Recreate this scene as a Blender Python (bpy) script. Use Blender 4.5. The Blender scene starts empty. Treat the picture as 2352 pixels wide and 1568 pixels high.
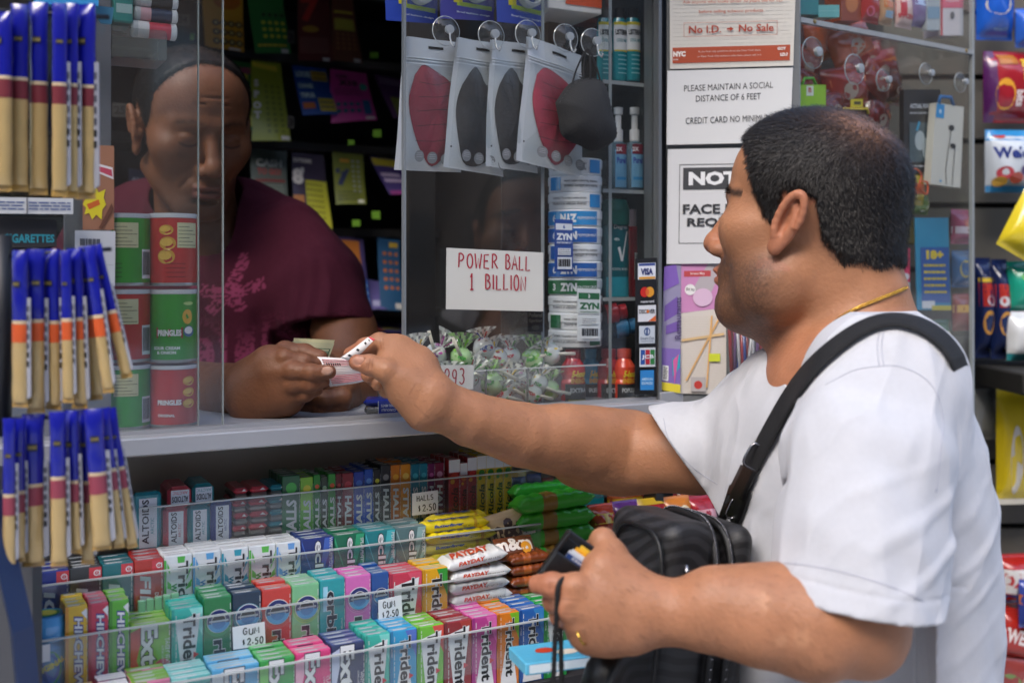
import bpy, math, random
import numpy as np
import openvdb
from mathutils import Vector, Matrix
R = math.radians
PI = math.pi
random.seed(7)
RNG = np.random.default_rng(11)
SC = bpy.context.scene
COL = SC.collection
H = 1.5
FP = 2483.0
TH = math.atan(0.524)
CT, ST = math.cos(TH), math.sin(TH)
C0 = 1.35
def W(px, py, Y):
 return Vector(((px - 1176) / FP * Y, Y, H - (py - 620) / FP * Y))
def wall_Y(px, v):
 r = (px - 1176) / FP
 return (v + C0 * CT) / (CT - r * ST)
def wall(u, v, z):
 """shop-front coordinates (u along the front, v into the shop, z up) to world"""
 return Vector((u * CT - v * ST, C0 + u * ST + v * CT, z))
def uz(px, py, v=0.0):
 Y = wall_Y(px, v)
 X = (px - 1176) / FP * Y
 u = X * CT + (Y - C0) * ST
 return u, H - (py - 620) / FP * Y
def zrow(py, v, px=747):
 return uz(px, py, v)[1]
WALLM = Matrix.Translation((0, C0, 0)) @ Matrix.Rotation(TH, 4, 'Z')
# ------------------------------------------------------------------ materials
_mats = {}
def srgb(h):
 if isinstance(h, str):
  h = h.lstrip('#')
  c = [int(h[i:i + 2], 16) / 255 for i in (0, 2, 4)]
 else:
  c = h
 return tuple(x / 12.92 if x <= .04045 else ((x + .055) / 1.055) ** 2.4 for x in c)
def nodes(m):
 m.use_nodes = True
 nt = m.node_tree
 return nt, nt.nodes, nt.links, nt.nodes['Principled BSDF']
def mat(col, rough=.5, metal=0., spec=.5, name=None, bump=0., bscale=200., coat=0., var=0., vscale=30., emit=0.):
 key = (col, rough, metal, spec, bump, bscale, coat, var, vscale, emit)
 if key in _mats:
  return _mats[key]
 m = bpy.data.materials.new(name or 'paint')
 nt, N, L, b = nodes(m)
 c = srgb(col)
 b.inputs['Base Color'].default_value = (*c, 1)
 b.inputs['Roughness'].default_value = rough
 b.inputs['Metallic'].default_value = metal
 b.inputs['Specular IOR Level'].default_value = spec
 b.inputs['Coat Weight'].default_value = coat
 b.inputs['Coat Roughness'].default_value = .15
 if bump or var:
  tc = N.new('ShaderNodeTexCoord')
 if bump:
  t = N.new('ShaderNodeTexNoise'); t.inputs['Scale'].default_value = bscale; t.inputs['Detail'].default_value = 4
  L.new(tc.outputs['Object'], t.inputs['Vector'])
  bp = N.new('ShaderNodeBump'); bp.inputs['Strength'].default_value = bump; bp.inputs['Distance'].default_value = .002
  L.new(t.outputs['Fac'], bp.inputs['Height']); L.new(bp.outputs['Normal'], b.inputs['Normal'])
 if var:
  t2 = N.new('ShaderNodeTexNoise'); t2.inputs['Scale'].default_value = vscale; t2.inputs['Detail'].default_value = 6
  L.new(tc.outputs['Object'], t2.inputs['Vector'])
  mx = N.new('ShaderNodeMix'); mx.data_type = 'RGBA'
  mx.inputs[6].default_value = (*[x * (1 - var) for x in c], 1)
  mx.inputs[7].default_value = (*[min(1, x * (1 + var)) for x in c], 1)
  L.new(t2.outputs['Fac'], mx.inputs[0]); L.new(mx.outputs[2], b.inputs['Base Color'])
 _mats[key] = m
 return m
def clear_mat(name, tint=(.93, .95, .95), haze=.04, rough=.05, hazecol=(.6, .62, .63), refl=1.0):
 """thin clear plastic: lets light straight through, mirrors a little, faint milky scuffs"""
 m = bpy.data.materials.new(name)
 nt, N, L, b = nodes(m)
 N.remove(b)
 out = [n for n in N if n.type == 'OUTPUT_MATERIAL'][0]
 tr = N.new('ShaderNodeBsdfTransparent'); tr.inputs[0].default_value = (*tint, 1)
 gl = N.new('ShaderNodeBsdfGlossy'); gl.inputs['Roughness'].default_value = rough
 gl.inputs['Color'].default_value = (refl, refl, refl, 1)
 ge = N.new('ShaderNodeNewGeometry')
 dt = N.new('ShaderNodeVectorMath'); dt.operation = 'DOT_PRODUCT'; L.new(ge.outputs['Normal'], dt.inputs[0]); L.new(ge.outputs['Incoming'], dt.inputs[1])
 def mth(op, a, b=None):
  n = N.new('ShaderNodeMath'); n.operation = op
  for i, q in enumerate((a, b)):
   if q is None: continue
   if isinstance(q, (int, float)): n.inputs[i].default_value = q
   else: L.new(q, n.inputs[i])
  return n
 ab = mth('ABSOLUTE', dt.outputs['Value']); om = mth('SUBTRACT', 1.0, ab.outputs[0]); pw = mth('POWER', om.outputs[0], 5.0)
 fr = mth('MULTIPLY_ADD', pw.outputs[0], .45); fr.inputs[2].default_value = .035
 m1 = N.new('ShaderNodeMixShader'); L.new(fr.outputs[0], m1.inputs[0]); L.new(tr.outputs[0], m1.inputs[1]); L.new(gl.outputs[0], m1.inputs[2])
 df = N.new('ShaderNodeBsdfDiffuse'); df.inputs[0].default_value = (*hazecol, 1)
 m2 = N.new('ShaderNodeMixShader')
 tc = N.new('ShaderNodeTexCoord')
 t = N.new('ShaderNodeTexNoise'); t.inputs['Scale'].default_value = 9; t.inputs['Detail'].default_value = 8; t.inputs['Roughness'].default_value = .7
 L.new(tc.outputs['Object'], t.inputs['Vector'])
 mr = N.new('ShaderNodeMapRange'); mr.inputs[1].default_value = .35; mr.inputs[2].default_value = .75
 mr.inputs[3].default_value = haze * .5; mr.inputs[4].default_value = haze * 1.8
 L.new(t.outputs['Fac'], mr.inputs[0])
 L.new(mr.outputs[0], m2.inputs[0]); L.new(m1.outputs[0], m2.inputs[1]); L.new(df.outputs[0], m2.inputs[2])
 L.new(m2.outputs[0], out.inputs['Surface'])
 return m
# ------------------------------------------------------------------ objects
def tag(o, label=None, cat=None, group=None, kind=None):
 if label: o['label'] = label
 if cat: o['category'] = cat
 if group: o['group'] = group
 if kind: o['kind'] = kind
 return o
def empty(name, label, cat, loc=(0, 0, 0), rz=0., group=None):
 o = bpy.data.objects.new(name, None)
 o.empty_display_size = .02
 COL.objects.link(o)
 o.location = loc
 o.rotation_euler = (0, 0, rz)
 return tag(o, label, cat, group)
def at_wall(name, label, cat, u, v, z, group=None):
 return empty(name, label, cat, wall(u, v, z), TH, group)
def copy_tree(o, parent=None):
 c = o.copy(); COL.objects.link(c); c.parent = parent
 for ch in o.children:
  copy_tree(ch, c)
 return c
_text = {}
def text2d(s, bold=0.0, res=2):
 """a word as flat polygons: (verts Nx2, faces, width, height)"""
 key = (s, bold, res)
 if key in _text: return _text[key]
 cu = bpy.data.curves.new('t', 'FONT'); cu.body = s; cu.resolution_u = res; cu.offset = bold
 cu.fill_mode = 'FRONT'
 ob = bpy.data.objects.new('t', cu); COL.objects.link(ob)
 me = ob.to_mesh()
 vs = np.array([v.co[:2] for v in me.vertices]) if len(me.vertices) else np.zeros((1, 2))
 fs = [tuple(p.vertices) for p in me.polygons]
 ob.to_mesh_clear(); bpy.data.objects.remove(ob); bpy.data.curves.remove(cu)
 lo = vs.min(0); hi = vs.max(0)
 vs = vs - lo
 _text[key] = (vs, fs, max(hi[0] - lo[0], 1e-6), max(hi[1] - lo[1], 1e-6))
 return _text[key]
class MB:
 """collects shapes; build() links them as ONE mesh object"""
 def __init__(s, M=None):
  s.v = []; s.f = []; s.m = []; s.sm = []; s.mats = []; s.M = M or Matrix(); s.fn = None
 def mi(s, m):
  if m not in s.mats: s.mats.append(m)
  return s.mats.index(m)
 def add(s, vs, fs, m, smooth=False):
  k = len(s.v); i = s.mi(m)
  if s.fn: vs = [s.fn(Vector(v)) for v in vs]
  s.v += [s.M @ Vector(v) for v in vs]
  for f in fs:
   s.f.append(tuple(a + k for a in f)); s.m.append(i); s.sm.append(smooth)
  return s
 def box(s, x0, x1, y0, y1, z0, z1, m, c=0.0):
  if c <= 0:
   vs = [(x, y, z) for x in (x0, x1) for y in (y0, y1) for z in (z0, z1)]
   fs = [(0, 1, 3, 2), (4, 6, 7, 5), (0, 4, 5, 1), (2, 3, 7, 6), (0, 2, 6, 4), (1, 5, 7, 3)]
   return s.add(vs, fs, m)
  cx, cy, cz = (x0 + x1) / 2, (y0 + y1) / 2, (z0 + z1) / 2
  hx, hy, hz = (x1 - x0) / 2, (y1 - y0) / 2, (z1 - z0) / 2
  c = min(c, hx * .9, hy * .9, hz * .9)
  vs = []; idx = {}
  for sx in (-1, 1):
   for sy in (-1, 1):
    for sz in (-1, 1):
     for a in range(3):
      p = [sx * (hx - c), sy * (hy - c), sz * (hz - c)]
      p[a] = (sx * hx, sy * hy, sz * hz)[a]
      idx[(sx, sy, sz, a)] = len(vs)
      vs.append((cx + p[0], cy + p[1], cz + p[2]))
  fs = []
  def q(*k): fs.append(tuple(idx[j] for j in k))
  for sg in (-1, 1):
   q((sg, -1, -1, 0), (sg, 1, -1, 0), (sg, 1, 1, 0), (sg, -1, 1, 0))
   q((-1, sg, -1, 1), (1, sg, -1, 1), (1, sg, 1, 1), (-1, sg, 1, 1))
   q((-1, -1, sg, 2), (1, -1, sg, 2), (1, 1, sg, 2), (-1, 1, sg, 2))
  for a in (-1, 1):
   for b in (-1, 1):
    q((a, b, -1, 0), (a, b, 1, 0), (a, b, 1, 1), (a, b, -1, 1))
    q((a, -1, b, 0), (a, 1, b, 0), (a, 1, b, 2), (a, -1, b, 2))
    q((-1, a, b, 1), (1, a, b, 1), (1, a, b, 2), (-1, a, b, 2))
    for d in (-1, 1):
     q((a, b, d, 0), (a, b, d, 1), (a, b, d, 2))
  return s.add(vs, fs, m)
 def lathe(s, prof, m, n=24, cx=0, cy=0, cz=0, sy=1.0, smooth=True, mats=None):
  vs = []
  for r, z in prof:
   for k in range(n):
    a = 2 * PI * k / n
    vs.append((cx + r * math.cos(a), cy + sy * r * math.sin(a), cz + z))
  for j in range(len(prof) - 1):
   fs = [(j * n + k, j * n + (k + 1) % n, (j + 1) * n + (k + 1) % n, (j + 1) * n + k) for k in range(n)]
   base = len(s.v)
   used = vs[j * n:(j + 2) * n]
   s.add(used, [tuple(a - j * n for a in f) for f in fs], mats[j] if mats else m, smooth)
  return s
 def tube(s, pts, r, m, n=8, smooth=True, cap=True, flat=None):
  pts = [Vector(p) for p in pts]
  rr = r if isinstance(r, (list, tuple)) else [r] * len(pts)
  vs = []; prev = None
  for i, p in enumerate(pts):
   d = (pts[min(i + 1, len(pts) - 1)] - pts[max(i - 1, 0)]).normalized()
   if prev is None:
    a = d.cross(Vector((0, 0, 1)))
    if a.length < .1: a = d.cross(Vector((1, 0, 0)))
    a.normalize()
   else:
    a = (prev - d * prev.dot(d)).normalized()
   prev = a; b = d.cross(a)
   for k in range(n):
    t = 2 * PI * k / n
    vs.append(p + a * math.cos(t) * rr[i] * (flat or 1) + b * math.sin(t) * rr[i])
  fs = [(i * n + k, i * n + (k + 1) % n, (i + 1) * n + (k + 1) % n, (i + 1) * n + k) for i in range(len(pts) - 1) for k in range(n)]
  if cap: fs += [tuple(range(n))[::-1], tuple((len(pts) - 1) * n + k for k in range(n))]
  return s.add(vs, fs, m, smooth)
 def poly(s, pts, m):
  return s.add(pts, [tuple(range(len(pts)))], m)
 def dpoly(s, fr, pts, m, lift=0.0):
  o, ex, ey = fr; n = ex.cross(ey)
  return s.add([o + ex * p[0] + ey * p[1] + n * lift for p in pts], [tuple(range(len(pts)))], m)
 def rect(s, fr, x0, y0, x1, y1, m, lift=0.0):
  if s.fn:
   a, b = max(1, int(abs(x1 - x0) / .004)), max(1, int(abs(y1 - y0) / .008))
   a, b = min(a, 24), min(b, 12)
   o, ex, ey = fr; n = ex.cross(ey)
   vs = [o + ex * (x0 + (x1 - x0) * i / a) + ey * (y0 + (y1 - y0) * j / b) + n * lift for i in range(a + 1) for j in range(b + 1)]
   fs = [(i * (b + 1) + j, (i + 1) * (b + 1) + j, (i + 1) * (b + 1) + j + 1, i * (b + 1) + j + 1) for i in range(a) for j in range(b)]
   return s.add(vs, fs, m, True)
  return s.dpoly(fr, [(x0, y0), (x1, y0), (x1, y1), (x0, y1)], m, lift)
 def disc(s, fr, cx, cy, r, m, lift=0.0, n=20, ry=None, a0=0, a1=2 * PI):
  ry = ry or r
  k = n + (0 if abs(a1 - a0 - 2 * PI) < 1e-6 else 1)
  return s.dpoly(fr, [(cx + r * math.cos(a0 + (a1 - a0) * i / n), cy + ry * math.sin(a0 + (a1 - a0) * i / n)) for i in range(k)], m, lift)
 def word(s, fr, txt, cx, cy, h, m, rot=0, lift=0.0, bold=0.0, w=None, maxw=None, shear=0.0, res=2, mirror=False):
  """text of cap height h centred on (cx, cy); rot in degrees; w forces a width"""
  vs, fs, tw, thh = text2d(txt, bold, res)
  sy = h / thh; sx = sy
  if w: sx = w / tw
  if maxw and tw * sx > maxw: sx = maxw / tw
  c, sn = math.cos(R(rot)), math.sin(R(rot))
  o, ex, ey = fr; n = ex.cross(ey)
  out = []
  for x, y in vs:
   X = (x - tw / 2) * sx + shear * (y - thh / 2) * sy; Y = (y - thh / 2) * sy
   if mirror: X = -X
   out.append(o + ex * (cx + X * c - Y * sn) + ey * (cy + X * sn + Y * c) + n * lift)
  return s.add(out, fs, m)
 def stroke(s, fr, pts, wd, m, lift=0.0):
  """a pen stroke: flat ribbon along pts"""
  o, ex, ey = fr; n = ex.cross(ey)
  P = [Vector((p[0], p[1])) for p in pts]
  L_, R_ = [], []
  for i, p in enumerate(P):
   d = (P[min(i + 1, len(P) - 1)] - P[max(i - 1, 0)])
   if d.length < 1e-9: d = Vector((1, 0))
   d.normalize(); q = Vector((-d.y, d.x)) * wd / 2
   L_.append(p + q); R_.append(p - q)
  vs = [o + ex * p.x + ey * p.y + n * lift for p in L_ + R_]
  k = len(P)
  fs = [(i + k, i + 1 + k, i + 1, i) for i in range(k - 1)]
  return s.add(vs, fs, m)
 def build(s, name, parent=None, loc=None):
  me = bpy.data.meshes.new(name)
  me.from_pydata([tuple(v) for v in s.v], [], s.f)
  for m in s.mats: me.materials.append(m)
  me.polygons.foreach_set('material_index', s.m)
  me.polygons.foreach_set('use_smooth', s.sm)
  me.update()
  o = bpy.data.objects.new(name, me); COL.objects.link(o)
  if parent: o.parent = parent
  if loc is not None: o.location = loc
  return o
def front_frame(x0, y, z0):
 """face looking at -y: x right, z up"""
 return (Vector((x0, y, z0)), Vector((1, 0, 0)), Vector((0, 0, 1)))
def top_frame(x0, y0, z):
 return (Vector((x0, y0, z)), Vector((1, 0, 0)), Vector((0, 1, 0)))
# ------------------------------------------------------------------ distance-field modelling (bodies, cloth, bags)
class SDF:
 def __init__(s, lo, hi, vox):
  s.lo = np.array(lo, float); s.vox = vox
  s.n = np.ceil((np.array(hi) - s.lo) / vox).astype(int) + 1
  s.a = np.full(tuple(s.n), 0.05, np.float32)
 def _sl(s, lo, hi):
  i0 = np.clip(np.floor((np.array(lo) - s.lo) / s.vox).astype(int), 0, s.n)
  i1 = np.clip(np.ceil((np.array(hi) - s.lo) / s.vox).astype(int) + 1, 0, s.n)
  if (i1 <= i0).any(): return None
  ax = [(s.lo[k] + np.arange(i0[k], i1[k]) * s.vox).astype(np.float32) for k in range(3)]
  return tuple(slice(i0[k], i1[k]) for k in range(3)), ax
 def apply(s, d, sl, k, op):
  A = s.a[sl]
  if op == 'add':
   if k <= 0: s.a[sl] = np.minimum(A, d)
   else:
    h = np.clip(.5 + .5 * (A - d) / k, 0, 1)
    s.a[sl] = A * (1 - h) + d * h - k * h * (1 - h)
  elif op == 'sub':
   if k <= 0: s.a[sl] = np.maximum(A, -d)
   else:
    h = np.clip(.5 - .5 * (A + d) / k, 0, 1)
    s.a[sl] = A * (1 - h) - d * h + k * h * (1 - h)
  elif op == 'and':
   s.a[sl] = np.maximum(A, d)
 def cone(s, a, b, ra, rb, k=.01, op='add', flat=None):
  a = np.array(a, float); b = np.array(b, float)
  mg = max(ra, rb) * 1.05 + k + .012
  r = s._sl(np.minimum(a, b) - mg, np.maximum(a, b) + mg)
  if not r: return s
  sl, ax = r
  X = ax[0][:, None, None] - a[0]; Y = ax[1][None, :, None] - a[1]; Z = ax[2][None, None, :] - a[2]
  ab = b - a; L2 = max(float(ab @ ab), 1e-12)
  t = np.clip((X * ab[0] + Y * ab[1] + Z * ab[2]) / L2, 0, 1)
  X = X - t * ab[0]; Y = Y - t * ab[1]; Z = Z - t * ab[2]
  if flat is not None:
   n, sc = flat; n = np.array(n, float); n /= np.linalg.norm(n)
   q = X * n[0] + Y * n[1] + Z * n[2]
   dd = X * X + Y * Y + Z * Z + q * q * (sc * sc - 1)
  else:
   dd = X * X + Y * Y + Z * Z
  d = np.sqrt(np.maximum(dd, 0)) - (ra + (rb - ra) * t)
  if flat is not None and flat[1] > 1: d = d / (1 + (flat[1] - 1) * .5)
  s.apply(d.astype(np.float32), sl, k, op)
  return s
 def chain(s, pts, rad, k=.01, op='add', flat=None):
  for i in range(len(pts) - 1):
   s.cone(pts[i], pts[i + 1], rad[i], rad[i + 1], k if i == 0 else min(k, .004), op, flat)
  return s
 def ell(s, c, r, M=None, k=.01, op='add'):
  """ellipsoid with radii r on the columns of M"""
  c = np.array(c, float); r = np.array(r, float)
  M = np.eye(3) if M is None else np.array(M, float)
  ext = np.sqrt(((M * r) ** 2).sum(1)) + k + .008
  q = s._sl(c - ext, c + ext)
  if not q: return s
  sl, ax = q
  X = ax[0][:, None, None] - c[0]; Y = ax[1][None, :, None] - c[1]; Z = ax[2][None, None, :] - c[2]
  k0 = 0; k1 = 0
  for j in range(3):
   p = X * M[0, j] + Y * M[1, j] + Z * M[2, j]
   k0 = k0 + (p / r[j]) ** 2; k1 = k1 + (p / r[j] ** 2) ** 2
  k0 = np.sqrt(k0); k1 = np.sqrt(np.maximum(k1, 1e-12))
  d = k0 * (k0 - 1) / k1
  d = np.where(k0 < 1e-3, -r.min(), d)
  s.apply(d.astype(np.float32), sl, k, op)
  return s
 def box(s, c, hf, M, rnd, k=.005, op='add'):
  c = np.array(c, float); hf = np.array(hf, float); M = np.array(M, float)
  ext = (np.abs(M) * hf).sum(1) + rnd + k + .01
  q = s._sl(c - ext, c + ext)
  if not q: return s
  sl, ax = q
  X = ax[0][:, None, None] - c[0]; Y = ax[1][None, :, None] - c[1]; Z = ax[2][None, None, :] - c[2]
  o2 = 0; mx = None
  for j in range(3):
   p = np.abs(X * M[0, j] + Y * M[1, j] + Z * M[2, j]) - (hf[j] - rnd)
   o2 = o2 + np.maximum(p, 0) ** 2
   mx = p if mx is None else np.maximum(mx, p)
  d = np.sqrt(o2) + np.minimum(mx, 0) - rnd
  s.apply(d.astype(np.float32), sl, k, op)
  return s
 def plane(s, p, n, k=0.0, lo=None, hi=None):
  """keep the side the normal points away from (removes the side n points to), inside lo..hi only"""
  n = np.array(n, float); n /= np.linalg.norm(n)
  q = s._sl(lo if lo is not None else s.lo, hi if hi is not None else s.lo + s.n * s.vox)
  if not q: return s
  sl, ax = q
  d = ((ax[0][:, None, None] - p[0]) * n[0] + (ax[1][None, :, None] - p[1]) * n[1] + (ax[2][None, None, :] - p[2]) * n[2]).astype(np.float32)
  s.apply(-d, sl, k, 'sub')
  return s
 def warp(s, fn):
  ax = [(s.lo[k] + np.arange(s.n[k]) * s.vox).astype(np.float32) for k in range(3)]
  band = np.abs(s.a) < .03
  I = np.nonzero(band)
  P = np.stack([ax[0][I[0]], ax[1][I[1]], ax[2][I[2]]], 1)
  s.a[I] += fn(P).astype(np.float32)
  return s
 def mesh(s):
  g = openvdb.FloatGrid(0.05)
  a = np.clip(s.a, -.03, .05)
  a[0] = a[-1] = .05; a[:, 0] = a[:, -1] = .05; a[:, :, 0] = a[:, :, -1] = .05
  g.copyFromArray(a)
  pts, quads = g.convertToQuads(0.0)
  return pts * s.vox + s.lo, quads[:, ::-1]
def np_obj(name, pts, faces, mats, parent=None, cols=None, smooth=True):
 """mesh object from numpy arrays; faces (n,4) or (n,3)"""
 me = bpy.data.meshes.new(name)
 n, k = faces.shape
 me.vertices.add(len(pts)); me.vertices.foreach_set('co', np.ascontiguousarray(pts, np.float32).ravel())
 me.loops.add(n * k); me.loops.foreach_set('vertex_index', np.ascontiguousarray(faces, np.int32).ravel())
 me.polygons.add(n); me.polygons.foreach_set('loop_start', np.arange(0, n * k, k, dtype=np.int32))
 me.update(calc_edges=True)
 me.polygons.foreach_set('use_smooth', np.full(n, smooth))
 for m in (mats if isinstance(mats, list) else [mats]): me.materials.append(m)
 if cols is not None:
  ca = me.color_attributes.new('Col', 'FLOAT_COLOR', 'POINT')
  c4 = np.ones((len(pts), 4), np.float32); c4[:, :3] = cols
  ca.data.foreach_set('color', c4.ravel())
 me.update()
 o = bpy.data.objects.new(name, me); COL.objects.link(o)
 if parent: o.parent = parent
 return o
def merge(parts):
 P = []; F = []; k = 0
 for p, f in parts:
  P.append(p); F.append(f + k); k += len(p)
 return np.concatenate(P), np.concatenate(F)
def frame3(f, up=(0, 0, 1)):
 """columns: forward, left, up"""
 f = np.array(f, float); f /= np.linalg.norm(f)
 l = np.cross(up, f); l /= np.linalg.norm(l)
 return np.stack([f, l, np.cross(f, l)], 1)
def noise3(P, sc, seed=0):
 """cheap smooth value noise"""
 Q = P * sc + seed * 17.3
 i = np.floor(Q).astype(np.int64); f = Q - i; f = f * f * (3 - 2 * f)
 out = 0
 for dx in (0, 1):
  for dy in (0, 1):
   for dz in (0, 1):
    h = ((i[:, 0] + dx) * 73856093 ^ (i[:, 1] + dy) * 19349663 ^ (i[:, 2] + dz) * 83492791) & 0xffff
    h = (h * 40503 & 0xffff) / 65535.0
    out = out + h * (f[:, 0] if dx else 1 - f[:, 0]) * (f[:, 1] if dy else 1 - f[:, 1]) * (f[:, 2] if dz else 1 - f[:, 2])
 return out
def sstep(a, b, x):
 t = np.clip((x - a) / (b - a), 0, 1)
 return t * t * (3 - 2 * t)
def attr_mat(name, rough=.5, bump=.3, bscale=900, sss=.0, spec=.4, var=.12, vscale=60, bdist=.0006, sheen=0., crease=0.):
 m = bpy.data.materials.new(name)
 nt, N, L, b = nodes(m)
 at = N.new('ShaderNodeAttribute'); at.attribute_name = 'Col'
 tc = N.new('ShaderNodeTexCoord')
 t2 = N.new('ShaderNodeTexNoise'); t2.inputs['Scale'].default_value = vscale; t2.inputs['Detail'].default_value = 6
 L.new(tc.outputs['Object'], t2.inputs['Vector'])
 mr = N.new('ShaderNodeMapRange'); mr.inputs[1].default_value = .3; mr.inputs[2].default_value = .7
 mr.inputs[3].default_value = 1 - var; mr.inputs[4].default_value = 1 + var
 L.new(t2.outputs['Fac'], mr.inputs[0])
 mx = N.new('ShaderNodeVectorMath'); mx.operation = 'SCALE'
 L.new(at.outputs['Color'], mx.inputs[0]); L.new(mr.outputs[0], mx.inputs['Scale'])
 L.new(mx.outputs[0], b.inputs['Base Color'])
 b.inputs['Roughness'].default_value = rough
 b.inputs['Specular IOR Level'].default_value = spec
 if sss:
  b.inputs['Subsurface Weight'].default_value = sss
  b.inputs['Subsurface Radius'].default_value = (.008, .003, .0015)
  b.inputs['Subsurface Scale'].default_value = 1.0
 if sheen: b.inputs['Sheen Weight'].default_value = sheen
 t = N.new('ShaderNodeTexNoise'); t.inputs['Scale'].default_value = bscale; t.inputs['Detail'].default_value = 3
 L.new(tc.outputs['Object'], t.inputs['Vector'])
 bp = N.new('ShaderNodeBump'); bp.inputs['Strength'].default_value = bump; bp.inputs['Distance'].default_value = bdist
 L.new(t.outputs['Fac'], bp.inputs['Height']); L.new(bp.outputs['Normal'], b.inputs['Normal'])
 if crease:
  mp = N.new('ShaderNodeMapping'); mp.inputs['Rotation'].default_value = (.3, .5, .2); mp.inputs['Scale'].default_value = (1, 1, .45)
  L.new(tc.outputs['Object'], mp.inputs[0])
  t3 = N.new('ShaderNodeTexNoise'); t3.inputs['Scale'].default_value = 11; t3.inputs['Detail'].default_value = 3; t3.inputs['Distortion'].default_value = 1.6
  t3.noise_type = 'RIDGED_MULTIFRACTAL'
  L.new(mp.outputs[0], t3.inputs['Vector'])
  b3 = N.new('ShaderNodeBump'); b3.inputs['Strength'].default_value = crease; b3.inputs['Distance'].default_value = .016
  L.new(t3.outputs['Fac'], b3.inputs['Height']); L.new(b3.outputs['Normal'], bp.inputs['Normal'])
 return m
# ================================================================== people
SKIN = attr_mat('skin', rough=.50, bump=.55, bscale=260, sss=.08, spec=.4, var=.10, vscale=38, bdist=.0012)
CLOTH_W = attr_mat('white_jersey', rough=.9, bump=.25, bscale=1500, spec=.2, var=.02, vscale=200, sheen=.2, crease=.55)
class Head:
 def __init__(s, c, fdir, up=(0, 0, 1), sc=1.0):
  s.M = frame3(fdir, up); s.c = np.array(c, float); s.s = sc
 def T(s, p):
  return s.c + s.M @ (np.array(p, float) * s.s)
 def L(s, P):
  return ((P - s.c) @ s.M) / s.s
 def build(s, S, fat=0.0, lids=.5, side=(-1, 1), fine=True):
  T = s.T; M = s.M; q = s.s
  e = lambda c, r, k, op='add', RM=None: S.ell(T(c), np.array(r) * q, M if RM is None else M @ RM, k * q, op)
  cn = lambda a, b, ra, rb, k, op='add', flat=None: S.cone(T(a), T(b), ra * q, rb * q, k * q, op, flat)
  e((-.006, 0, .044), (.095, .078, .083), .01)
  e((.030, 0, .052), (.058, .064, .062), .02)
  e((.030, 0, -.015), (.060, .062, .078), .02)
  e((.028, 0, -.065), (.052, .051 + .006 * fat, .050), .02)
  e((.070, 0, -.096), (.024, .026, .020), .022)
  e((.074, 0, -.062), (.026, .033, .026), .018)
  for g in side:
   e((.050, g * .036, -.022), (.034, .028, .030), .018)
   cn((-.002, g * .054, -.052), (.064, g * .022, -.098), .016, .014, .024)
   if fat: e((.020, g * .046, -.070), (.040, .026 + .01 * fat, .040), .022)
   cn((.088, g * .010, .028), (.068, g * .046, .028), .009, .008, .014)
   e((.098, g * .032, .006), (.016, .018, .012), .012, 'sub')
   e((.050, g * .050, -.006), (.030, .018, .014), .03)
  if fat: e((.045, 0, -.105), (.045, .040, .024), .03)
  cn((.087, 0, .020), (.108, 0, -.024), .0075, .0115, .010)
  e((.1105, 0, -.031), (.0135, .0125, .0115), .008)
  for g in side:
   e((.099, g * .0135, -.036), (.013, .0078, .0090), .006)
   e((.104, g * .0070, -.0465), (.0075, .0036, .0050), .003, 'sub')
   e((.074, g * .031, .007), (.0130, .0150, .0125), .002)
   for t in np.linspace(-1, 1, 7):
    a = (.0725 + .0145 * math.cos(t * .9), g * .031 + .0145 * math.sin(t * 1.0), .0105 - .0035 * t * t - .006 * (1 - lids))
    e(a, (.0028, .0034, .0026), .003)
   for t in np.linspace(-1, 1, 7):
    a = (.0722 + .0140 * math.cos(t * .9), g * .031 + .0142 * math.sin(t * 1.0), -.0015 + .003 * t * t)
    e(a, (.0026, .0034, .0022), .003)
  e((.0955, 0, -.0600), (.0110, .0225, .0055), .005)
  e((.0935, 0, -.0720), (.0110, .0195, .0068), .005)
  e((.1060, 0, -.0662), (.0120, .0240, .0014), .002, 'sub')
  e((.092, 0, -.083), (.010, .018, .004), .006, 'sub')
  for g in side:
   a = g
   E_ = lambda p: (p[0] - .32 * (p[2] - .002), p[1], p[2])
   cen = np.array((-.002, a * .079, .002))
   e(cen, (.0125, .008, .0285), .006, RM=np.array([[math.cos(.25), 0, -math.sin(.25)], [0, 1, 0], [math.sin(.25), 0, math.cos(.25)]]))
   e(E_((.0015, a * .089, .004)), (.0070, .0095, .018), .004, 'sub', RM=np.array([[math.cos(.3), 0, -math.sin(.3)], [0, 1, 0], [math.sin(.3), 0, math.cos(.3)]]))
   pts = []
   for k in range(15):
    th = R(200 - k * 17.5)
    u_ = .006 + .0265 * math.sin(th)
    pts.append((-.003 - .0125 * math.cos(R(180) - th), a * (.0850 + .0030 * math.sin(max(0, math.sin(th)))), u_))
   for p0, p1 in zip(pts[:-1], pts[1:]):
    cn(E_(p0), E_(p1), .0034, .0034, .004)
   e(E_((.001, a * .081, -.025)), (.0080, .0052, .010), .008)
   e(E_((.009, a * .077, -.003)), (.004, .004, .007), .004)
  return S
def finger(S, pts, rad, k=.004, ups=None):
 """one finger: phalanges with slightly swollen joints"""
 S.chain(pts, rad, k)
 for p, r in list(zip(pts, rad))[1:-1]:
  S.ell(p, (r * 1.05, r * 1.05, r * 1.05), None, .003)
 return S
def WP(l):
 return [np.array(W(*p)) for p in l]
def seg_dist(P, a, b):
 ab = b - a; t = np.clip(((P - a) @ ab) / (ab @ ab), 0, 1)
 return np.linalg.norm(P - (a + t[:, None] * ab), axis=1), t
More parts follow.
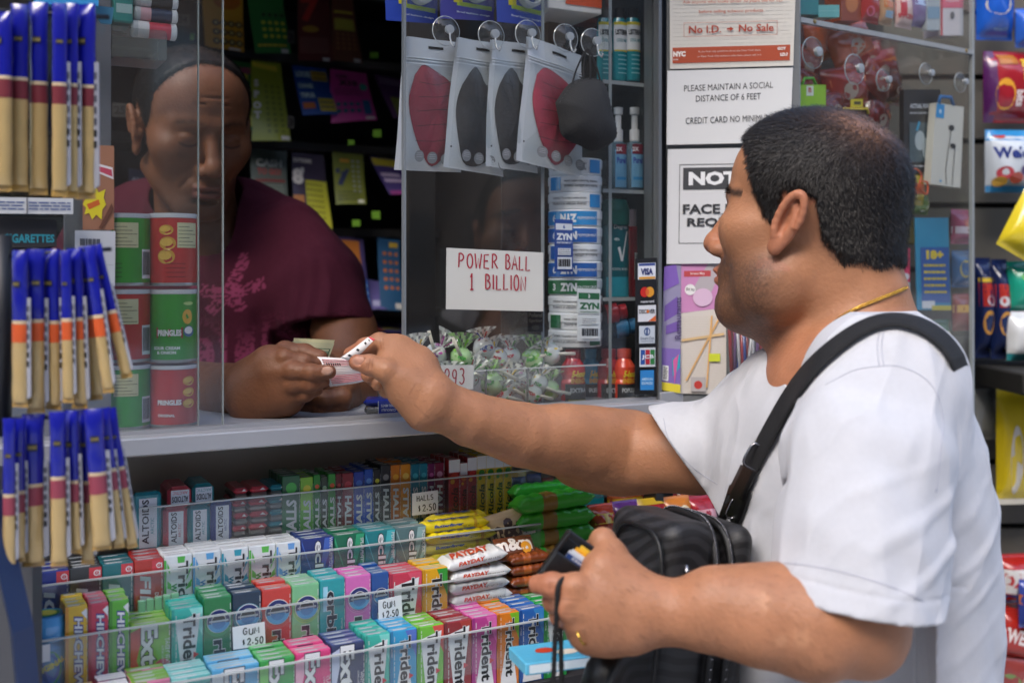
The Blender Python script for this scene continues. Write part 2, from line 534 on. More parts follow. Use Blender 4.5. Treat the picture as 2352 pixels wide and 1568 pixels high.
# ---------------- customer
cust = empty('person', 'man in a white T-shirt with short black hair reaching for the ticket', 'person', (W(1930, 900, 1.2).x, 1.2, 0))
CUST_LOC = cust.location.copy()
def child(o, parent, loc):
 o.parent = parent
 o.matrix_parent_inverse = Matrix.Translation(-Vector(loc))
 return o
HC = Head(W(1860, 520, 1.17), (-math.cos(R(33)), math.sin(R(33)), .11), sc=.965)
BODY_P = []
def make_customer():
 skin_hi = np.array(srgb('a27152')); skin_lo = np.array(srgb('9a6344'))
 parts = []
 c = HC.c
 S = SDF(c - (.20, .17, .30), c + (.20, .17, .16), .0016)
 HC.build(S, fat=1.0, lids=.3)
 nb = WP([(1852, 600, 1.185), (1914, 720, 1.185), (1945, 860, 1.18), (1960, 960, 1.18)])
 S.chain(nb, [.061, .063, .076, .10], .03)
 nape = WP([(1960, 560, 1.14), (1985, 690, 1.14), (2010, 800, 1.15)])
 S.chain(nape, [.042, .046, .055], .03)
 S.chain(WP([(1812, 700, 1.2), (1878, 860, 1.17), (1870, 960, 1.18)]), [.034, .040, .045], .03)
 S.cone(W(1985, 835, 1.13), W(1860, 890, 1.14), .045, .040, .03)
 S.cone(W(1985, 910, 1.10), W(1830, 985, 1.24), .070, .055, .04)
 p, f = S.mesh()
 l = HC.L(p)
 col = np.tile(skin_hi, (len(p), 1))
 n1 = noise3(p, 60, 1)
 red = np.exp(-((l[:, 0] - .105) ** 2 + l[:, 1] ** 2 + (l[:, 2] + .03) ** 2) / .0006) * .5
 ear = ((np.abs(l[:, 1]) > .074) & (l[:, 0] < .03) & (l[:, 0] > -.045) & (np.abs(l[:, 2]) < .05)).astype(float) * .45
 neckm = sstep(-.09, -.13, l[:, 2]) * .25
 w = np.clip(red + ear + neckm, 0, 1)[:, None]
 col = col * (1 - w) + np.array(srgb('b0694f')) * w
 sb = sstep(-.022, -.060, l[:, 2] - .25 * np.maximum(0, .05 - l[:, 0])) * sstep(-.02, .03, l[:, 0]) * sstep(-.165, -.120, l[:, 2])
 mus = np.exp(-((l[:, 2] + .053) / .006) ** 2) * (l[:, 0] > .08) * .8
 sb = np.clip(sb * (.45 + .6 * noise3(p, 900, 3)) + mus, 0, .8)[:, None]
 lip = (np.exp(-((l[:, 2] + .066) / .010) ** 4) * (np.abs(l[:, 1]) < .024) * (l[:, 0] > .092))[:, None]
 sb = sb * (1 - lip)
 col = col * (1 - sb) + np.array(srgb('3a2a22')) * sb
 col = col * (1 - .7 * lip) + np.array(srgb('a05a4a')) * .7 * lip
 eb = np.exp(-((l[:, 2] - .033 + .12 * (np.abs(l[:, 1]) - .03)) / .0045) ** 2) * (np.abs(l[:, 1]) > .010) * (np.abs(l[:, 1]) < .061) * (l[:, 0] > .035) * 1.3
 eb = np.clip(eb * (.6 + .4 * noise3(p, 700, 5)), 0, .92)[:, None]
 col = col * (1 - eb) + np.array(srgb('1e1612')) * eb
 ey = (np.exp(-((l[:, 2] - .0035 + .25 * np.maximum(0, np.abs(l[:, 1]) - .036)) / .0024) ** 2) * (np.abs(np.abs(l[:, 1]) - .033) < .017) * (l[:, 0] > .058))[:, None] * .85
 col = col * (1 - ey) + np.array(srgb('20160f')) * ey
 parts.append((p, f, col)); BODY_P.append((p, f))
 A = WP([(1780, 1000, 1.25), (1600, 1045, 1.29), (1440, 1043, 1.325), (1345, 1025, 1.305), (1200, 998, 1.26), (1080, 962, 1.225), (1000, 925, 1.205)])
 lo = np.min(A, 0) - (.14, .12, .12); hi = np.max(A, 0) + (.06, .12, .10)
 S = SDF(lo, hi, .0014)
 S.chain(A, [.050, .046, .0440, .0435, .0370, .0305, .0275], .02)
 S.ell(W(1400, 1075, 1.33), (.07, .04, .030), None, .02)
 S.cone(W(1450, 1000, 1.33), W(1300, 985, 1.28), .030, .026, .02)
 Y = 1.20
 S.cone(W(985, 905, Y), W(900, 842, Y + .005), .027, .021, .012)
 S.cone(W(960, 860, Y + .015), W(915, 808, Y + .02), .026, .017, .012)
 S.cone(W(975, 935, Y), W(925, 900, Y - .004), .026, .018, .012)
 S.cone(W(955, 835, Y + .02), W(905, 805, Y + .02), .0215, .0145, .012)
 finger(S, WP([(920, 800, Y + .02), (872, 787, Y + .024), (838, 796, Y + .028), (804, 812, Y + .036)]), [.0130, .0108, .0092, .0074], .008)
 finger(S, WP([(940, 890, Y - .008), (888, 852, Y - .016), (850, 838, Y - .014), (820, 832, Y - .010)]), [.0190, .0125, .0108, .0090], .010)
 S.cone(W(925, 868, Y - .006), W(905, 822, Y + .012), .015, .011, .010)
 finger(S, WP([(925, 820, Y + .035), (885, 800, Y + .045), (850, 828, Y + .04), (845, 862, Y + .028)]), [.013, .0105, .0095, .0080], .006)
 finger(S, WP([(930, 850, Y + .045), (892, 838, Y + .055), (862, 868, Y + .045), (868, 882, Y + .03)]), [.012, .0100, .0092, .0078], .006)
 finger(S, WP([(945, 880, Y + .045), (912, 880, Y + .055), (888, 895, Y + .04), (900, 900, Y + .03)]), [.011, .0090, .0082, .0070], .006)
 for dx in (-5, 0, 5):
  S.cone(W(853 + dx, 829, Y - .026), W(849 + dx, 846, Y - .026), .0010, .0010, .0015, 'sub')
 nail = W(825, 828, Y - .0195)
 S.ell(nail, (.0085, .003, .0058), frame3((-1, .15, .12)), .0015, 'sub')
 S.ell(W(824, 828.5, Y - .0172), (.0078, .0028, .0052), frame3((-1, .15, .12)), .0005)
 p, f = S.mesh()
 col = np.tile(skin_hi, (len(p), 1))
 px = p[:, 0] / p[:, 1] * FP + 1176; py = 620 - (p[:, 2] - H) / p[:, 1] * FP
 def crease(col, px, py, L_, c_='5c3626'):  # crease shade painted into the skin colour as dark lines
  for (x0, y0, x1, y1, wd, am) in L_:
   d_, t_ = seg_dist(np.stack([px, py, 0 * px], 1), np.array((x0, y0, 0.)), np.array((x1, y1, 0.)))
   w_ = (np.exp(-(d_ / wd) ** 2) * am)[:, None]; col = col * (1 - w_) + np.array(srgb(c_)) * w_
  return col
 col = crease(col, px, py, [(850, 824, 845, 848, 1.5, .5), (857, 824, 853, 850, 1.5, .5), (845, 825, 841, 844, 1.2, .35), (872, 776, 876, 800, 1.5, .4), (879, 776, 882, 800, 1.3, .3), (940, 905, 955, 880, 2, .35), (952, 930, 985, 960, 2, .3)])
 dN = np.linalg.norm((p - np.array(W(824, 828.5, Y - .018))) / (.008, .008, .0055), axis=1)
 wn = (sstep(1.1, .8, dN) * .75)[:, None]
 col = col * (1 - wn) + np.array(srgb('c9a08c')) * wn
 tipw = (sstep(870, 810, p[:, 0] / p[:, 1] * FP + 1176) * .35)[:, None]
 col = col * (1 - tipw) + np.array(srgb('b86f56')) * tipw
 parts.append((p, f, col))
 Bp = WP([(2000, 930, 1.03), (1970, 1200, .98), (1945, 1398, .955), (1870, 1436, .945), (1750, 1424, .945), (1620, 1408, .955), (1500, 1403, .965)])
 lo = np.array(W(1170, 1560, .93)) - (.02, .09, .02); hi = np.array(W(2160, 1150, 1.03)) + (.02, .10, .06)
 S = SDF(lo, hi, .0014)
 S.chain(Bp, [.068, .058, .0525, .0475, .0395, .0325, .0265], .02)
 S.ell(W(1990, 1462, .955), (.032, .036, .034), None, .02)
 S.cone(W(1850, 1385, .95), W(1650, 1372, .95), .036, .026, .02)
 Y = .965
 S.cone(W(1500, 1405, Y), W(1385, 1405, Y), .0280, .034, .012, flat=((0, 1, .2), 1.25))
 S.cone(W(1480, 1380, Y), W(1385, 1310, Y + .005), .022, .020, .012)
 S.cone(W(1440, 1430, Y), W(1360, 1445, Y + .005), .028, .022, .012)
 finger(S, WP([(1450, 1350, Y + .01), (1402, 1275, Y + .02), (1385, 1243, Y + .03), (1362, 1262, Y + .045)]), [.020, .0145, .0115, .0095], .010)
 finger(S, WP([(1390, 1385, Y - .006), (1320, 1350, Y - .012), (1268, 1343, Y - .006), (1236, 1341, Y + .004)]), [.0170, .0125, .0105, .0088], .010)
 finger(S, WP([(1390, 1415, Y - .008), (1310, 1392, Y - .014), (1275, 1378, Y + .012), (1300, 1362, Y + .03)]), [.0165, .0120, .0105, .0090], .010)
 finger(S, WP([(1395, 1440, Y - .004), (1325, 1420, Y - .008), (1290, 1412, Y + .018), (1320, 1395, Y + .035)]), [.0155, .0115, .0100, .0085], .010)
 finger(S, WP([(1400, 1462, Y + .0), (1350, 1450, Y - .002), (1322, 1442, Y + .018), (1345, 1425, Y + .03)]), [.0140, .0105, .0090, .0078], .010)
 for (x, y) in ((1322, 1372), (1330, 1408), (1345, 1440)):
  S.cone(W(x - 20, y - 2, Y - .030), W(x + 8, y + 3, Y - .036), .0030, .0012, .008, 'sub')
 for (x, y) in ((1268, 1330), (1262, 1332), (1256, 1333)):
  S.cone(W(x, y, Y - .018), W(x + 1, y + 20, Y - .018), .0010, .0010, .002, 'sub')
 p, f = S.mesh()
 col = np.tile(skin_hi * .92 + np.array(srgb('b0694f')) * .08, (len(p), 1))
 px = p[:, 0] / p[:, 1] * FP + 1176; py = 620 - (p[:, 2] - H) / p[:, 1] * FP
 def crease(col, px, py, L_, c_='5c3626'):  # paints knuckle and finger-gap shade as darker skin colour
  for (x0, y0, x1, y1, wd, am) in L_:
   d_, t_ = seg_dist(np.stack([px, py, 0 * px], 1), np.array((x0, y0, 0.)), np.array((x1, y1, 0.)))
   w_ = (np.exp(-(d_ / wd) ** 2) * am)[:, None]; col = col * (1 - w_) + np.array(srgb(c_)) * w_
  return col
 col = crease(col, px, py, [(1262, 1332, 1262, 1356, 1.5, .45), (1268, 1331, 1269, 1358, 1.5, .4), (1318, 1338, 1322, 1362, 1.6, .4), (1326, 1338, 1330, 1362, 1.5, .35), (1400, 1250, 1412, 1262, 1.6, .35), (1394, 1258, 1408, 1270, 1.6, .35), (1278, 1372, 1330, 1378, 1.8, .5), (1292, 1408, 1340, 1412, 1.8, .5)])
 sc = np.zeros(len(p))
 for (x, y, r) in ((1755, 1420 - 45, 14), (1840, 1463, 20), (1795, 1468, 12), (1760, 1395, 8)):
  sc += np.exp(-(((px - x) ** 2 + (py - y) ** 2) / r ** 2)) * noise3(p, 350, 8) * .8
 sc = np.clip(sc, 0, .28)[:, None]
 col = col * (1 - sc) + np.array(srgb('cf9c78')) * sc
 red = (sstep(1330, 1250, px) * .35)[:, None]
 col = col * (1 - red) + np.array(srgb('b56a52')) * red
 parts.append((p, f, col))
 S = SDF((.20, .85, -.02), (.75, 1.52, .95), .008)
 hipz = .80
 fx = np.array((-.97, -.12, 0)); lx = np.array((.30, -.95, 0)) / np.linalg.norm((.30, -.95))
 hc = np.array((.50, 1.17, hipz))
 S.ell(hc + (0, 0, .10), (.13, .16, .16), None, .03)
 for g in (-1, 1):
  a = hc + lx * .10 * g
  S.chain([a, a + (0, 0, -.36), a + (.03, 0, -.74)], [.095, .062, .045], .02)
  S.cone(a + (.03, 0, -.76), a + fx * .15 + (.03, 0, -.775), .042, .032, .02)
 p, f = S.mesh()
 parts.append((p, f, np.tile(skin_lo, (len(p), 1))))
 P, F = merge([(a, b) for a, b, _ in parts])
 body = np_obj('body', P, F, SKIN, cols=np.concatenate([c for _, _, c in parts]))
 child(body, cust, CUST_LOC)
 S = SDF((.18, .83, -.01), (.78, 1.56, 1.0), .007)
 S.ell(hc + (0, 0, .10), (.145, .175, .16), None, .03)
 for g in (-1, 1):
  a = hc + lx * .10 * g
  S.chain([a, a + (0, 0, -.36), a + (.03, 0, -.70)], [.105, .078, .070], .02)
 p, f = S.mesh()
 o = np_obj('trousers', p, f, mat('20242e', .9, bump=.4, bscale=800)); child(o, cust, CUST_LOC)
 for g in (-1, 1):
  a = hc + lx * .10 * g
  S = SDF(a + (-.25, -.15, -.84), a + (.15, .15, -.60), .005)
  S.cone(a + (.04, 0, -.745), a + fx * .17 + (.03, 0, -.76), .048, .040, .02)
  S.plane((0, 0, .0), (0, 0, -1))
  p, f = S.mesh()
  o = np_obj('shoe', p, f, mat('141414', .5)); child(o, cust, CUST_LOC)
def make_shirt():
 S = SDF(np.array((.13, .80, .76)), np.array((.66, 1.55, 1.46)), .0020)
 f_ = np.array((-.97, -.12, 0)); 
 ax = frame3((-.93, -.36, 0))
 ts = [(1905, 835, 1.165, .055, .085), (1918, 905, 1.165, .088, .145), (1930, 1000, 1.160, .108, .175), (1935, 1120, 1.16, .120, .180),
  (1938, 1260, 1.16, .128, .178), (1940, 1400, 1.16, .130, .176), (1932, 1560, 1.16, .133, .176), (1972, 1750, 1.16, .150, .195), (1972, 1900, 1.16, .145, .19)]
 for i in range(len(ts) - 1):
  for t in np.linspace(0, 1, 4)[:-1]:
   q = [a + (b - a) * t for a, b in zip(ts[i], ts[i + 1])]
   S.ell(W(q[0], q[1], q[2]), (q[3], q[4], .075 if i > 1 else .030 + .022 * (i + t)), ax, .008)
 S.cone(W(2035, 815, 1.11), W(2050, 880, 1.04), .044, .066, .035)
 S.cone(W(2070, 790, 1.17), W(2040, 790, 1.09), .036, .030, .02)
 S.cone(W(1850, 880, 1.22), W(1750, 975, 1.28), .046, .056, .03)
 S.ell(W(2030, 960, 1.12), (.052, .09, .10), ax, .03)
 sl = WP([(2010, 880, 1.045), (1990, 1050, 1.00), (1972, 1250, .975), (1962, 1410, .955)])
 S.chain(sl, [.066, .073, .074, .073], .03)
 sr = WP([(1775, 975, 1.27), (1680, 1025, 1.275), (1500, 1062, 1.29)])
 S.chain(sr, [.066, .064, .063], .03)
 nn = np.array((-.13, -.06, -.97)); nn /= np.linalg.norm(nn)
 pt = np.array(W(1950, 1380, .955))
 def fold(pts, r, k=.016, op='add'):
  S.chain(WP(pts), [r] * len(pts), k, op)
 for pts, r_, op in (([(2100, 1470, 1.05), (2165, 1370, 1.07), (2225, 1240, 1.10)], .004, 'add'),
    [[(2090, 1550, 1.05), (2160, 1470, 1.07), (2240, 1370, 1.10)], .004, 'add'],
    [[(1790, 1010, 1.13), (1745, 1130, 1.11), (1730, 1250, 1.10)], .004, 'add'],
    [[(1735, 960, 1.20), (1705, 1080, 1.18), (1690, 1200, 1.16)], .004, 'add'],
    [[(1830, 1100, .99), (1800, 1180, 1.03), (1785, 1290, 1.04)], .006, 'sub'],
    [[(2145, 1000, 1.03), (2130, 1150, 1.02), (2105, 1330, 1.03)], .006, 'sub']):
  P_ = WP(pts); S.chain(P_, [r_] * len(P_), .022, op)
 def wr(P):
  a = noise3(P * (1, 1, .35), 16, 2) - .5
  b = noise3(P @ np.array([[1, 0, 0], [0, 1, 0], [.8, 0, .35]]), 30, 4) - .5
  c = np.sin((P[:, 2] * 1.0 + P[:, 0] * 1.25) * 85 + 4 * noise3(P, 9, 6))
  low = sstep(1.16, .98, P[:, 2]) * sstep(.38, .47, P[:, 0])
  slv = np.exp(-((P[:, 1] - .93) / .09) ** 2) * sstep(1.36, 1.28, P[:, 2]) * sstep(.27, .31, P[:, 0])
  q = P[:, 2] * 1.0 - P[:, 0] * .45 + .03 * noise3(P, 14, 9)
  d_ = np.maximum(0, np.sin(q * 150)) ** 2
  seam = np.exp(-((P - pt) @ nn + .020) ** 2 / .0000025) * (np.abs(P - pt).max(1) < .12)
  Q1 = P @ np.array([[1, 0, .55], [0, 1, 0], [-.55, 0, .45]]) * (1, 1, .6)
  r1 = (1 - np.abs(2 * noise3(Q1, 12, 21) - 1)) ** 5; r2 = (1 - np.abs(2 * noise3(Q1, 24, 23) - 1)) ** 5
  a = a - .55 * r1 * (.4 + noise3(P, 7, 5)) - .22 * r2
  return a * .007 + b * .0035 + c * .0042 * low * noise3(P, 12, 7) - d_ * .0035 * slv * noise3(P, 25, 3) + seam * .0012
 S.warp(wr)
 n = np.array(W(1968, 1395, .955) - W(1995, 1200, .98)); n /= np.linalg.norm(n)
 nn = np.array((-.13, -.06, -.97)); nn /= np.linalg.norm(nn)
 pt = np.array(W(1950, 1380, .955))
 S.plane(pt, nn, 0, pt - (.14, .12, .22), pt + (.085, .075, .12))
 S.cone(W(1972, 1270, .972), W(1958, 1450, .952), .054, .066, .004, 'sub')
 n2 = np.array(W(1500, 1055, 1.30) - W(1640, 1010, 1.28)); n2 /= np.linalg.norm(n2)
 n2 = np.array((-.80, .10, -.60)); n2 /= np.linalg.norm(n2)
 p2 = np.array(W(1570, 1045, 1.285))
 S.plane(p2, n2, 0, p2 - (.16, .14, .14), p2 + (.05, .14, .14))
 S.cone(W(1620, 1040, 1.282), W(1470, 1064, 1.292), .052, .058, .004, 'sub')
 S.chain(WP([(1915, 860, 1.17), (1925, 790, 1.165), (1925, 640, 1.165)]), [.058, .072, .082], .004, 'sub')
 S.cone(W(1895, 815, 1.12), W(1812, 905, 1.08), .050, .002, .004, 'sub')
 p, f = S.mesh()
 col = np.tile(np.array((.50, .505, .535)), (len(p), 1))
 o = np_obj('shirt', p, f, CLOTH_W, cols=col)
 child(o, cust, CUST_LOC)
 sm = o.modifiers.new('s', 'SMOOTH'); sm.iterations = 2; sm.factor = .5
 return o
from mathutils.bvhtree import BVHTree
def bvh_of(*objs):
 vs = []; fs = []
 for o in objs:
  k = len(vs)
  vs += [o.matrix_world @ v.co if not o.parent else v.co.copy() for v in o.data.vertices]
  fs += [tuple(i + k for i in p.vertices) for p in o.data.polygons]
 return BVHTree.FromPolygons(vs, fs)
CAM = Vector((0, 0, H))
def lay(bv, px, py, lift, fallback=1.15):
 d = (W(px, py, 1.0) - CAM).normalized()
 h = bv.ray_cast(CAM, d)
 if h[0] is None: return W(px, py, fallback), -d
 return h[0] - d * lift, (h[1] if h[1].dot(d) < 0 else -h[1])
def smooth_path(pts, n):
 """catmull-rom through pts"""
 P = [np.array(p, float) for p in pts]
 P = [2 * P[0] - P[1]] + P + [2 * P[-1] - P[-2]]
 out = []
 m = len(P) - 3
 for i in range(n + 1):
  t = min(i / n * m, m - 1e-6); k = int(t); t -= k
  a, b, c, d = P[k:k + 4]
  out.append(.5 * ((2 * b) + (c - a) * t + (2 * a - 5 * b + 4 * c - d) * t * t + (3 * b - a - 3 * c + d) * t ** 3))
 return out
def strands(P, N, length, flow, jit, width, colf, name, parent, loc, m, bend=.5, seed=5, lift=0.0):
 """many fine tapering hairs as one mesh"""
 rg = np.random.default_rng(seed)
 n = len(P)
 d = N * lift + flow + rg.normal(0, jit, (n, 3)); d /= np.linalg.norm(d, axis=1)[:, None]
 sd = np.cross(d, N); sd /= np.maximum(np.linalg.norm(sd, axis=1)[:, None], 1e-6)
 L_ = (np.asarray(length) * rg.uniform(.6, 1.2, n))[:, None]
 mid = P + d * L_ * .5 + N * L_ * .08
 tip = P + (d * (1 - bend * .2) + flow * bend * .3 - N * .05) * L_
 w_ = width / 2
 V = np.stack([P - sd * w_, P + sd * w_, mid + sd * w_ * .8, mid - sd * w_ * .8, tip - sd * w_ * .2, tip + sd * w_ * .2], 1).reshape(-1, 3)
 b = np.arange(n)[:, None] * 6
 F = np.concatenate([b + np.array([[0, 1, 2, 3]]), b + np.array([[3, 2, 5, 4]])])
 c = np.repeat(colf, 6, axis=0)
 o = np_obj(name, V, F, m, cols=c, smooth=False)
 child(o, parent, loc)
 return o
def face_points(p, f, count, w=None, seed=1):
 rg = np.random.default_rng(seed)
 a = p[f]; c = a.mean(1)
 nn = np.cross(a[:, 2] - a[:, 0], a[:, 3] - a[:, 1]); ar = np.linalg.norm(nn, axis=1) + 1e-12
 nn = nn / ar[:, None]
 if ((nn * (c - c.mean(0))).sum(1)).mean() < 0: nn = -nn
 pr = ar * (w(c) if w else 1); pr = pr / pr.sum()
 k = rg.choice(len(f), count, p=pr)
 q = c[k] + rg.uniform(-.5, .5, (count, 1)) * (a[k, 1] - a[k, 0]) + rg.uniform(-.5, .5, (count, 1)) * (a[k, 3] - a[k, 0])
 return q, nn[k]
HAIRM = attr_mat('hair', rough=.5, bump=.5, bscale=900, spec=.4, var=.35, vscale=250, bdist=.0006)
def cust_mask(l):
 """1 inside the haired scalp, falling to 0 across the hairline"""
 f_, s_, u_ = l[:, 0], np.abs(l[:, 1]), l[:, 2]
 low = np.interp(f_, [-.12, -.085, -.05, -.034, -.028, -.012, .008, .018, .026, .040, .050, .062, .075, .09],
     [-.034, -.038, -.034, -.018, .022, .036, .034, -.004, -.006, .022, .046, .074, .088, .105])
 low = low + .012 * (noise3(l, 120, 3) - .5) + .006 * (noise3(l, 420, 4) - .5)
 return sstep(-.003, .014, u_ - low)
def make_customer_hair():
 c = HC.c
 S = SDF(c - (.16, .16, .12), c + (.16, .16, .16), .0018)
 M = HC.M; T = HC.T
 S.ell(T((-.006, 0, .044)), np.array((.095, .078, .083)) * HC.s, M, .01)
 S.ell(T((.030, 0, .052)), np.array((.058, .064, .062)) * HC.s, M, .02)
 S.ell(T((.030, 0, -.015)), np.array((.060, .062, .078)) * HC.s, M, .02)
 for g in (-1, 1):
  S.ell(T((.020, g * .046, -.070)), np.array((.040, .036, .040)), M, .022)
 S.chain(WP([(1850, 600, 1.185), (1905, 720, 1.185)]), [.062, .068], .03)
 S.chain(WP([(1960, 560, 1.14), (1985, 690, 1.14)]), [.042, .046], .03)
 def th(P):
  l = HC.L(P); m = cust_mask(l)
  crown = np.exp(-((l[:, 0] + .060) ** 2 + (l[:, 1] - .022) ** 2 + (l[:, 2] - .115) ** 2) / .0012)
  t = .0048 - .0028 * crown + .0010 * (noise3(P, 220, 5) - .5)
  return np.where(m > .001, -t * m + .002 * (1 - m), .004)
 S.warp(th)
 p, f = S.mesh()
 l = HC.L(p); m = cust_mask(l)
 keep = (m[f].min(1) > .02)
 f = f[keep]
 used = np.unique(f); rm = -np.ones(len(p), int); rm[used] = np.arange(len(used))
 p = p[used]; f = rm[f]; l = l[used]; m = m[used]
 crown = np.exp(-((l[:, 0] + .055) ** 2 + (l[:, 1] - .022) ** 2 + (l[:, 2] - .115) ** 2) / .0014)
 top = sstep(.095, .128, l[:, 2]) * .35
 edge = 1 - sstep(.05, .75, m)
 w_ = np.clip(crown * 1.2 + top + edge * .8, 0, .95)[:, None] * (.6 + .4 * noise3(p, 400, 2))[:, None]
 col = np.array(srgb('120e0d')) * (1 - w_) + np.array(srgb('7b563d')) * w_
 o = np_obj('hair', p, f, HAIRM, cols=col); child(o, cust, CUST_LOC)
 crw = lambda c_: 1 - .8 * np.exp(-((HC.L(c_) - (-.055, .022, .115)) ** 2).sum(1) / .0012)
 q, n = face_points(p, f, 34000, w=crw, seed=3)
 lq = HC.L(q); mq = cust_mask(lq)
 crownc = HC.T((-.070, .015, .11))
 away = q - crownc; away -= (away * n).sum(1)[:, None] * n; away /= np.linalg.norm(away, axis=1)[:, None] + 1e-6
 down = np.array((0, 0, -1.0)) + HC.M[:, 0] * -.2; down = down - (n @ down)[:, None] * n
 wd = sstep(.10, .02, lq[:, 2])[:, None]
 flow = away * (1 - wd) + down * wd
 hc = np.tile(np.array(srgb('15110f')), (len(q), 1)) * np.random.default_rng(4).uniform(.5, 2.2, (len(q), 1))
 cr = np.exp(-((lq[:, 0] + .055) ** 2 + (lq[:, 1] - .022) ** 2 + (lq[:, 2] - .115) ** 2) / .0014)[:, None]
 hc = hc * (1 - cr * .6) + np.array(srgb('7a563c')) * cr * .6
 strands(q, n, .0082 * (.45 + .55 * mq), flow, .28, .0006, hc, 'hair_strands', o, (0, 0, 0), HAIRM, lift=.40)
 bm_ = BODY_P[0]; pf, ff = bm_
 for k_, (u0, du, ln, N_) in enumerate(((.034, .004, .004, 260), (.004, .0018, .006, 60))):
  def wf(c_):
   q_ = HC.L(c_); a_ = np.abs(q_[:, 1])
   return np.exp(-((q_[:, 2] - u0 + (.12 * np.abs(a_ - .03) if k_ == 0 else 0)) / du) ** 2) * (a_ > .012) * (a_ < (.05 if k_ == 0 else .044)) * (q_[:, 0] > .062) + 1e-9
  qq, nq = face_points(pf, ff, N_, w=wf, seed=12 + k_)
  fl_ = HC.M[:, 0] * (.2 if k_ == 0 else 1.0) + HC.M[:, 2] * (-.1 if k_ == 0 else -.25)
  fl_ = np.tile(fl_, (N_, 1)) + np.sign(HC.L(qq)[:, 1:2]) * HC.M[:, 1] * .8
  strands(qq, nq, np.full(N_, ln), fl_, .15, .00028, np.tile(np.array(srgb('120d0a')), (N_, 1)), 'brow_hair' if k_ == 0 else 'lash_hair', cust, CUST_LOC, HAIRM, lift=.10)
 return o
def arm_hair(body):
 """fine dark hairs on the forearms and the backs of the hands"""
 me = body.data
 n = len(me.vertices); p = np.empty(n * 3, np.float32); me.vertices.foreach_get('co', p); p = p.reshape(-1, 3).astype(float)
 nf = len(me.polygons); f = np.empty(nf * 4, np.int32); me.loops.foreach_get('vertex_index', f); f = f.reshape(-1, 4)
 c = p[f].mean(1)
 px = c[:, 0] / c[:, 1] * FP + 1176; py = 620 - (c[:, 2] - H) / c[:, 1] * FP
 for k, (m_, flow, cnt, ln) in enumerate((((px > 960) & (px < 1500) & (py > 820) & (py < 1180), (-1, 0, -.35), 900, .007),
         ((px > 1330) & (px < 1900) & (py > 1290) & (c[:, 1] < 1.03), (.6, 0, -.55), 2000, .008))):
  ff = f[m_]
  q, nrm = face_points(p, ff, cnt, seed=9 + k)
  hc = np.tile(np.array(srgb('3a261b')), (cnt, 1))
  fl = np.tile(np.array(flow), (cnt, 1)); fl = fl - (fl * nrm).sum(1)[:, None] * nrm
  fl = fl + .5 * (noise3(q, 40, 3)[:, None] - .5) * np.cross(nrm, fl)
  strands(q, nrm, np.full((cnt,), ln)[:, None][:, 0], fl, .25, .00013, hc, 'arm_hair', body, (0, 0, 0), HAIRM, lift=.25)
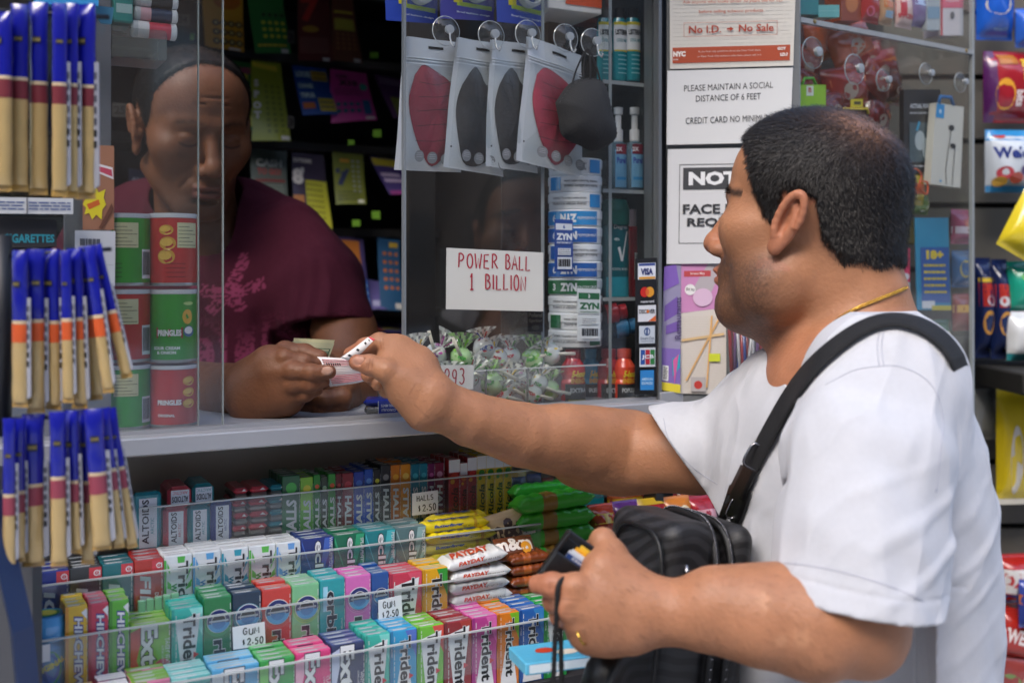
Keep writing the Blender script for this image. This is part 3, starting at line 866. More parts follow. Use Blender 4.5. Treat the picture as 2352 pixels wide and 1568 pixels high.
def make_accessories(shirt, body):
 bv = bvh_of(shirt, body)
 g = mat('c9a24a', .25, metal=1.)
 pth = smooth_path([(1852, 812), (1872, 782), (1900, 752), (1935, 724), (1975, 704), (2020, 686), (2055, 672), (2084, 660)], 110)
 mb = MB()
 bb = bvh_of(body)
 pos = [lay(bb, p[0], p[1], .0022, 1.12) for p in pth]
 for i in range(len(pos) - 1):
  a, n_ = pos[i]; b = pos[i + 1][0]
  d = (b - a).normalized(); side = d.cross(n_).normalized()
  big = i % 5 == 0
  mid = (a + b) / 2; L2 = (b - a).length * (.85 if big else .62); wd = .0017 if big else .0015
  ring = []
  for k in range(9):
   t = 2 * PI * k / 8
   off = d * math.cos(t) * L2 + (side if i % 2 else (side * .8 + n_ * .6)) * math.sin(t) * wd
   ring.append(mid + off)
  mb.tube(ring, .00048, g, n=4, cap=False)
 o = mb.build('necklace')
 tag(o, 'thin gold chain round the neck of the man in white', 'necklace')
 sm_ = mat('a3a5b2', .9)
 mb = MB()
 bs = bvh_of(shirt)
 for path, n_ in (([(2020, 762), (2015, 795), (2020, 841)], 14), ([(2030, 762), (2025, 795), (2030, 841)], 14), ([(1896, 883), (1962, 850), (2020, 841), (2064, 841), (2115, 862), (2150, 900), (2165, 960), (2160, 1040), (2150, 1130)], 60),
     ([(1800, 1292), (1870, 1300), (1960, 1320), (2060, 1352), (2120, 1380)], 50), ([(1524, 960), (1538, 1010), (1590, 1072), (1648, 1112)], 30), ([(1838, 886), (1862, 838), (1895, 792)], 16)):
  pp = [lay(bs, q_[0], q_[1], .0002)[0] for q_ in smooth_path(path, n_)]
  pp = [pp[i] for i in range(len(pp)) if i == 0 or (pp[i] - pp[i - 1]).length < .02]
  if len(pp) > 2:
   mb = MB(); mb.tube(pp, .0004, sm_, n=5); child(mb.build('stitching'), cust, CUST_LOC)
 bag = empty('crossbody_bag', 'black patterned crossbody bag, unzipped, worn on the chest of the man in white', 'bag', W(1560, 1400, 1.08))
 BL = bag.location.copy()
 lm = bpy.data.materials.new('black_leather'); nt_, N, L, b = nodes(lm)
 b.inputs['Roughness'].default_value = .5; b.inputs['Specular IOR Level'].default_value = .5
 tc = N.new('ShaderNodeTexCoord')
 vo = N.new('ShaderNodeTexVoronoi'); vo.inputs['Scale'].default_value = 60; vo.feature = 'SMOOTH_F1'
 wv = N.new('ShaderNodeTexWave'); wv.inputs['Scale'].default_value = 24; wv.wave_type = 'RINGS'; wv.inputs['Distortion'].default_value = 6; wv.inputs['Detail'].default_value = 0
 L.new(tc.outputs['Object'], wv.inputs['Vector'])
 cr = N.new('ShaderNodeValToRGB'); cr.color_ramp.elements[0].position = .45; cr.color_ramp.elements[1].position = .55
 cr.color_ramp.elements[0].color = (.006, .006, .007, 1); cr.color_ramp.elements[1].color = (.020, .020, .023, 1)
 L.new(wv.outputs['Fac'], cr.inputs[0]); L.new(cr.outputs[0], b.inputs['Base Color'])
 nz = N.new('ShaderNodeTexNoise'); nz.inputs['Scale'].default_value = 1100; L.new(tc.outputs['Object'], nz.inputs['Vector'])
 bp = N.new('ShaderNodeBump'); bp.inputs['Strength'].default_value = .6; bp.inputs['Distance'].default_value = .0006
 L.new(nz.outputs['Fac'], bp.inputs['Height']); L.new(bp.outputs['Normal'], b.inputs['Normal'])
 blk = mat('0d0d0f', .45, bump=.3, bscale=900)
 met = mat('8c8c90', .25, metal=1.)
 def sdf_part(name, fn, m, lo, hi, vox=.0018):
  S = SDF(lo, hi, vox); fn(S); p, f = S.mesh()
  o = np_obj(name, p, f, m); child(o, bag, BL); return o
 lo = np.array((.02, .98, .98)); hi = np.array((.34, 1.27, 1.36))
 R1 = frame3((-.88, -.45, .12))
 def dome(S, cx, cy, Y, th, wd, hgt):
  S.box(W(cx, cy, Y), (th, wd, hgt), R1, .017, .01)
 def front(S):
  dome(S, 1500, 1445, 1.085, .031, .056, .116)
 sdf_part('front_pouch', front, lm, lo, hi)
 def back(S):
  dome(S, 1612, 1440, 1.11, .015, .058, .114)
  S.box(W(1575, 1460, 1.10), (.022, .05, .08), R1, .014, .006)
 sdf_part('back_pouch', back, lm, lo, hi)
 def loop(cx, cy, Y, wd, hgt, rr=.03):
  pts = []
  o_ = np.array(W(cx, cy, Y))
  for t in np.linspace(0, 2 * PI, 49):
   a = math.copysign(abs(math.cos(t)) ** .55, math.cos(t)) * wd; c = math.copysign(abs(math.sin(t)) ** .55, math.sin(t)) * hgt
   pts.append(Vector(o_ + R1[:, 1] * a + R1[:, 2] * c))
  return pts
 mb = MB(); mb.tube(loop(1444, 1445, 1.062, .048, .102), .0022, blk, cap=False); o = mb.build('piping'); child(o, bag, BL)
 for (cx, Y, wd, hg) in ((1552, 1.092, .057, .1170), (1584, 1.103, .059, .1150)):
  mb = MB(); lp = loop(cx, 1447, Y, wd, hg)
  mb.tube(lp, .0042, blk, cap=False)
  P_ = smooth_path(lp, 220)
  for i in range(0, len(P_) - 1):
   c = Vector(P_[i]); rad = (c - W(cx, 1447, Y)).normalized()
   mb.tube([c + rad * .0035 - Vector(R1[:, 0]) * .002, c + rad * .0052 + Vector(R1[:, 0]) * .002], .0009, met, n=4)
  o = mb.build('zip'); child(o, bag, BL)
 mb = MB(); c = W(1577, 1296, 1.035)
 mb.tube([c, c + Vector((0, -.002, -.008)), c + Vector((.002, -.004, -.020))], [.002, .003, .0022], met)
 o = mb.build('zip_pull'); child(o, bag, BL)
 pth = smooth_path([(2196, 824), (2185, 802), (2164, 776), (2135, 754), (2084, 730), (2038, 726), (1991, 738), (1929, 784), (1880, 826), (1840, 865), (1800, 935), (1765, 1000), (1735, 1055), (1705, 1115), (1680, 1165)], 60)
 def lay2(x, y, lift):
  for dy in range(0, 60, 3):
   d = (W(x, y + dy, 1.0) - CAM).normalized(); h = bs.ray_cast(CAM, d)
   if h[0] is not None and h[0].y < 1.25: return h[0] - d * lift, (h[1] if h[1].dot(d) < 0 else -h[1])
  return lay(bv, x, y, lift)
 def ribbon(pth, wpx, lift, m, name):
  K = 5; n = len(pth); A = np.zeros((n, K, 3)); Nn = np.zeros((n, 3))
  for i, p in enumerate(pth):
   d = pth[min(i + 1, n - 1)] - pth[max(i - 1, 0)]; d = d / np.linalg.norm(d)
   q = np.array((-d[1], d[0])) * wpx / 2
   for k in range(K):
    t = 1 - 2 * k / (K - 1)
    a, na = lay2(p[0] + q[0] * t, p[1] + q[1] * t, lift); A[i, k] = a; Nn[i] += np.array(na)
  def smooth(A, it):
   for _ in range(it): A[1:-1] = (A[:-2] + 2 * A[1:-1] + A[2:]) / 4
  smooth(A, 30 if name == 'strap' else 4)
  if name == 'strap':
   for i in range(n):
    for k in range(K):
     d_ = Vector(A[i, k]) - CAM; ln_ = d_.length; d_.normalize(); hh = bs.ray_cast(CAM, d_)
     if hh[0] is not None and hh[0].y < 1.25 and hh[3] - .005 < ln_: A[i, k] = np.array(hh[0] - d_ * .005)
   A[:, 1:-1] = A[:, 1:-1] * .5 + .25 * (A[:, :-2] + A[:, 2:]); smooth(A, 2)
   tg = (A[0] - A[4]).mean(0); tg = tg / np.linalg.norm(tg); A = np.concatenate([A[:1] + tg * o_[0] + np.array(o_[1:]) for o_ in ((.07, -.02, .085, -.02), (.045, -.006, .045, -.008), (.020, 0, .014, 0))] + [A])
   Nn = np.concatenate([Nn[:1]] * 3 + [Nn]); n += 3
  smooth(Nn, 8)
  off = Nn / (np.linalg.norm(Nn, axis=1)[:, None] + 1e-9) * .0016
  B_ = A + off[:, None, :]
  mb = MB(); vs = [Vector(v) for v in A.reshape(-1, 3)] + [Vector(v) for v in B_.reshape(-1, 3)]; t_ = n * K; fs = []
  for i in range(n - 1):
   for k in range(K - 1):
    a = i * K + k
    fs += [(t_ + a, t_ + a + K, t_ + a + K + 1, t_ + a + 1), (a, a + 1, a + K + 1, a + K)]
   a = i * K; b = a + K - 1
   fs += [(a, a + K, t_ + a + K, t_ + a), (b, t_ + b, t_ + b + K, b + K)]
  mb.add(vs, fs, m, True); o = mb.build(name); child(o, bag, BL); return o
 web = mat('101013', .8, bump=.5, bscale=1800)
 ribbon(pth, 37, .0060, web, 'strap')
 def ring(cx, cy, hw, hh, ang, r, name, m, Y=None):
  a, n_ = lay(bv, cx, cy, .008)
  d = Vector((math.cos(R(ang)), 0, math.sin(R(ang)))); e_ = Vector((-math.sin(R(ang)), 0, math.cos(R(ang))))
  pts = []
  for t in np.linspace(0, 2 * PI, 33):
   x = math.copysign(abs(math.cos(t)) ** .45, math.cos(t)) * hw; y = math.copysign(abs(math.sin(t)) ** .45, math.sin(t)) * hh
   pts.append(a + d * x + e_ * y)
  mb = MB(); mb.tube(pts, r, m, n=8, cap=False); o = mb.build(name); child(o, bag, BL)
 ring(1738, 1050, .0105, .0125, -30, .0016, 'buckle', met)
 ring(1683, 1168, .0045, .010, -25, .0012, 'buckle', mat('8a8a8e', .2, metal=1.))
 lea = mat('0b0b0c', .35, bump=.2, bscale=500)
 ribbon(smooth_path([(1722, 1075), (1708, 1105), (1690, 1140)], 8), 40, .010, lea, 'strap_keeper')
 ribbon(smooth_path([(1702, 1120), (1686, 1170), (1672, 1205), (1664, 1225)], 10), 50, .006, lea, 'strap_tab')
 mb = MB(); c = W(1375, 1530, .985)
 mb.tube([W(1420, 1480, 1.0), W(1400, 1500, .99), W(1378, 1540, .985), W(1360, 1600, .985)], [.004, .007, .008, .008], lea, flat=2.2)
 o = mb.build('strap_tab'); child(o, bag, BL)
 mb = MB()
 mb.tube([W(1418, 1478, .99), W(1405, 1500, .985), W(1396, 1530, .98), W(1388, 1545, .98)], .0022, met)
 o = mb.build('buckle'); child(o, bag, BL)
 Yw = .972
 wl = empty('wallet', 'open black leather wallet with bank cards, held by the man in white', 'wallet', W(1290, 1280, Yw)); WL = wl.location.copy()
 ex = Vector((.815, 0, -.58)).normalized(); ey = Vector((.58, 0, .815)).normalized(); nn = Vector((0, -1, 0))
 def slab(mb, x0, x1, y0, y1, d0, d1, m, c=.0006):
  """box in the wallet's own axes; d counts away from the camera"""
  O = W(1234, 1324, Yw)
  sub = MB(Matrix(((ex.x, 0, ey.x, O.x), (ex.y, 1, ey.y, O.y), (ex.z, 0, ey.z, O.z), (0, 0, 0, 1))))
  sub.box(x0, x1, d0, d1, y0, y1, m, c)
  k = len(mb.v); mb.v += sub.v
  for f, mi_, s_ in zip(sub.f, sub.m, sub.sm):
   mb.f.append(tuple(a + k for a in f)); mb.m.append(mb.mi(sub.mats[mi_])); mb.sm.append(s_)
 wlea = mat('0c0c0e', .42, bump=.25, bscale=700)
 mb = MB(); slab(mb, .0, .062, .0, .030, -.004, -.0015, wlea, .0012); o = mb.build('card_pocket'); child(o, wl, WL)
 mb = MB(); slab(mb, .0, .066, .0, .050, .0085, .012, wlea, .0014); slab(mb, -.001, .002, .0, .049, -.003, .011, wlea, .001)
 slab(mb, .0, .064, .004, .044, .0065, .0080, wlea, .0006); o = mb.build('cover'); child(o, wl, WL)
 for (y1, d, cc, x0) in ((.034, 0.0, '1f3a70', .010), (.0365, .0012, 'b9bec6', .010), (.0385, .0024, 'c4c9d0', .012), (.042, .0036, 'e0a21c', .014), (.0455, .0050, 'd9b030', .017)):
  mb = MB(); slab(mb, x0, .060, .006, y1, d, d + .0009, mat(cc, .3), .0003)
  if cc == '1f3a70':
   O = W(1234, 1324, Yw)
   fr = (O + nn * .00015, ex, ey)
   mb.word(fr, 'CHASE', .0245, .0318, .0026, mat('d5d9e0', .4), bold=.02, w=.018, lift=.0001)
   mb.disc(fr, .0365, .0318, .0014, mat('d5d9e0', .4), lift=.0001, n=8)
  o = mb.build('bank_card'); child(o, wl, WL)
 cord = mat('0b0b0d', .7, bump=.9, bscale=900)
 mb = MB()
 pts = [W(1330, 1345, .985), W(1325, 1322, .975), W(1308, 1325, .957), W(1290, 1332, .948), W(1281, 1352, .943), W(1279, 1400, .945), W(1275, 1470, .95), W(1272, 1540, .955), W(1268, 1640, .96), W(1265, 1800, .96), W(1290, 1860, .97), W(1300, 1700, .985), W(1290, 1560, .985), W(1288, 1420, .975), W(1292, 1392, .965)]
 pp = [Vector(p) for p in smooth_path([tuple(p) for p in pts], 150)]
 mb.tube(pp, [.0021 + .0005 * (i % 2) for i in range(len(pp))], cord, n=7)
 tag(mb.build('wrist_cord'), 'black braided cord looped over the index finger beside the wallet', 'cord')
 mb = MB(); c = W(1333, 1448, .955); pts = []
 for t in np.linspace(0, 2 * PI, 25): pts.append(c + Vector((math.cos(t) * .0045, -.004 + math.sin(t) * .0115, -math.cos(t) * .0115 * .6 + math.sin(t) * .004)))
 mb.tube(pts, .0010, g, n=6, cap=False)
 tag(mb.build('finger_ring'), 'gold ring on a finger of the wallet hand', 'ring')
# ---------------- the clerk inside the kiosk
clerk = empty('person', 'clerk in a maroon T-shirt behind the window, looking down at the ticket', 'person', (W(560, 800, 1.6).x, 1.6, 0))
CLERK_LOC = clerk.location.copy()
HK = Head(W(438, 306, 1.62), (.56, -.79, -.30), up=(.10, -.18, 1), sc=1.0)
def make_clerk():
 skin = np.array(srgb('74492f')); parts = []
 c = HK.c
 S = SDF(c - (.16, .18, .30), c + (.19, .17, .17), .0018)
 HK.build(S, fat=.0, lids=.15)
 for g in (-1, 1):
  S.ell(HK.T((.0775, g * .031, .009)), np.array((.0125, .0155, .0085)) * HK.s, HK.M, .002)
  S.ell(HK.T((.074, g * .031, -.012)), np.array((.010, .015, .006)) * HK.s, HK.M, .008)
  S.cone(HK.T((.095, g * .022, -.040)), HK.T((.078, g * .036, -.066)), .0016, .0012, .005, 'sub')
 for k in range(3):
  S.cone(HK.T((.089, -.03, .058 + k * .010)), HK.T((.089, .03, .058 + k * .010)), .0010, .0010, .003, 'sub')
 S.chain(WP([(440, 380, 1.66), (452, 500, 1.68), (460, 620, 1.70)]), [.058, .062, .080], .025)
 S.cone(W(300, 600, 1.74), W(600, 600, 1.70), .06, .06, .03)
 p, f = S.mesh(); l = HK.L(p)
 col = np.tile(skin, (len(p), 1))
 def mixc(w, hexc):
  nonlocal col
  w = np.clip(w, 0, 1)[:, None]; col = col * (1 - w) + np.array(srgb(hexc)) * w
 lat = np.abs(l[:, 1])
 sb = sstep(-.040, -.070, l[:, 2]) * sstep(.0, .04, l[:, 0]) * .35
 mixc(sb * (.5 + .5 * noise3(p, 800, 1)), '2a1d17')
 mixc(np.exp(-((l[:, 2] + .067) / .010) ** 4) * (lat < .023) * (l[:, 0] > .092) * .6, '8a4f48')
 mixc(np.exp(-((l[:, 2] - .033 + .16 * np.abs(lat - .030)) / .0040) ** 2) * sstep(.008, .016, lat) * sstep(.055, .045, lat) * (l[:, 0] > .05) * .75 * (.5 + .5 * noise3(p, 600, 7)), '1a110d')
 mixc(np.exp(-((l[:, 2] + .0025 - .0040 * ((lat - .031) / .014) ** 2) / .0016) ** 2) * sstep(.016, .013, np.abs(lat - .031)) * (l[:, 0] > .072) * .85, '120b08')
 mixc(np.exp(-((l[:, 2] + .010) / .012) ** 2) * (lat > .015) * (lat < .046) * (l[:, 0] > .066) * .35, '4a2c20')  # shading round the lids, put into the skin colour
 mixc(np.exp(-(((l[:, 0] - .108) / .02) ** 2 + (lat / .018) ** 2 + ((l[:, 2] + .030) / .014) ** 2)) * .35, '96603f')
 parts.append((p, f, col))
 lo = np.array(W(300, 1010, 1.50)) - (.06, .32, .06); hi = np.array(W(860, 640, 1.62)) + (.06, .18, .06)
 S = SDF(lo, hi, .0015)
 A = WP([(250, 800, 1.66), (330, 900, 1.55), (420, 905, 1.46), (520, 900, 1.36), (575, 892, 1.31)])
 S.chain(A, [.055, .052, .046, .036, .032], .02)
 Y = 1.275
 S.cone(W(590, 900, Y + .02), W(640, 860, Y), .034, .030, .015, flat=((0, 1, .1), 1.2))
 S.cone(W(590, 930, Y + .02), W(650, 905, Y + .005), .030, .028, .015)
 S.cone(W(572, 880, Y + .03), W(618, 835, Y + .01), .026, .022, .015)
 finger(S, WP([(608, 835, Y - .004), (655, 822, Y - .014), (700, 830, Y - .010), (738, 838, Y + .004)]), [.0130, .0098, .0090, .0078], .005)
 finger(S, WP([(620, 855, Y - .010), (672, 852, Y - .022), (715, 855, Y - .028), (756, 854, Y - .026)]), [.0135, .0104, .0093, .0082], .005)
 finger(S, WP([(625, 885, Y - .006), (672, 884, Y - .018), (712, 882, Y - .022), (742, 876, Y - .018)]), [.0130, .0098, .0090, .0078], .005)
 finger(S, WP([(625, 915, Y - .0), (668, 912, Y - .010), (702, 905, Y - .014), (728, 895, Y - .010)]), [.0118, .0088, .0080, .0070], .005)
 finger(S, WP([(605, 850, Y + .02), (655, 808, Y + .03), (700, 812, Y + .028), (735, 822, Y + .020)]), [.018, .0125, .0112, .0098], .008)
 nl = W(752, 851, Y - .0355)
 S.ell(nl, (.0078, .003, .0060), frame3((1, -.2, 0)), .0012, 'sub'); S.ell(W(752, 851, Y - .0338), (.0070, .0026, .0054), frame3((1, -.2, 0)), .0004)
 Bp = WP([(790, 760, 1.62), (800, 860, 1.55), (805, 910, 1.47)])
 S.chain(Bp, [.050, .044, .036], .02)
 Y2 = 1.39
 S.chain(WP([(805, 905, 1.45), (770, 905, Y2), (735, 875, Y2 - .01)]), [.034, .030, .024], .015)
 finger(S, WP([(760, 850, Y2), (728, 815, Y2 - .02), (705, 812, Y2 - .03), (680, 806, Y2 - .035)]), [.018, .0125, .011, .0095], .008)
 finger(S, WP([(790, 905, Y2 - .01), (775, 935, Y2 - .05), (735, 940, Y2 - .06), (700, 932, Y2 - .05)]), [.018, .0125, .0112, .0098], .008)
 finger(S, WP([(795, 920, Y2 + .0), (780, 952, Y2 - .04), (742, 958, Y2 - .05), (708, 950, Y2 - .05)]), [.017, .0120, .0108, .0092], .008)
 finger(S, WP([(790, 890, Y2 - .01), (785, 912, Y2 - .055), (745, 918, Y2 - .065), (712, 912, Y2 - .06)]), [.017, .0120, .0108, .0092], .008)
 p, f = S.mesh()
 col = np.tile(skin * 1.05, (len(p), 1))
 d = np.linalg.norm((p - np.array(W(752, 851, Y - .0355))) / (.0075, .008, .0056), axis=1)
 mixc(sstep(1.1, .8, d) * .8, 'c29a86')
 parts.append((p, f, col))
 S = SDF((-.80, 1.45, -.02), (-.10, 2.0, 1.25), .010)
 hc = np.array((W(560, 800, 1.72).x, 1.74, .78))
 S.cone(hc + (0, 0, .08), hc + (0, 0, .38), .11, .10, .03)
 for g in (-1, 1):
  a = hc + np.array((.10, 0, 0)) * g
  S.chain([a, a + (0, 0, -.36), a + (0, 0, -.73)], [.09, .06, .045], .02)
  S.cone(a + (0, 0, -.74), a + (0, -.16, -.755), .04, .03, .02)
 p, f = S.mesh(); parts.append((p, f, np.tile(skin, (len(p), 1))))
 P, F = merge([(a, b) for a, b, _ in parts])
 child(np_obj('body', P, F, SKIN, cols=np.concatenate([q for _, _, q in parts])), clerk, CLERK_LOC)
 S = SDF((-.82, 1.45, -.01), (-.08, 2.0, .98), .009)
 S.cone(hc + (0, 0, .06), hc + (0, 0, .14), .165, .165, .03)
 for g in (-1, 1):
  a = hc + np.array((.10, 0, 0)) * g
  S.chain([a, a + (0, 0, -.36), a + (0, 0, -.70)], [.10, .075, .068], .02)
 p, f = S.mesh(); child(np_obj('trousers', p, f, mat('1b1d24', .9)), clerk, CLERK_LOC)
 S = SDF((-.98, 1.38, .80), (.02, 2.0, 1.66), .003)
 ts = [(440, 520, 1.72, .17, .085, .03), (450, 590, 1.72, .215, .10, .05), (520, 700, 1.72, .20, .125, .06), (560, 850, 1.72, .19, .135, .07), (590, 1000, 1.72, .185, .135, .08), (600, 1200, 1.73, .18, .13, .08), (600, 1400, 1.74, .18, .13, .08)]
 for i in range(len(ts) - 1):
  for t in np.linspace(0, 1, 4)[:-1]:
   q = [a + (b - a) * t for a, b in zip(ts[i], ts[i + 1])]
   S.ell(W(q[0], q[1], q[2]), (q[3], q[4], .085), None, .012)
 S.chain(WP([(650, 570, 1.70), (720, 660, 1.66), (750, 750, 1.63)]), [.078, .080, .074], .03)
 S.chain(WP([(250, 590, 1.72), (190, 700, 1.68), (230, 800, 1.64)]), [.075, .078, .072], .03)
 n = np.array((.12, -.3, -.92)); n /= np.linalg.norm(n); pt = np.array(W(760, 752, 1.62))
 S.plane(pt, n, 0, pt - (.085, .16, .20), pt + (.14, .16, .10))
 S.cone(pt - n * .03, pt + n * .05, .050, .060, .004, 'sub')
 S.chain(WP([(452, 470, 1.68), (462, 540, 1.66)]), [.074, .064], .006, 'sub')
 def wr(P):
  a = noise3(P * (1, 1, .4), 14, 2) - .5
  b = noise3(P @ np.array([[1, 0, .6], [0, 1, 0], [.3, 0, .4]]), 26, 4) - .5
  return a * .012 + b * .006
 S.warp(wr)
 p, f = S.mesh()
 base = np.array(srgb('4a1828')); pr = np.array(srgb('96405f'))
 col = np.tile(base, (len(p), 1))
 q = (p[:, 0] / p[:, 1] * FP + 1176, 620 - (p[:, 2] - H) / p[:, 1] * FP)
 X = (p[:, 0] - W(590, 790, 1.59).x) * .98; Z = p[:, 2] - W(590, 790, 1.59).z
 Z2 = Z - .06 * X
 field = sstep(.045, -.02, Z2 - .012 * np.sin(X * 60)) * (p[:, 1] < 1.70) * (np.abs(X + .0) < .145) * sstep(-.16, -.13, Z2)
 speck = (noise3(p * (1, 1, 3), 260, 6) > .42 - .3 * sstep(.02, -.05, Z2)).astype(float)
 w = field * speck * .85
 cx, cz = -.045, .075
 for (dx, dz, ln) in ((.02, .05, .05), (-.045, .012, .04), (.045, .012, .045), (-.02, -.02, .04), (.02, -.02, .04)):
  dd = np.abs((X - cx) * dz - (Z2 - cz) * dx) / math.hypot(dx, dz); tt = ((X - cx) * dx + (Z2 - cz) * dz) / (dx * dx + dz * dz)
  w = np.maximum(w, ((dd < .009) & (tt > 0) & (tt < 1.2)) * speck * .8)
 tv, tf, tw, thh = text2d('HOLISTIC', .02)
 strokes = np.zeros(len(p), bool)
 sx, sy = .32 / tw, .10 / thh
 tri = [(tv[list(fc)] * (sx, sy)) - (.32 / 2, .055) for fc in tf]
 sel = np.nonzero(field > .05)[0]
 xx, zz = X[sel], Z2[sel] + .010
 ins = np.zeros(len(sel), bool)
 for t3 in tri:
  bb0, bb1 = t3.min(0), t3.max(0)
  k = np.nonzero((xx > bb0[0]) & (xx < bb1[0]) & (zz > bb0[1]) & (zz < bb1[1]) & ~ins)[0]
  if not len(k): continue
  a_ = np.zeros(len(k), bool); m_ = len(t3)
  for i in range(m_):
   x1, y1 = t3[i]; x2, y2 = t3[(i + 1) % m_]
   cross = ((y1 > zz[k]) != (y2 > zz[k])) & (xx[k] < (x2 - x1) * (zz[k] - y1) / (y2 - y1 + 1e-12) + x1)
   a_ ^= cross
  ins[k] |= a_
 strokes[sel[ins]] = True
 w = np.where(strokes, w * .05, w)[:, None]
 col = col * (1 - w) + pr * w
 o = np_obj('shirt', p, f, attr_mat('maroon_jersey', rough=.9, bump=.3, bscale=1200, spec=.2, var=.06, vscale=150, crease=.6), cols=col)
 child(o, clerk, CLERK_LOC)
 S = SDF(c - (.16, .18, .10), c + (.17, .17, .17), .0022)
 T, M = HK.T, HK.M
 for a, b, k in (((-.006, 0, .044), (.095, .078, .083), .01), ((.030, 0, .052), (.058, .064, .062), .02), ((.030, 0, -.015), (.060, .062, .078), .02)):
  S.ell(T(a), np.array(b) * HK.s, M, k)
 def mk(l):
  f_, s_, u_ = l[:, 0], np.abs(l[:, 1]), l[:, 2]
  low = np.interp(f_, [-.12, -.05, -.03, -.02, .005, .018, .028, .040, .052, .064], [-.06, -.05, .02, .035, .030, -.008, .010, .058, .085, .125])
  return sstep(-.004, .022, u_ - low + .008 * (noise3(l, 150, 3) - .5))
 def th(P):
  l = HK.L(P); m = mk(l); thin = sstep(.11, .125, l[:, 2]) * .0015
  return np.where(m > .001, (-.0040 + thin) * m + .002 * (1 - m), .004)
 S.warp(th); p, f = S.mesh(); l = HK.L(p); m = mk(l)
 f = f[m[f].min(1) > .02]; used = np.unique(f); rm = -np.ones(len(p), int); rm[used] = np.arange(len(used)); p = p[used]; f = rm[f]; l = l[used]
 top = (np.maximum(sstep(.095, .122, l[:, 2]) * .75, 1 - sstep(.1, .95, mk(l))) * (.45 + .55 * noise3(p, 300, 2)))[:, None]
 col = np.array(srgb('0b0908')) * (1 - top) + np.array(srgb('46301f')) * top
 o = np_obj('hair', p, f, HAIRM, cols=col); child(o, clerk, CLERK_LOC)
 q_, n_ = face_points(p, f, 15000, seed=6)
 fl = np.tile(HK.M[:, 0] * .8 + np.array((0, 0, -.3)), (len(q_), 1)); fl = fl - (fl * n_).sum(1)[:, None] * n_
 strands(q_, n_, .008, fl, .2, .0007, np.tile(np.array(srgb('120e0c')), (len(q_), 1)), 'hair_strands', o, (0, 0, 0), HAIRM, lift=.16)
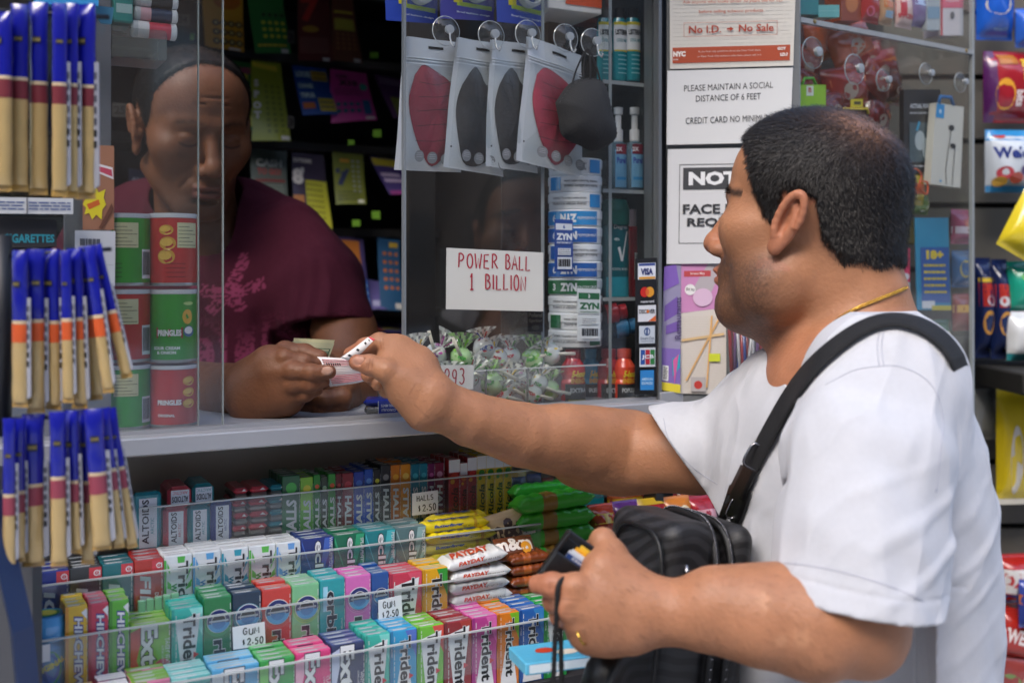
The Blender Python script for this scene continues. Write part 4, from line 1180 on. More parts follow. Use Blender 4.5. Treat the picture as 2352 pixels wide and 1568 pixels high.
def make_handheld():
 pw = mat('e9e3e4', .8); red = mat('d2404f', .7); pk = mat('d98a92', .8); dk = mat('2a2628', .8)
 top = [(728, 819, 1.272), (765, 821, 1.262), (800, 823, 1.238), (826, 805, 1.222), (862, 776, 1.205)]
 bot = [(758, 888, 1.272), (790, 884, 1.262), (822, 879, 1.240), (848, 871, 1.232), (868, 858, 1.226)]
 T_ = smooth_path([tuple(W(*p)) for p in top[:3]] + [tuple(W(835, 826, 1.228)), tuple(W(862, 838, 1.226))], 24)
 B_ = smooth_path([tuple(W(*p)) for p in bot], 24)
 def sheet(mb, T_, B_, u0, u1, v0, v1, m, lift=0.0, n=6):
  k = len(T_) - 1; vs = []; rows = []
  us = np.linspace(u0, u1, max(3, int((u1 - u0) * k) + 2))
  for u in us:
   t = min(u * k, k - 1e-6); i = int(t); t -= i
   a = np.array(T_[i]) * (1 - t) + np.array(T_[i + 1]) * t; b = np.array(B_[i]) * (1 - t) + np.array(B_[i + 1]) * t
   for v in (v0, v1):
    vs.append(Vector(a * (1 - v) + b * v) + Vector((0, -lift, 0)))
  fs = [(2 * i, 2 * i + 1, 2 * i + 3, 2 * i + 2) for i in range(len(us) - 1)]
  mb.add(vs, fs, m, True)
 mb = MB()
 sheet(mb, T_, B_, 0, 1, 0, 1, pw)
 for k in range(14):
  v = .08 + k * .062
  sheet(mb, T_, B_, .06, (.62 if 3 < k < 9 else .97), v, v + (.018 if 3 < k < 9 else .034), pk if not 3 < k < 9 else mat('c4b9bb', .8), .0003)
 sheet(mb, T_, B_, 0.0, .05, 0, 1, mat('f0ecec', .8), .0002)
 for k in range(7):
  sheet(mb, T_, B_, .10 + k * .035, .118 + k * .035, .20, .30, dk, .0005)
 T2 = smooth_path([tuple(W(*p)) for p in ((782, 821, 1.226), (812, 800, 1.214), (840, 778, 1.206), (848, 773, 1.205))], 16)
 B2 = smooth_path([tuple(W(*p)) for p in ((800, 827, 1.222), (828, 812, 1.209), (850, 790, 1.201), (862, 779, 1.200))], 16)
 sheet(mb, T2, B2, 0, 1, 0, 1, mat('f4f1f2', .7)); sheet(mb, T2, B2, .86, 1, 0, 1, red, .0004)
 for u in (.12, .34, .56, .72):
  sheet(mb, T2, B2, u, u + .05, .3, .62, dk, .0006)
 o = mb.build('lottery_ticket'); tag(o, 'white and pink lottery ticket passing between the two hands', 'ticket')
 so = o.modifiers.new('t', 'SOLIDIFY'); so.thickness = .00015
 for k, (c0, dx, dy, hx, lab) in enumerate((('b9b795', 0, 0, 0, 'worn green bank note at the front of the cash in the clerk’s hand'), ('c7c29a', 10, -7, 4, 'yellowish bank note showing behind the front one'))):
  mb = MB()
  q = [(668 + dx, 803 + dy), (762 + dx * .5, 806 + dy), (755 + dx * .5 , 845 + dy), (668 + dx, 840 + dy)]
  q = [(684 - 12 + dx * .3, 783 + dy), (768 + dx * .1, 788 + dy), (752 + dx * .1, 832 + dy), (668 + dx * .3, 826 + dy)]
  Yb = 1.33 + k * .006
  g = 8; vs = []
  for i in range(g + 1):
   for j in range(2):
    a = (q[0][0] * (1 - i / g) + q[1][0] * i / g, q[0][1] * (1 - i / g) + q[1][1] * i / g)
    b = (q[3][0] * (1 - i / g) + q[2][0] * i / g, q[3][1] * (1 - i / g) + q[2][1] * i / g)
    p = (a[0] * (1 - j) + b[0] * j, a[1] * (1 - j) + b[1] * j)
    vs.append(W(p[0], p[1], Yb + .003 * math.sin(i * .9)))
  mb.add(vs, [(2 * i, 2 * i + 1, 2 * i + 3, 2 * i + 2) for i in range(g)], mat(c0, .85), True)
  if k == 0:
   def pt_(u, v):
    a = (q[0][0] * (1 - u) + q[1][0] * u, q[0][1] * (1 - u) + q[1][1] * u); b = (q[3][0] * (1 - u) + q[2][0] * u, q[3][1] * (1 - u) + q[2][1] * u)
    return W(a[0] * (1 - v) + b[0] * v, a[1] * (1 - v) + b[1] * v, Yb - .0055)
   for u0, u1, v0, v1, cc in ((.45, .96, .30, .34, '3f5a44'), (.48, .52, .30, .8, '3f5a44'), (.72, .95, .42, .75, '6d8069'), (.93, .96, .3, .8, '3f5a44'), (.1, .3, .18, .5, '6b4a8a'), (.55, .68, .45, .7, '5a7460')):
    mb.poly([pt_(u0, v0), pt_(u0, v1), pt_(u1, v1), pt_(u1, v0)], mat(cc, .85))
  o = mb.build('bank_note'); tag(o, lab, 'bank note', 'bank notes in the clerk’s hand')
# ================================================================== the kiosk
ACR = clear_mat('clear_acrylic', haze=.006, rough=.04, tint=(.96, .97, .97))
RAILM = clear_mat('rail_acrylic', haze=.035, rough=.10, hazecol=(.45, .45, .45))
BAGM = clear_mat('clear_film', haze=.035, rough=.16, hazecol=(.75, .77, .78))
EDGE = mat('8a9290', .25, spec=.8)
EDGE2 = mat('b7bcbc', .25, spec=.8)
STEEL = mat('a9aaae', .42, metal=.35, bump=.12, bscale=60, var=.10, vscale=8)
DARK = mat('b8b0a4', .85, bump=.2, bscale=120, var=.2, vscale=6)
FR = front_frame(0, 0, 0)
INK = mat('1a1a1c', .6)
PAPER = mat('d9dad8', .85)
RAILZ = {}
ROWV = {'A': .030, 'B': -.022, 'C': -.074, 'D': -.126}
for _k, _y in zip('ABCD', (1124, 1262, 1374, 1506)):
 RAILZ[_k] = zrow(_y, ROWV[_k])
ZC = zrow(969, 0.0)
def U(px, v=0.0):
 return uz(px, 620, v)[0]
def kbox(name, u0, u1, v0, v1, z0, z1, m, parent, c=0.0):
 mb = MB(WALLM); mb.box(u0, u1, v0, v1, z0, z1, m, c)
 o = mb.build(name)
 if parent: child(o, parent, parent.location)
 return o
KROOT = empty('newsstand_kiosk', 'street newsstand kiosk with a steel counter and clear plastic windows', 'kiosk', wall(0, .4, 0))
def build_kiosk():
 K = KROOT
 uL, uR = -1.6, U(1512)
 mb = MB(WALLM)
 mb.box(uL, uR, -.026, .60, ZC - .019, ZC, STEEL, .0015)
 for v in (.004, .014):
  mb.box(uL, uR, v - .0035, v - .0015, ZC + .0002, ZC + .004, STEEL)
 o = mb.build('counter'); child(o, K, K.location)
 mb = MB(WALLM)
 mb.box(uL, U(1660), .120, .135, .02, ZC - .0195, DARK)
 o = mb.build('recess_panel'); child(o, K, K.location)
 mb = MB(WALLM)
 for k, vb in zip('ABCD', (.118, .026, -.026, -.078)):
  zb = RAILZ[k] - .070
  mb.box(uL, U(1800, vb), ROWV[k] - .004, vb, .30, zb, mat('26252a', .7))
 mb.box(uL, U(1900), -.30, .119, .02, .30, mat('2a2b2e', .7))
 o = mb.build('stepped_shelf'); child(o, K, K.location)
 kbox('back_wall', -1.75, 1.9, .95, 1.0, .0, 2.6, mat('131314', .6, bump=.3, bscale=80, var=.3, vscale=5), K)
 kbox('side_wall', -1.80, -1.74, -.02, .40, 0, 2.6, DARK, K)  # stops short, leaving the left rear open for daylight
 kbox('side_wall', U(1545), U(1545) + .03, .04, .95, 0, 2.6, mat('1c1c1e', .7), K)
 kbox('ceiling', -1.8, U(1534), -.02, .10, 2.02, 2.08, mat('8a8a88', .8), K)
 kbox('ceiling', -1.8, U(1534), .50, 1.0, 2.02, 2.08, mat('8a8a88', .8), K)  # open slot between both slabs is invented, to let daylight onto the clerk
 kbox('awning', -2.2, U(1534), -.25, -.03, 2.30, 2.34, mat('24402f', .7), K)
 kbox('fascia', -1.8, U(1534), -.03, .0, 1.97, 2.34, mat('3a3d40', .5), K)
 kbox('post', U(150, .03), U(255, .03), .03, .05, ZC + .001, 2.0, mat('6d6d73', .45, var=.06), K)
 def pane(u0, u1, v, z0, z1, ends):
  mb = MB(WALLM); mb.box(u0, u1, v, v + .004, z0, z1, ACR)
  o = mb.build('window_pane'); child(o, K, K.location)
  for ue in ends:
   mb = MB(WALLM); mb.box(ue - .0006, ue + .0006, v - .0004, v + .0044, z0, z1, EDGE, 0)
   e = mb.build('pane_edge', o)
 pane(-1.6, U(513.5), .002, ZC + .0042, 1.96, [U(513.5)])
 pane(-1.6, U(456, .013), .013, ZC + .0042, 1.96, [U(456, .013)])
 mb = MB(WALLM); ua = U(936)
 mb.box(ua, U(1509), .008, .012, ZC + .0042, 1.96, ACR)
 o = mb.build('window_pane'); child(o, K, K.location)
 mb = MB(WALLM); mb.box(ua - .0022, ua + .0010, .0065, .0135, ZC + .002, 1.96, mat('787e82', .3, spec=.7)); mb.build('pane_edge', o)
 kbox('frame_post', U(1509), U(1516), -.004, .03, ZC - .02, 1.97, mat('7b7f82', .35, metal=.5), K)
 kbox('frame_post', U(1517), U(1534), .01, .04, .3, 1.97, mat('17181c', .4), K)
 mb = MB(WALLM)
 mb.box(U(1512), U(1680, 0), -.005, .02, ZC - .03, ZC + .010, STEEL, .001)
 o = mb.build('apron'); child(o, K, K.location)
def rail(k, p0, p1, hh=.046):
 v = ROWV[k]; z = RAILZ[k]
 u0, u1 = U(p0, v), U(p1, v)
 r = at_wall('shelf_rail', {'A': 'clear plastic rail along the top tier of cough drop packs',
       'B': 'clear plastic rail along the second tier of packs',
       'C': 'clear plastic rail along the third tier, with two gum price tags',
       'D': 'clear plastic rail along the lowest tier of gum'}[k], 'shelf rail', u0, v, z, 'clear rails on the tiers')
 mb = MB(); mb.box(0, u1 - u0, -.003, 0, -hh, -.0012, RAILM); mb.build('strip', r)
 mb = MB(); mb.box(0, u1 - u0, -.0032, .0002, -.0011, .0004, EDGE2); mb.build('polished_edge', r)
# handwriting: letters as pen strokes in a unit box (0..1 wide, 0..1 tall)
def arc(cx, cy, rx, ry, a0, a1, n=12):
 return [(cx + rx * math.cos(R(a0 + (a1 - a0) * i / n)), cy + ry * math.sin(R(a0 + (a1 - a0) * i / n))) for i in range(n + 1)]
PEN = {
 'P': [[(.1, 0), (.14, 1)], [(.05, .92)] + arc(.35, .72, .45, .26, 110, -100)],
 'O': [arc(.5, .5, .42, .5, 100, 460, 20)],
 'W': [[(.0, 1), (.2, .02), (.48, .7), (.72, .0), (1, 1)]],
 'E': [[(.85, .98), (.15, .95), (.12, .03), (.9, .0)], [(.14, .52), (.75, .54)]],
 'R': [[(.12, 0), (.14, 1)], [(.05, .95)] + arc(.35, .75, .42, .24, 100, -95) + [(.95, 0)]],
 'B': [[(.12, 0), (.12, 1)], [(.05, .98)] + arc(.35, .77, .40, .22, 90, -80, 8) + arc(.38, .27, .50, .27, 80, -110, 10)],
 'A': [[(.0, 0), (.5, 1), (1, 0)], [(.2, .38), (.82, .38)]],
 'L': [[(.15, 1), (.12, .02), (.9, .05)]],
 'I': [[(.5, 0), (.5, 1)]],
 'N': [[(.05, 0), (.08, 1), (.85, .02), (.9, 1)]],
 'H': [[(.1, 0), (.1, 1)], [(.88, 0), (.9, 1)], [(.1, .52), (.9, .55)]],
 'S': [[(.85, .88)] + arc(.5, .75, .36, .24, 50, 260, 8) + arc(.5, .25, .38, .25, 85, -150, 9)],
 'G': [[(.85, .85)] + arc(.5, .5, .42, .48, 50, 330, 14) + [(.88, .48), (.5, .46)]],
 'U': [[(.08, 1), (.10, .35)] + arc(.5, .3, .38, .3, 180, 350, 8) + [(.9, 1), (.92, 0)]],
 'M': [[(.0, 0), (.12, 1), (.5, .3), (.88, 1), (1, 0)]],
 '1': [[(.3, .75), (.55, 1), (.5, 0)], [(.2, 0), (.85, .02)]],
 '2': [[(.1, .72)] + arc(.45, .72, .35, .26, 170, -30, 9) + [(.08, .03), (.95, .06)]],
 '5': [[(.85, 1), (.25, .98), (.18, .6)] + arc(.45, .33, .38, .31, 110, -140, 10)],
 '0': [arc(.5, .5, .38, .5, 100, 460, 18)],
 '9': [arc(.45, .70, .33, .28, 20, 380, 14) + [(.78, .75), (.62, .0)]],
 '3': [[(.12, .9)] + arc(.42, .76, .36, .22, 120, -80, 8) + arc(.42, .28, .42, .28, 80, -150, 10)],
 '$': [[(.85, .80)] + arc(.5, .68, .32, .18, 50, 260, 8) + arc(.5, .32, .34, .2, 85, -150, 9), [(.5, 1.05), (.5, -.05)]],
 '.': [arc(.5, .28, .09, .09, 0, 360, 6)],
}
def pen(mb, fr, txt, x, y, h, w, wd, m, gap=.28, slope=0.0, lift=.0003):
 """write txt starting at (x, y)"""
 rg = random.Random(txt)
 for i, ch in enumerate(txt):
  if ch == ' ':
   x += w * .8; continue
  cw = w * (.35 if ch in 'I.' else 1)
  hh = h * rg.uniform(.94, 1.06); dy = rg.uniform(-.04, .04) * h
  for st in PEN[ch]:
   mb.stroke(fr, [(x + p[0] * cw, y + dy + p[1] * hh + slope * (x + p[0] * cw)) for p in st], wd, m, lift)
  x += cw + w * gap
 return x
def owrd(mb, fr, txt, cx, cy, h, m, mo, rot=-90, b=.02, ob=.045, lift=.0005, **k):
 f1 = text2d(txt, b); f2 = text2d(txt, ob); k2 = dict(k)
 if 'w' in k: k2['w'] = k['w'] * f2[2] / f1[2]
 mb.word(fr, txt, cx, cy, h * f2[3] / f1[3], mo, rot, lift, bold=ob, **k2)
 mb.word(fr, txt, cx, cy, h, m, rot, lift + .0002, bold=b, **k)
# ------------------------------------------------------------------ pack styles: each draws on the front face (0..w, 0..h)
CO = .35
def g_(c): return mat(c, .30, coat=.5, bump=.30, bscale=130, var=.10, vscale=80)
WHT = mat('e6e8ea', .4, coat=.2)
def s_plain(mb, w, h, a): pass
def s_trident(mb, w, h, a):
 """a = [dark stripe colour, 'up' or 'down', accent]"""
 fr = FR
 if a[1] == 'up': mb.dpoly(fr, [(.54 * w, .90 * h), (.88 * w, .02 * h), (.10 * w, .02 * h)], WHT, .0003)
 else: mb.dpoly(fr, [(.12 * w, .84 * h), (.90 * w, .92 * h), (.64 * w, .01 * h), (.36 * w, .01 * h)], WHT, .0003)
 mb.rect(fr, 0, 0, .09 * w, h, g_(a[0]), .0002)
 mb.dpoly(fr, [(.55 * w, h * .99), (.98 * w, h * .99), (.98 * w, h * .62)], g_(a[2]), .0002)
 owrd(mb, fr, 'Trident', .55 * w, .53 * h, w * .40, INK, WHT, w=h * .78, b=.03, ob=.055)
 mb.dpoly(fr, [(.86 * w, .40 * h), (.68 * w, .36 * h), (.68 * w, .44 * h)], g_('c8202c'), .0009)
 mb.word(fr, '14 STICKS', .045 * w, .72 * h, w * .05, WHT, -90, .0004)
def s_tridentw(mb, w, h, a):
 fr = FR; hue = g_(a[0])
 for k in range(9):
  t = R(10 + k * 20)
  mb.dpoly(fr, [(.6 * w, .52 * h)] + [(min(max(.6 * w + math.cos(t + e) * 2 * w, .11 * w), .99 * w), min(max(.52 * h + math.sin(t + e) * 2 * w, 0.01 * h), .98 * h)) for e in (-.07, .07)], hue, .0002)
 mb.dpoly(fr, [(.18 * w, .9 * h), (.84 * w, .9 * h), (.62 * w, .01 * h), (.40 * w, .01 * h)], WHT, .0004)
 mb.rect(fr, 0, 0, .08 * w, h * .95, hue, .0003)
 owrd(mb, fr, 'Trident', .66 * w, .50 * h, w * .36, INK, WHT, w=h * .84, b=.03, ob=.055)
 mb.word(fr, 'WHITE', .34 * w, .50 * h, w * .20, g_(a[1]), -90, .0008, bold=.04)
 mb.dpoly(fr, [(.92 * w, .38 * h), (.76 * w, .34 * h), (.76 * w, .42 * h)], g_('c8202c'), .0009)
def s_orbit(mb, w, h, a):
 fr = FR
 for k in range(4): mb.disc(fr, .52 * w, .70 * h, .49 * w - k * .03 * w, g_(a[0]) if k % 2 == 0 else g_(a[1]), .0002 + k * .0001, n=26)
 mb.disc(fr, .52 * w, .72 * h, .42 * w, WHT, .0006, 28)
 mb.disc(fr, .52 * w, .72 * h, .395 * w, g_('16276b'), .0008, 28)
 mb.disc(fr, .52 * w, .72 * h, .27 * w, WHT, .0010, 24)
 mb.disc(fr, .52 * w, .72 * h, .245 * w, INK, .0012, 24)
 mb.disc(fr, .52 * w, .72 * h, .395 * w, g_('3f9fd6'), .0014, 20, a0=PI * 1.06, a1=PI * 1.94)
 mb.disc(fr, .52 * w, .71 * h, .245 * w, g_('1e77b8'), .0016, 16, a0=PI, a1=2 * PI)
 mb.rect(fr, .18 * w, .715 * h, .86 * w, .735 * h, WHT, .0018)
 owrd(mb, fr, 'rbit', .54 * w, .27 * h, w * .42, mat('20242c', .4), WHT, w=h * .46, b=.04, ob=.07, lift=.0006)
 mb.word(fr, a[2], .24 * w, .24 * h, w * .07, WHT, -90, .0006)
def s_orbit2(mb, w, h, a):
 fr = FR
 mb.disc(fr, .5 * w, .10 * h, .42 * w, WHT, .0003, 26); mb.disc(fr, .5 * w, .10 * h, .38 * w, g_('2f8fc6'), .0005, 26)
 owrd(mb, fr, 'orbit', .46 * w, .55 * h, w * .40, mat('20242c', .4), WHT, w=h * .62, b=.04, ob=.07)
 mb.word(fr, 'WINTER MINT', .86 * w, .40 * h, w * .08, WHT, -90, .0006)
 mb.rect(fr, .12 * w, .62 * h, .30 * w, .92 * h, g_('9fd6ea'), .0004)
def s_eclipse(mb, w, h, a):
 fr = FR
 for k in range(9):
  t = R(k * 22 - 5)
  mb.dpoly(fr, [(.5 * w, .3 * h)] + [(min(max(.5 * w + math.cos(t + e) * 3 * w, .01 * w), .99 * w), min(max(.3 * h + math.sin(t + e) * 3 * w, 0), .99 * h)) for e in (-.05, .05)], g_(a[0]), .0002)
 mb.disc(fr, .55 * w, .30 * h, .47 * w, g_(a[0]), .0004, 28); mb.disc(fr, .55 * w, .30 * h, .43 * w, mat('15181f', .35, coat=.3), .0006, 28)
 owrd(mb, fr, 'eclipse', .50 * w, .52 * h, w * .33, WHT, INK, w=h * .88, b=.02, ob=.055, lift=.0008)
 mb.word(fr, a[1], .90 * w, .78 * h, w * .10, WHT, -90, .0006)
def s_extra(mb, w, h, a):
 fr = FR
 mb.dpoly(fr, [(0, .9 * h), (.35 * w, .98 * h), (.15 * w, .5 * h), (.4 * w, 0), (0, 0)], g_(a[0]), .0002)
 mb.disc(fr, .8 * w, .35 * h, .22 * w, g_(a[1]), .0003)
 owrd(mb, fr, 'Extra', .46 * w, .52 * h, w * .42, WHT, mat('1b2230', .4), w=h * .92, b=.035, ob=.07)
 mb.word(fr, 'LONG LASTING FLAVOR', .80 * w, .42 * h, w * .055, WHT, -90, .0006)
 mb.word(fr, a[2], .90 * w, .42 * h, w * .085, WHT, -90, .0006, maxw=h * .7)
def s_hichew(mb, w, h, a):
 fr = FR
 mb.disc(fr, .35 * w, .14 * h, .26 * w, g_(a[0]), .0003, 14); mb.disc(fr, .35 * w, .14 * h, .15 * w, g_(a[1]), .0004, 12)
 mb.rect(fr, 0, 0, .15 * w, h, g_(a[1]), .0002)
 owrd(mb, fr, 'HI-CHEW', .58 * w, .52 * h, w * .36, WHT, g_('24348f'), w=h * .72, b=.03, ob=.10, shear=.15)
 mb.dpoly(fr, [(.7 * w, .93 * h), (.95 * w, .86 * h), (.95 * w, .97 * h)], WHT, .0004)
def s_halls(mb, w, h, a):
 fr = FR
 mb.rect(fr, .0, .0, w, .50 * h, g_(a[0]), .0002)
 mb.disc(fr, .5 * w, .82 * h, .30 * w, g_(a[1]), .0003, 14)
 owrd(mb, fr, 'HALLS', .5 * w, .36 * h, w * .58, mat('cdd2d4', .35), g_(a[0]), rot=a[2], w=h * .58, b=.04, ob=.05, shear=.1)
def s_ricola(mb, w, h, a):
 fr = FR
 mb.rect(fr, 0, .80 * h, w, .995 * h, WHT, .0002)
 mb.disc(fr, .5 * w, .74 * h, .34 * w, g_(a[0]), .0004, 12); mb.disc(fr, .32 * w, .66 * h, .20 * w, g_('e9a02c' if a[0] != '3e8f3a' else '5fae3c'), .0005, 10)
 mb.word(fr, 'Ricola', .52 * w, .34 * h, w * .62, mat('4a1a12' if a[0] != '3e8f3a' else '2e4a1c', .4), 90, .0005, bold=.03, w=h * .48, shear=.25)
def s_dentyne(mb, w, h, a):
 fr = FR
 owrd(mb, fr, a[0], .38 * w, .48 * h, w * .36, mat('d8dde0', .35), g_(a[1]), w=h * (.52 if len(a[0]) < 4 else .62), b=.03, ob=.05, shear=.2)
 mb.word(fr, 'Dentyne', .74 * w, .46 * h, w * .17, WHT, -90, .0006, bold=.02)
 mb.word(fr, 'SUGAR FREE GUM', .10 * w, .42 * h, w * .07, g_(a[2]), -90, .0006)
 mb.rect(fr, .60 * w, .84 * h, .99 * w, .985 * h, g_('c93a44'), .0004)
 mb.disc(fr, .84 * w, .915 * h, .10 * w, WHT, .0006, 14); mb.disc(fr, .84 * w, .915 * h, .07 * w, g_('c93a44'), .0008, 12); mb.word(fr, 'GO', .84 * w, .915 * h, .06 * w, WHT, -90, .001)
def s_box(mb, w, h, a):
 fr = FR
 for (x0, y0, x1, y1, c) in a[0]: mb.rect(fr, x0 * w, y0 * h, x1 * w, y1 * h, g_(c), .0003)
 for (t, cx, cy, hh, c, rot) in a[1]: mb.word(fr, t, cx * w, cy * h, hh * w, g_(c), rot, .0006, bold=.03)
SKINS = {}
NPK = 0
def pack_mesh(w, h, d, col, style, a, topc=None):
 mb = MB(); m = g_(col)
 mb.box(0, w - .0004, 0, d, 0, h, m, .0008)
 if topc: mb.rect(top_frame(.0006, .0008, h), 0, 0, w - .0016, d - .0016, g_(topc), .0002)
 style(mb, w, h, a)
 rg = random.Random(col + str(w)); ln = mat('d8dcdc', .4); y = .06 * h
 while y < .92 * h:
  e = rg.uniform(.03, .09) * h; x = w * (.925 if style in (s_orbit, s_eclipse, s_dentyne) else .13 if style is s_trident else .955)
  mb.rect(FR, x, y, x + w * .022, min(y + e, .95 * h), ln, .0007); y += e + h * rg.uniform(.012, .03)
 mb.rect(top_frame(.0006, .0008, h), w * .1, .001, w * .62, d * .30, ln if rg.random() < .4 else g_('c8ccd0'), .0003)
 mb.rect(top_frame(0, 0, h), w * .08, d * .40, w * .92, d * .52, mat('ccd2d4', .15, coat=.5), .0004)
 return mb
def qlab(label):
 t = 'pack queued behind the ' + label.split(',')[0]
 for cut in (' beside the watermelon gum', ' in the middle of three',' in the second tier', ' in the third tier', ' in the lowest tier', ' with white lettering', ' with dark round emblem', ' with blue disc', ' at the left'):
  if len(t.split()) > 15: t = t.replace(cut, '')
 return t
def put_pack(k, p0, p1, off, col, style, a, label, cat='gum pack', group='gum packs standing on the tiers', queue=3, th=.0115, dv=.003, hh=None, topc=None, rz=0., name='gum_pack', qlabel=None, push=0.0, sink=None):
 v = ROWV[k] + dv + push
 u0, u1 = U(p0, v), U(p1, v)
 z1 = RAILZ[k] + off; z0 = RAILZ[k] - (sink or .070)
 w_, h_ = u1 - u0, z1 - z0
 mb = pack_mesh(w_, h_, th, col, style, a, topc)
 o = mb.build(name); o.location = wall(u0, v, z0); o.rotation_euler = (0, 0, TH + rz)
 tag(o, label, cat, group)
 rg = random.Random(label)
 for q in range(1, queue + 1):
  c = o.copy(); COL.objects.link(c)
  c.location = wall(u0 + rg.uniform(-.0008, .0008), v + q * (th + .0006), z0 + rg.uniform(-.0022, .0006))
  c.rotation_euler = (0, 0, TH + rg.uniform(-.012, .012))
  tag(c, qlabel or qlab(label), cat, group)
 return o
def tiers():
 rail('A', 318, 1640); rail('B', 40, 1240); rail('C', 92, 1160); rail('D', 150, 1305)
 G = 'gum packs standing on the tiers'
 put_pack('B', 40, 84, .012, '2f7a3c', s_dentyne, ('ICE', '2f7a3c', '9fd0a0'), 'green gum pack mostly hidden by the snack sticks, left end of second tier')
 put_pack('B', 85, 159, .012, '1d2f86', s_dentyne, ('ICE', '27418f', '5fa0d8'), 'navy gum pack with silver lettering between the green and black packs, second tier', topc='16246e')
 put_pack('B', 160, 234, .012, '35383a', s_dentyne, ('ICE', '35383a', '8a9090'), 'charcoal gum pack with silver lettering in the second tier', topc='101114')
 put_pack('B', 235, 307, .012, '1d6a72', s_dentyne, ('ICE', '1d6a72', '58b4c4'), 'teal gum pack with silver lettering beside the charcoal one', topc='0e5660')
 put_pack('B', 308, 376, .012, 'b23328', s_dentyne, ('FIRE', 'a52a20', 'e8a02c'), 'red gum pack with white lettering in the second tier', topc='a01c18')
 tw = (('52b947', '2f9c4a', 'white gum pack with green rays beside the red pack in the second tier'), ('5aa8e0', '2d7fc4', 'white gum pack with pale blue rays, between green rays and teal rays'),
  ('2aa0b8', '1b8aa4', 'white gum pack with teal rays in the second tier'), ('5cc04c', '2f9c4a', 'white gum pack with green rays, between teal rays and blue rays'), ('6aa4e4', '3c7cc8', 'white gum pack with blue rays beside the navy round-logo pack'))
 for (a, b), c in zip(((377, 442), (443, 508), (509, 571), (572, 634), (635, 691)), tw):
  put_pack('B', a, b, .013, 'e2e8ea', s_tridentw, (c[0], c[1]), c[2], topc='f0f2f2')
 for (a, b), c in zip(((692, 767), (768, 838), (839, 909), (910, 979)),
      (('1c2f78', '3f62b8', 'WINTERFROST', 'navy gum pack with dark round emblem in the second tier', 'navy'), ('12694a', '2fa070', 'SPEARMINT', 'dark green gum pack with dark round emblem in the second tier', ''),
      ('1a7f86', '48b8c0', 'PEPPERMINT', 'teal gum pack with dark round emblem in the second tier', ''), ('58787c', '8fb4b6', 'POLAR ICE', 'grey gum pack with dark round emblem beside the yellow bars', ''))):
  put_pack('B', a, b, .0135, c[0], s_eclipse, (c[1], c[2]), c[3])
 for (a, b), c in zip(((150, 202), (203, 250), (251, 297)),
      (('e3b81e', 'f0d21f', 'd8901c', 'tall yellow chewy candy pack, leftmost of three'), ('c5304e', 'e8788a', 'a8243c', 'tall red chewy candy pack in the middle of three'), ('58b02e', '9adc5a', '3c8c24', 'tall green chewy candy pack beside the watermelon gum'))):
  put_pack('C', a, b, .027, c[0], s_hichew, (c[1], c[2]), c[3], 'candy pack', 'tall candy packs', 3, .014, name='candy_pack', topc=c[1])
 put_pack('C', 300, 392, .0, '7cb83c', s_extra, ('c8442f', 'd2506a', 'SWEET WATERMELON'), 'lime green gum pack with a red watermelon picture in the third tier', topc='a4cc4c')
 for q in range(5):
  put_pack('C', 318 + q * 19, 336 + q * 19, .012 + q * .0008, '7fb690', s_plain, (), 'pale green gum pack standing behind the watermelon packs', queue=0, th=.006, dv=.042, group='pale green packs behind the watermelon gum')
 put_pack('C', 394, 467, .010, '2fb3a4', s_trident, ('1c9c8e', 'down', '8fe0d4'), 'mint green gum pack with white wedge, beside the watermelon gum', topc='3cc0ae')
 put_pack('C', 468, 533, .0165, '1d7a40', s_orbit, ('35a25a', '2a8f4c', 'SPEARMINT'), 'dark green gum pack with blue disc, first of the disc packs', topc='3f9c58')
 put_pack('C', 534, 601, .0175, '163048', s_orbit, ('2f8fa4', '1a3c58', 'PEPPERMINT'), 'black and teal gum pack with blue disc above the gum price tag')
 put_pack('C', 602, 670, .0170, 'c8382c', s_orbit, ('d8503c', 'b82c24', 'STRAWBERRY'), 'red gum pack with blue disc in the third tier', topc='d86050')
 put_pack('C', 671, 734, .0175, '7cc08a', s_orbit, ('a8d060', '64ac78', 'SWEET MINT'), 'light green gum pack with yellow rings round a blue disc', topc='98cca0')
 put_pack('C', 735, 793, .0190, '1f9aa0', s_orbit2, (), 'teal gum pack with its blue disc at the bottom', topc='58b4b8')
 put_pack('C', 794, 853, .0190, 'd468b4', s_orbit, ('e088c4', 'b84c9c', 'BUBBLEMINT'), 'pink gum pack with blue disc in the third tier', topc='e07cc0')
 put_pack('C', 854, 894, .0185, '1c4c94', s_orbit, ('2c78b8', '163c7c', 'PEPPERMINT'), 'narrow navy gum pack with blue disc behind the right gum price tag', topc='3c64a0')
 put_pack('C', 895, 970, .0150, 'c8324c', s_trident, ('a82040', 'down', 'd85068'), 'crimson gum pack with white wedge beside the right price tag', topc='d04c60')
 put_pack('C', 971, 1029, .0150, 'e0a81c', s_trident, ('c88c14', 'up', '3c9c3c'), 'yellow gum pack with pineapple green corner beside the white bars', topc='e8c04c')
 put_pack('D', 487, 596, .004, '58a8d4', s_extra, ('e6eef2', '2c6cb0', 'POLAR ICE'), 'pale blue gum pack at the left of the lowest tier', topc='8cc8e4')
 put_pack('D', 597, 678, .005, '37a048', s_extra, ('7cd060', '1c7c38', 'SPEARMINT'), 'bright green gum pack in the lowest tier beside the pink one', topc='58b864')
 put_pack('D', 679, 761, .006, 'd83c7c', s_extra, ('f4b4cc', 'e86ca0', 'CLASSIC BUBBLE'), 'hot pink gum pack in the lowest tier beside the green one', topc='e86494')
 put_pack('D', 762, 838, .008, '26305c', s_extra, ('c8d0e8', '3c5494', 'WINTERFRESH'), 'midnight blue gum pack in the lowest tier', topc='48548c')
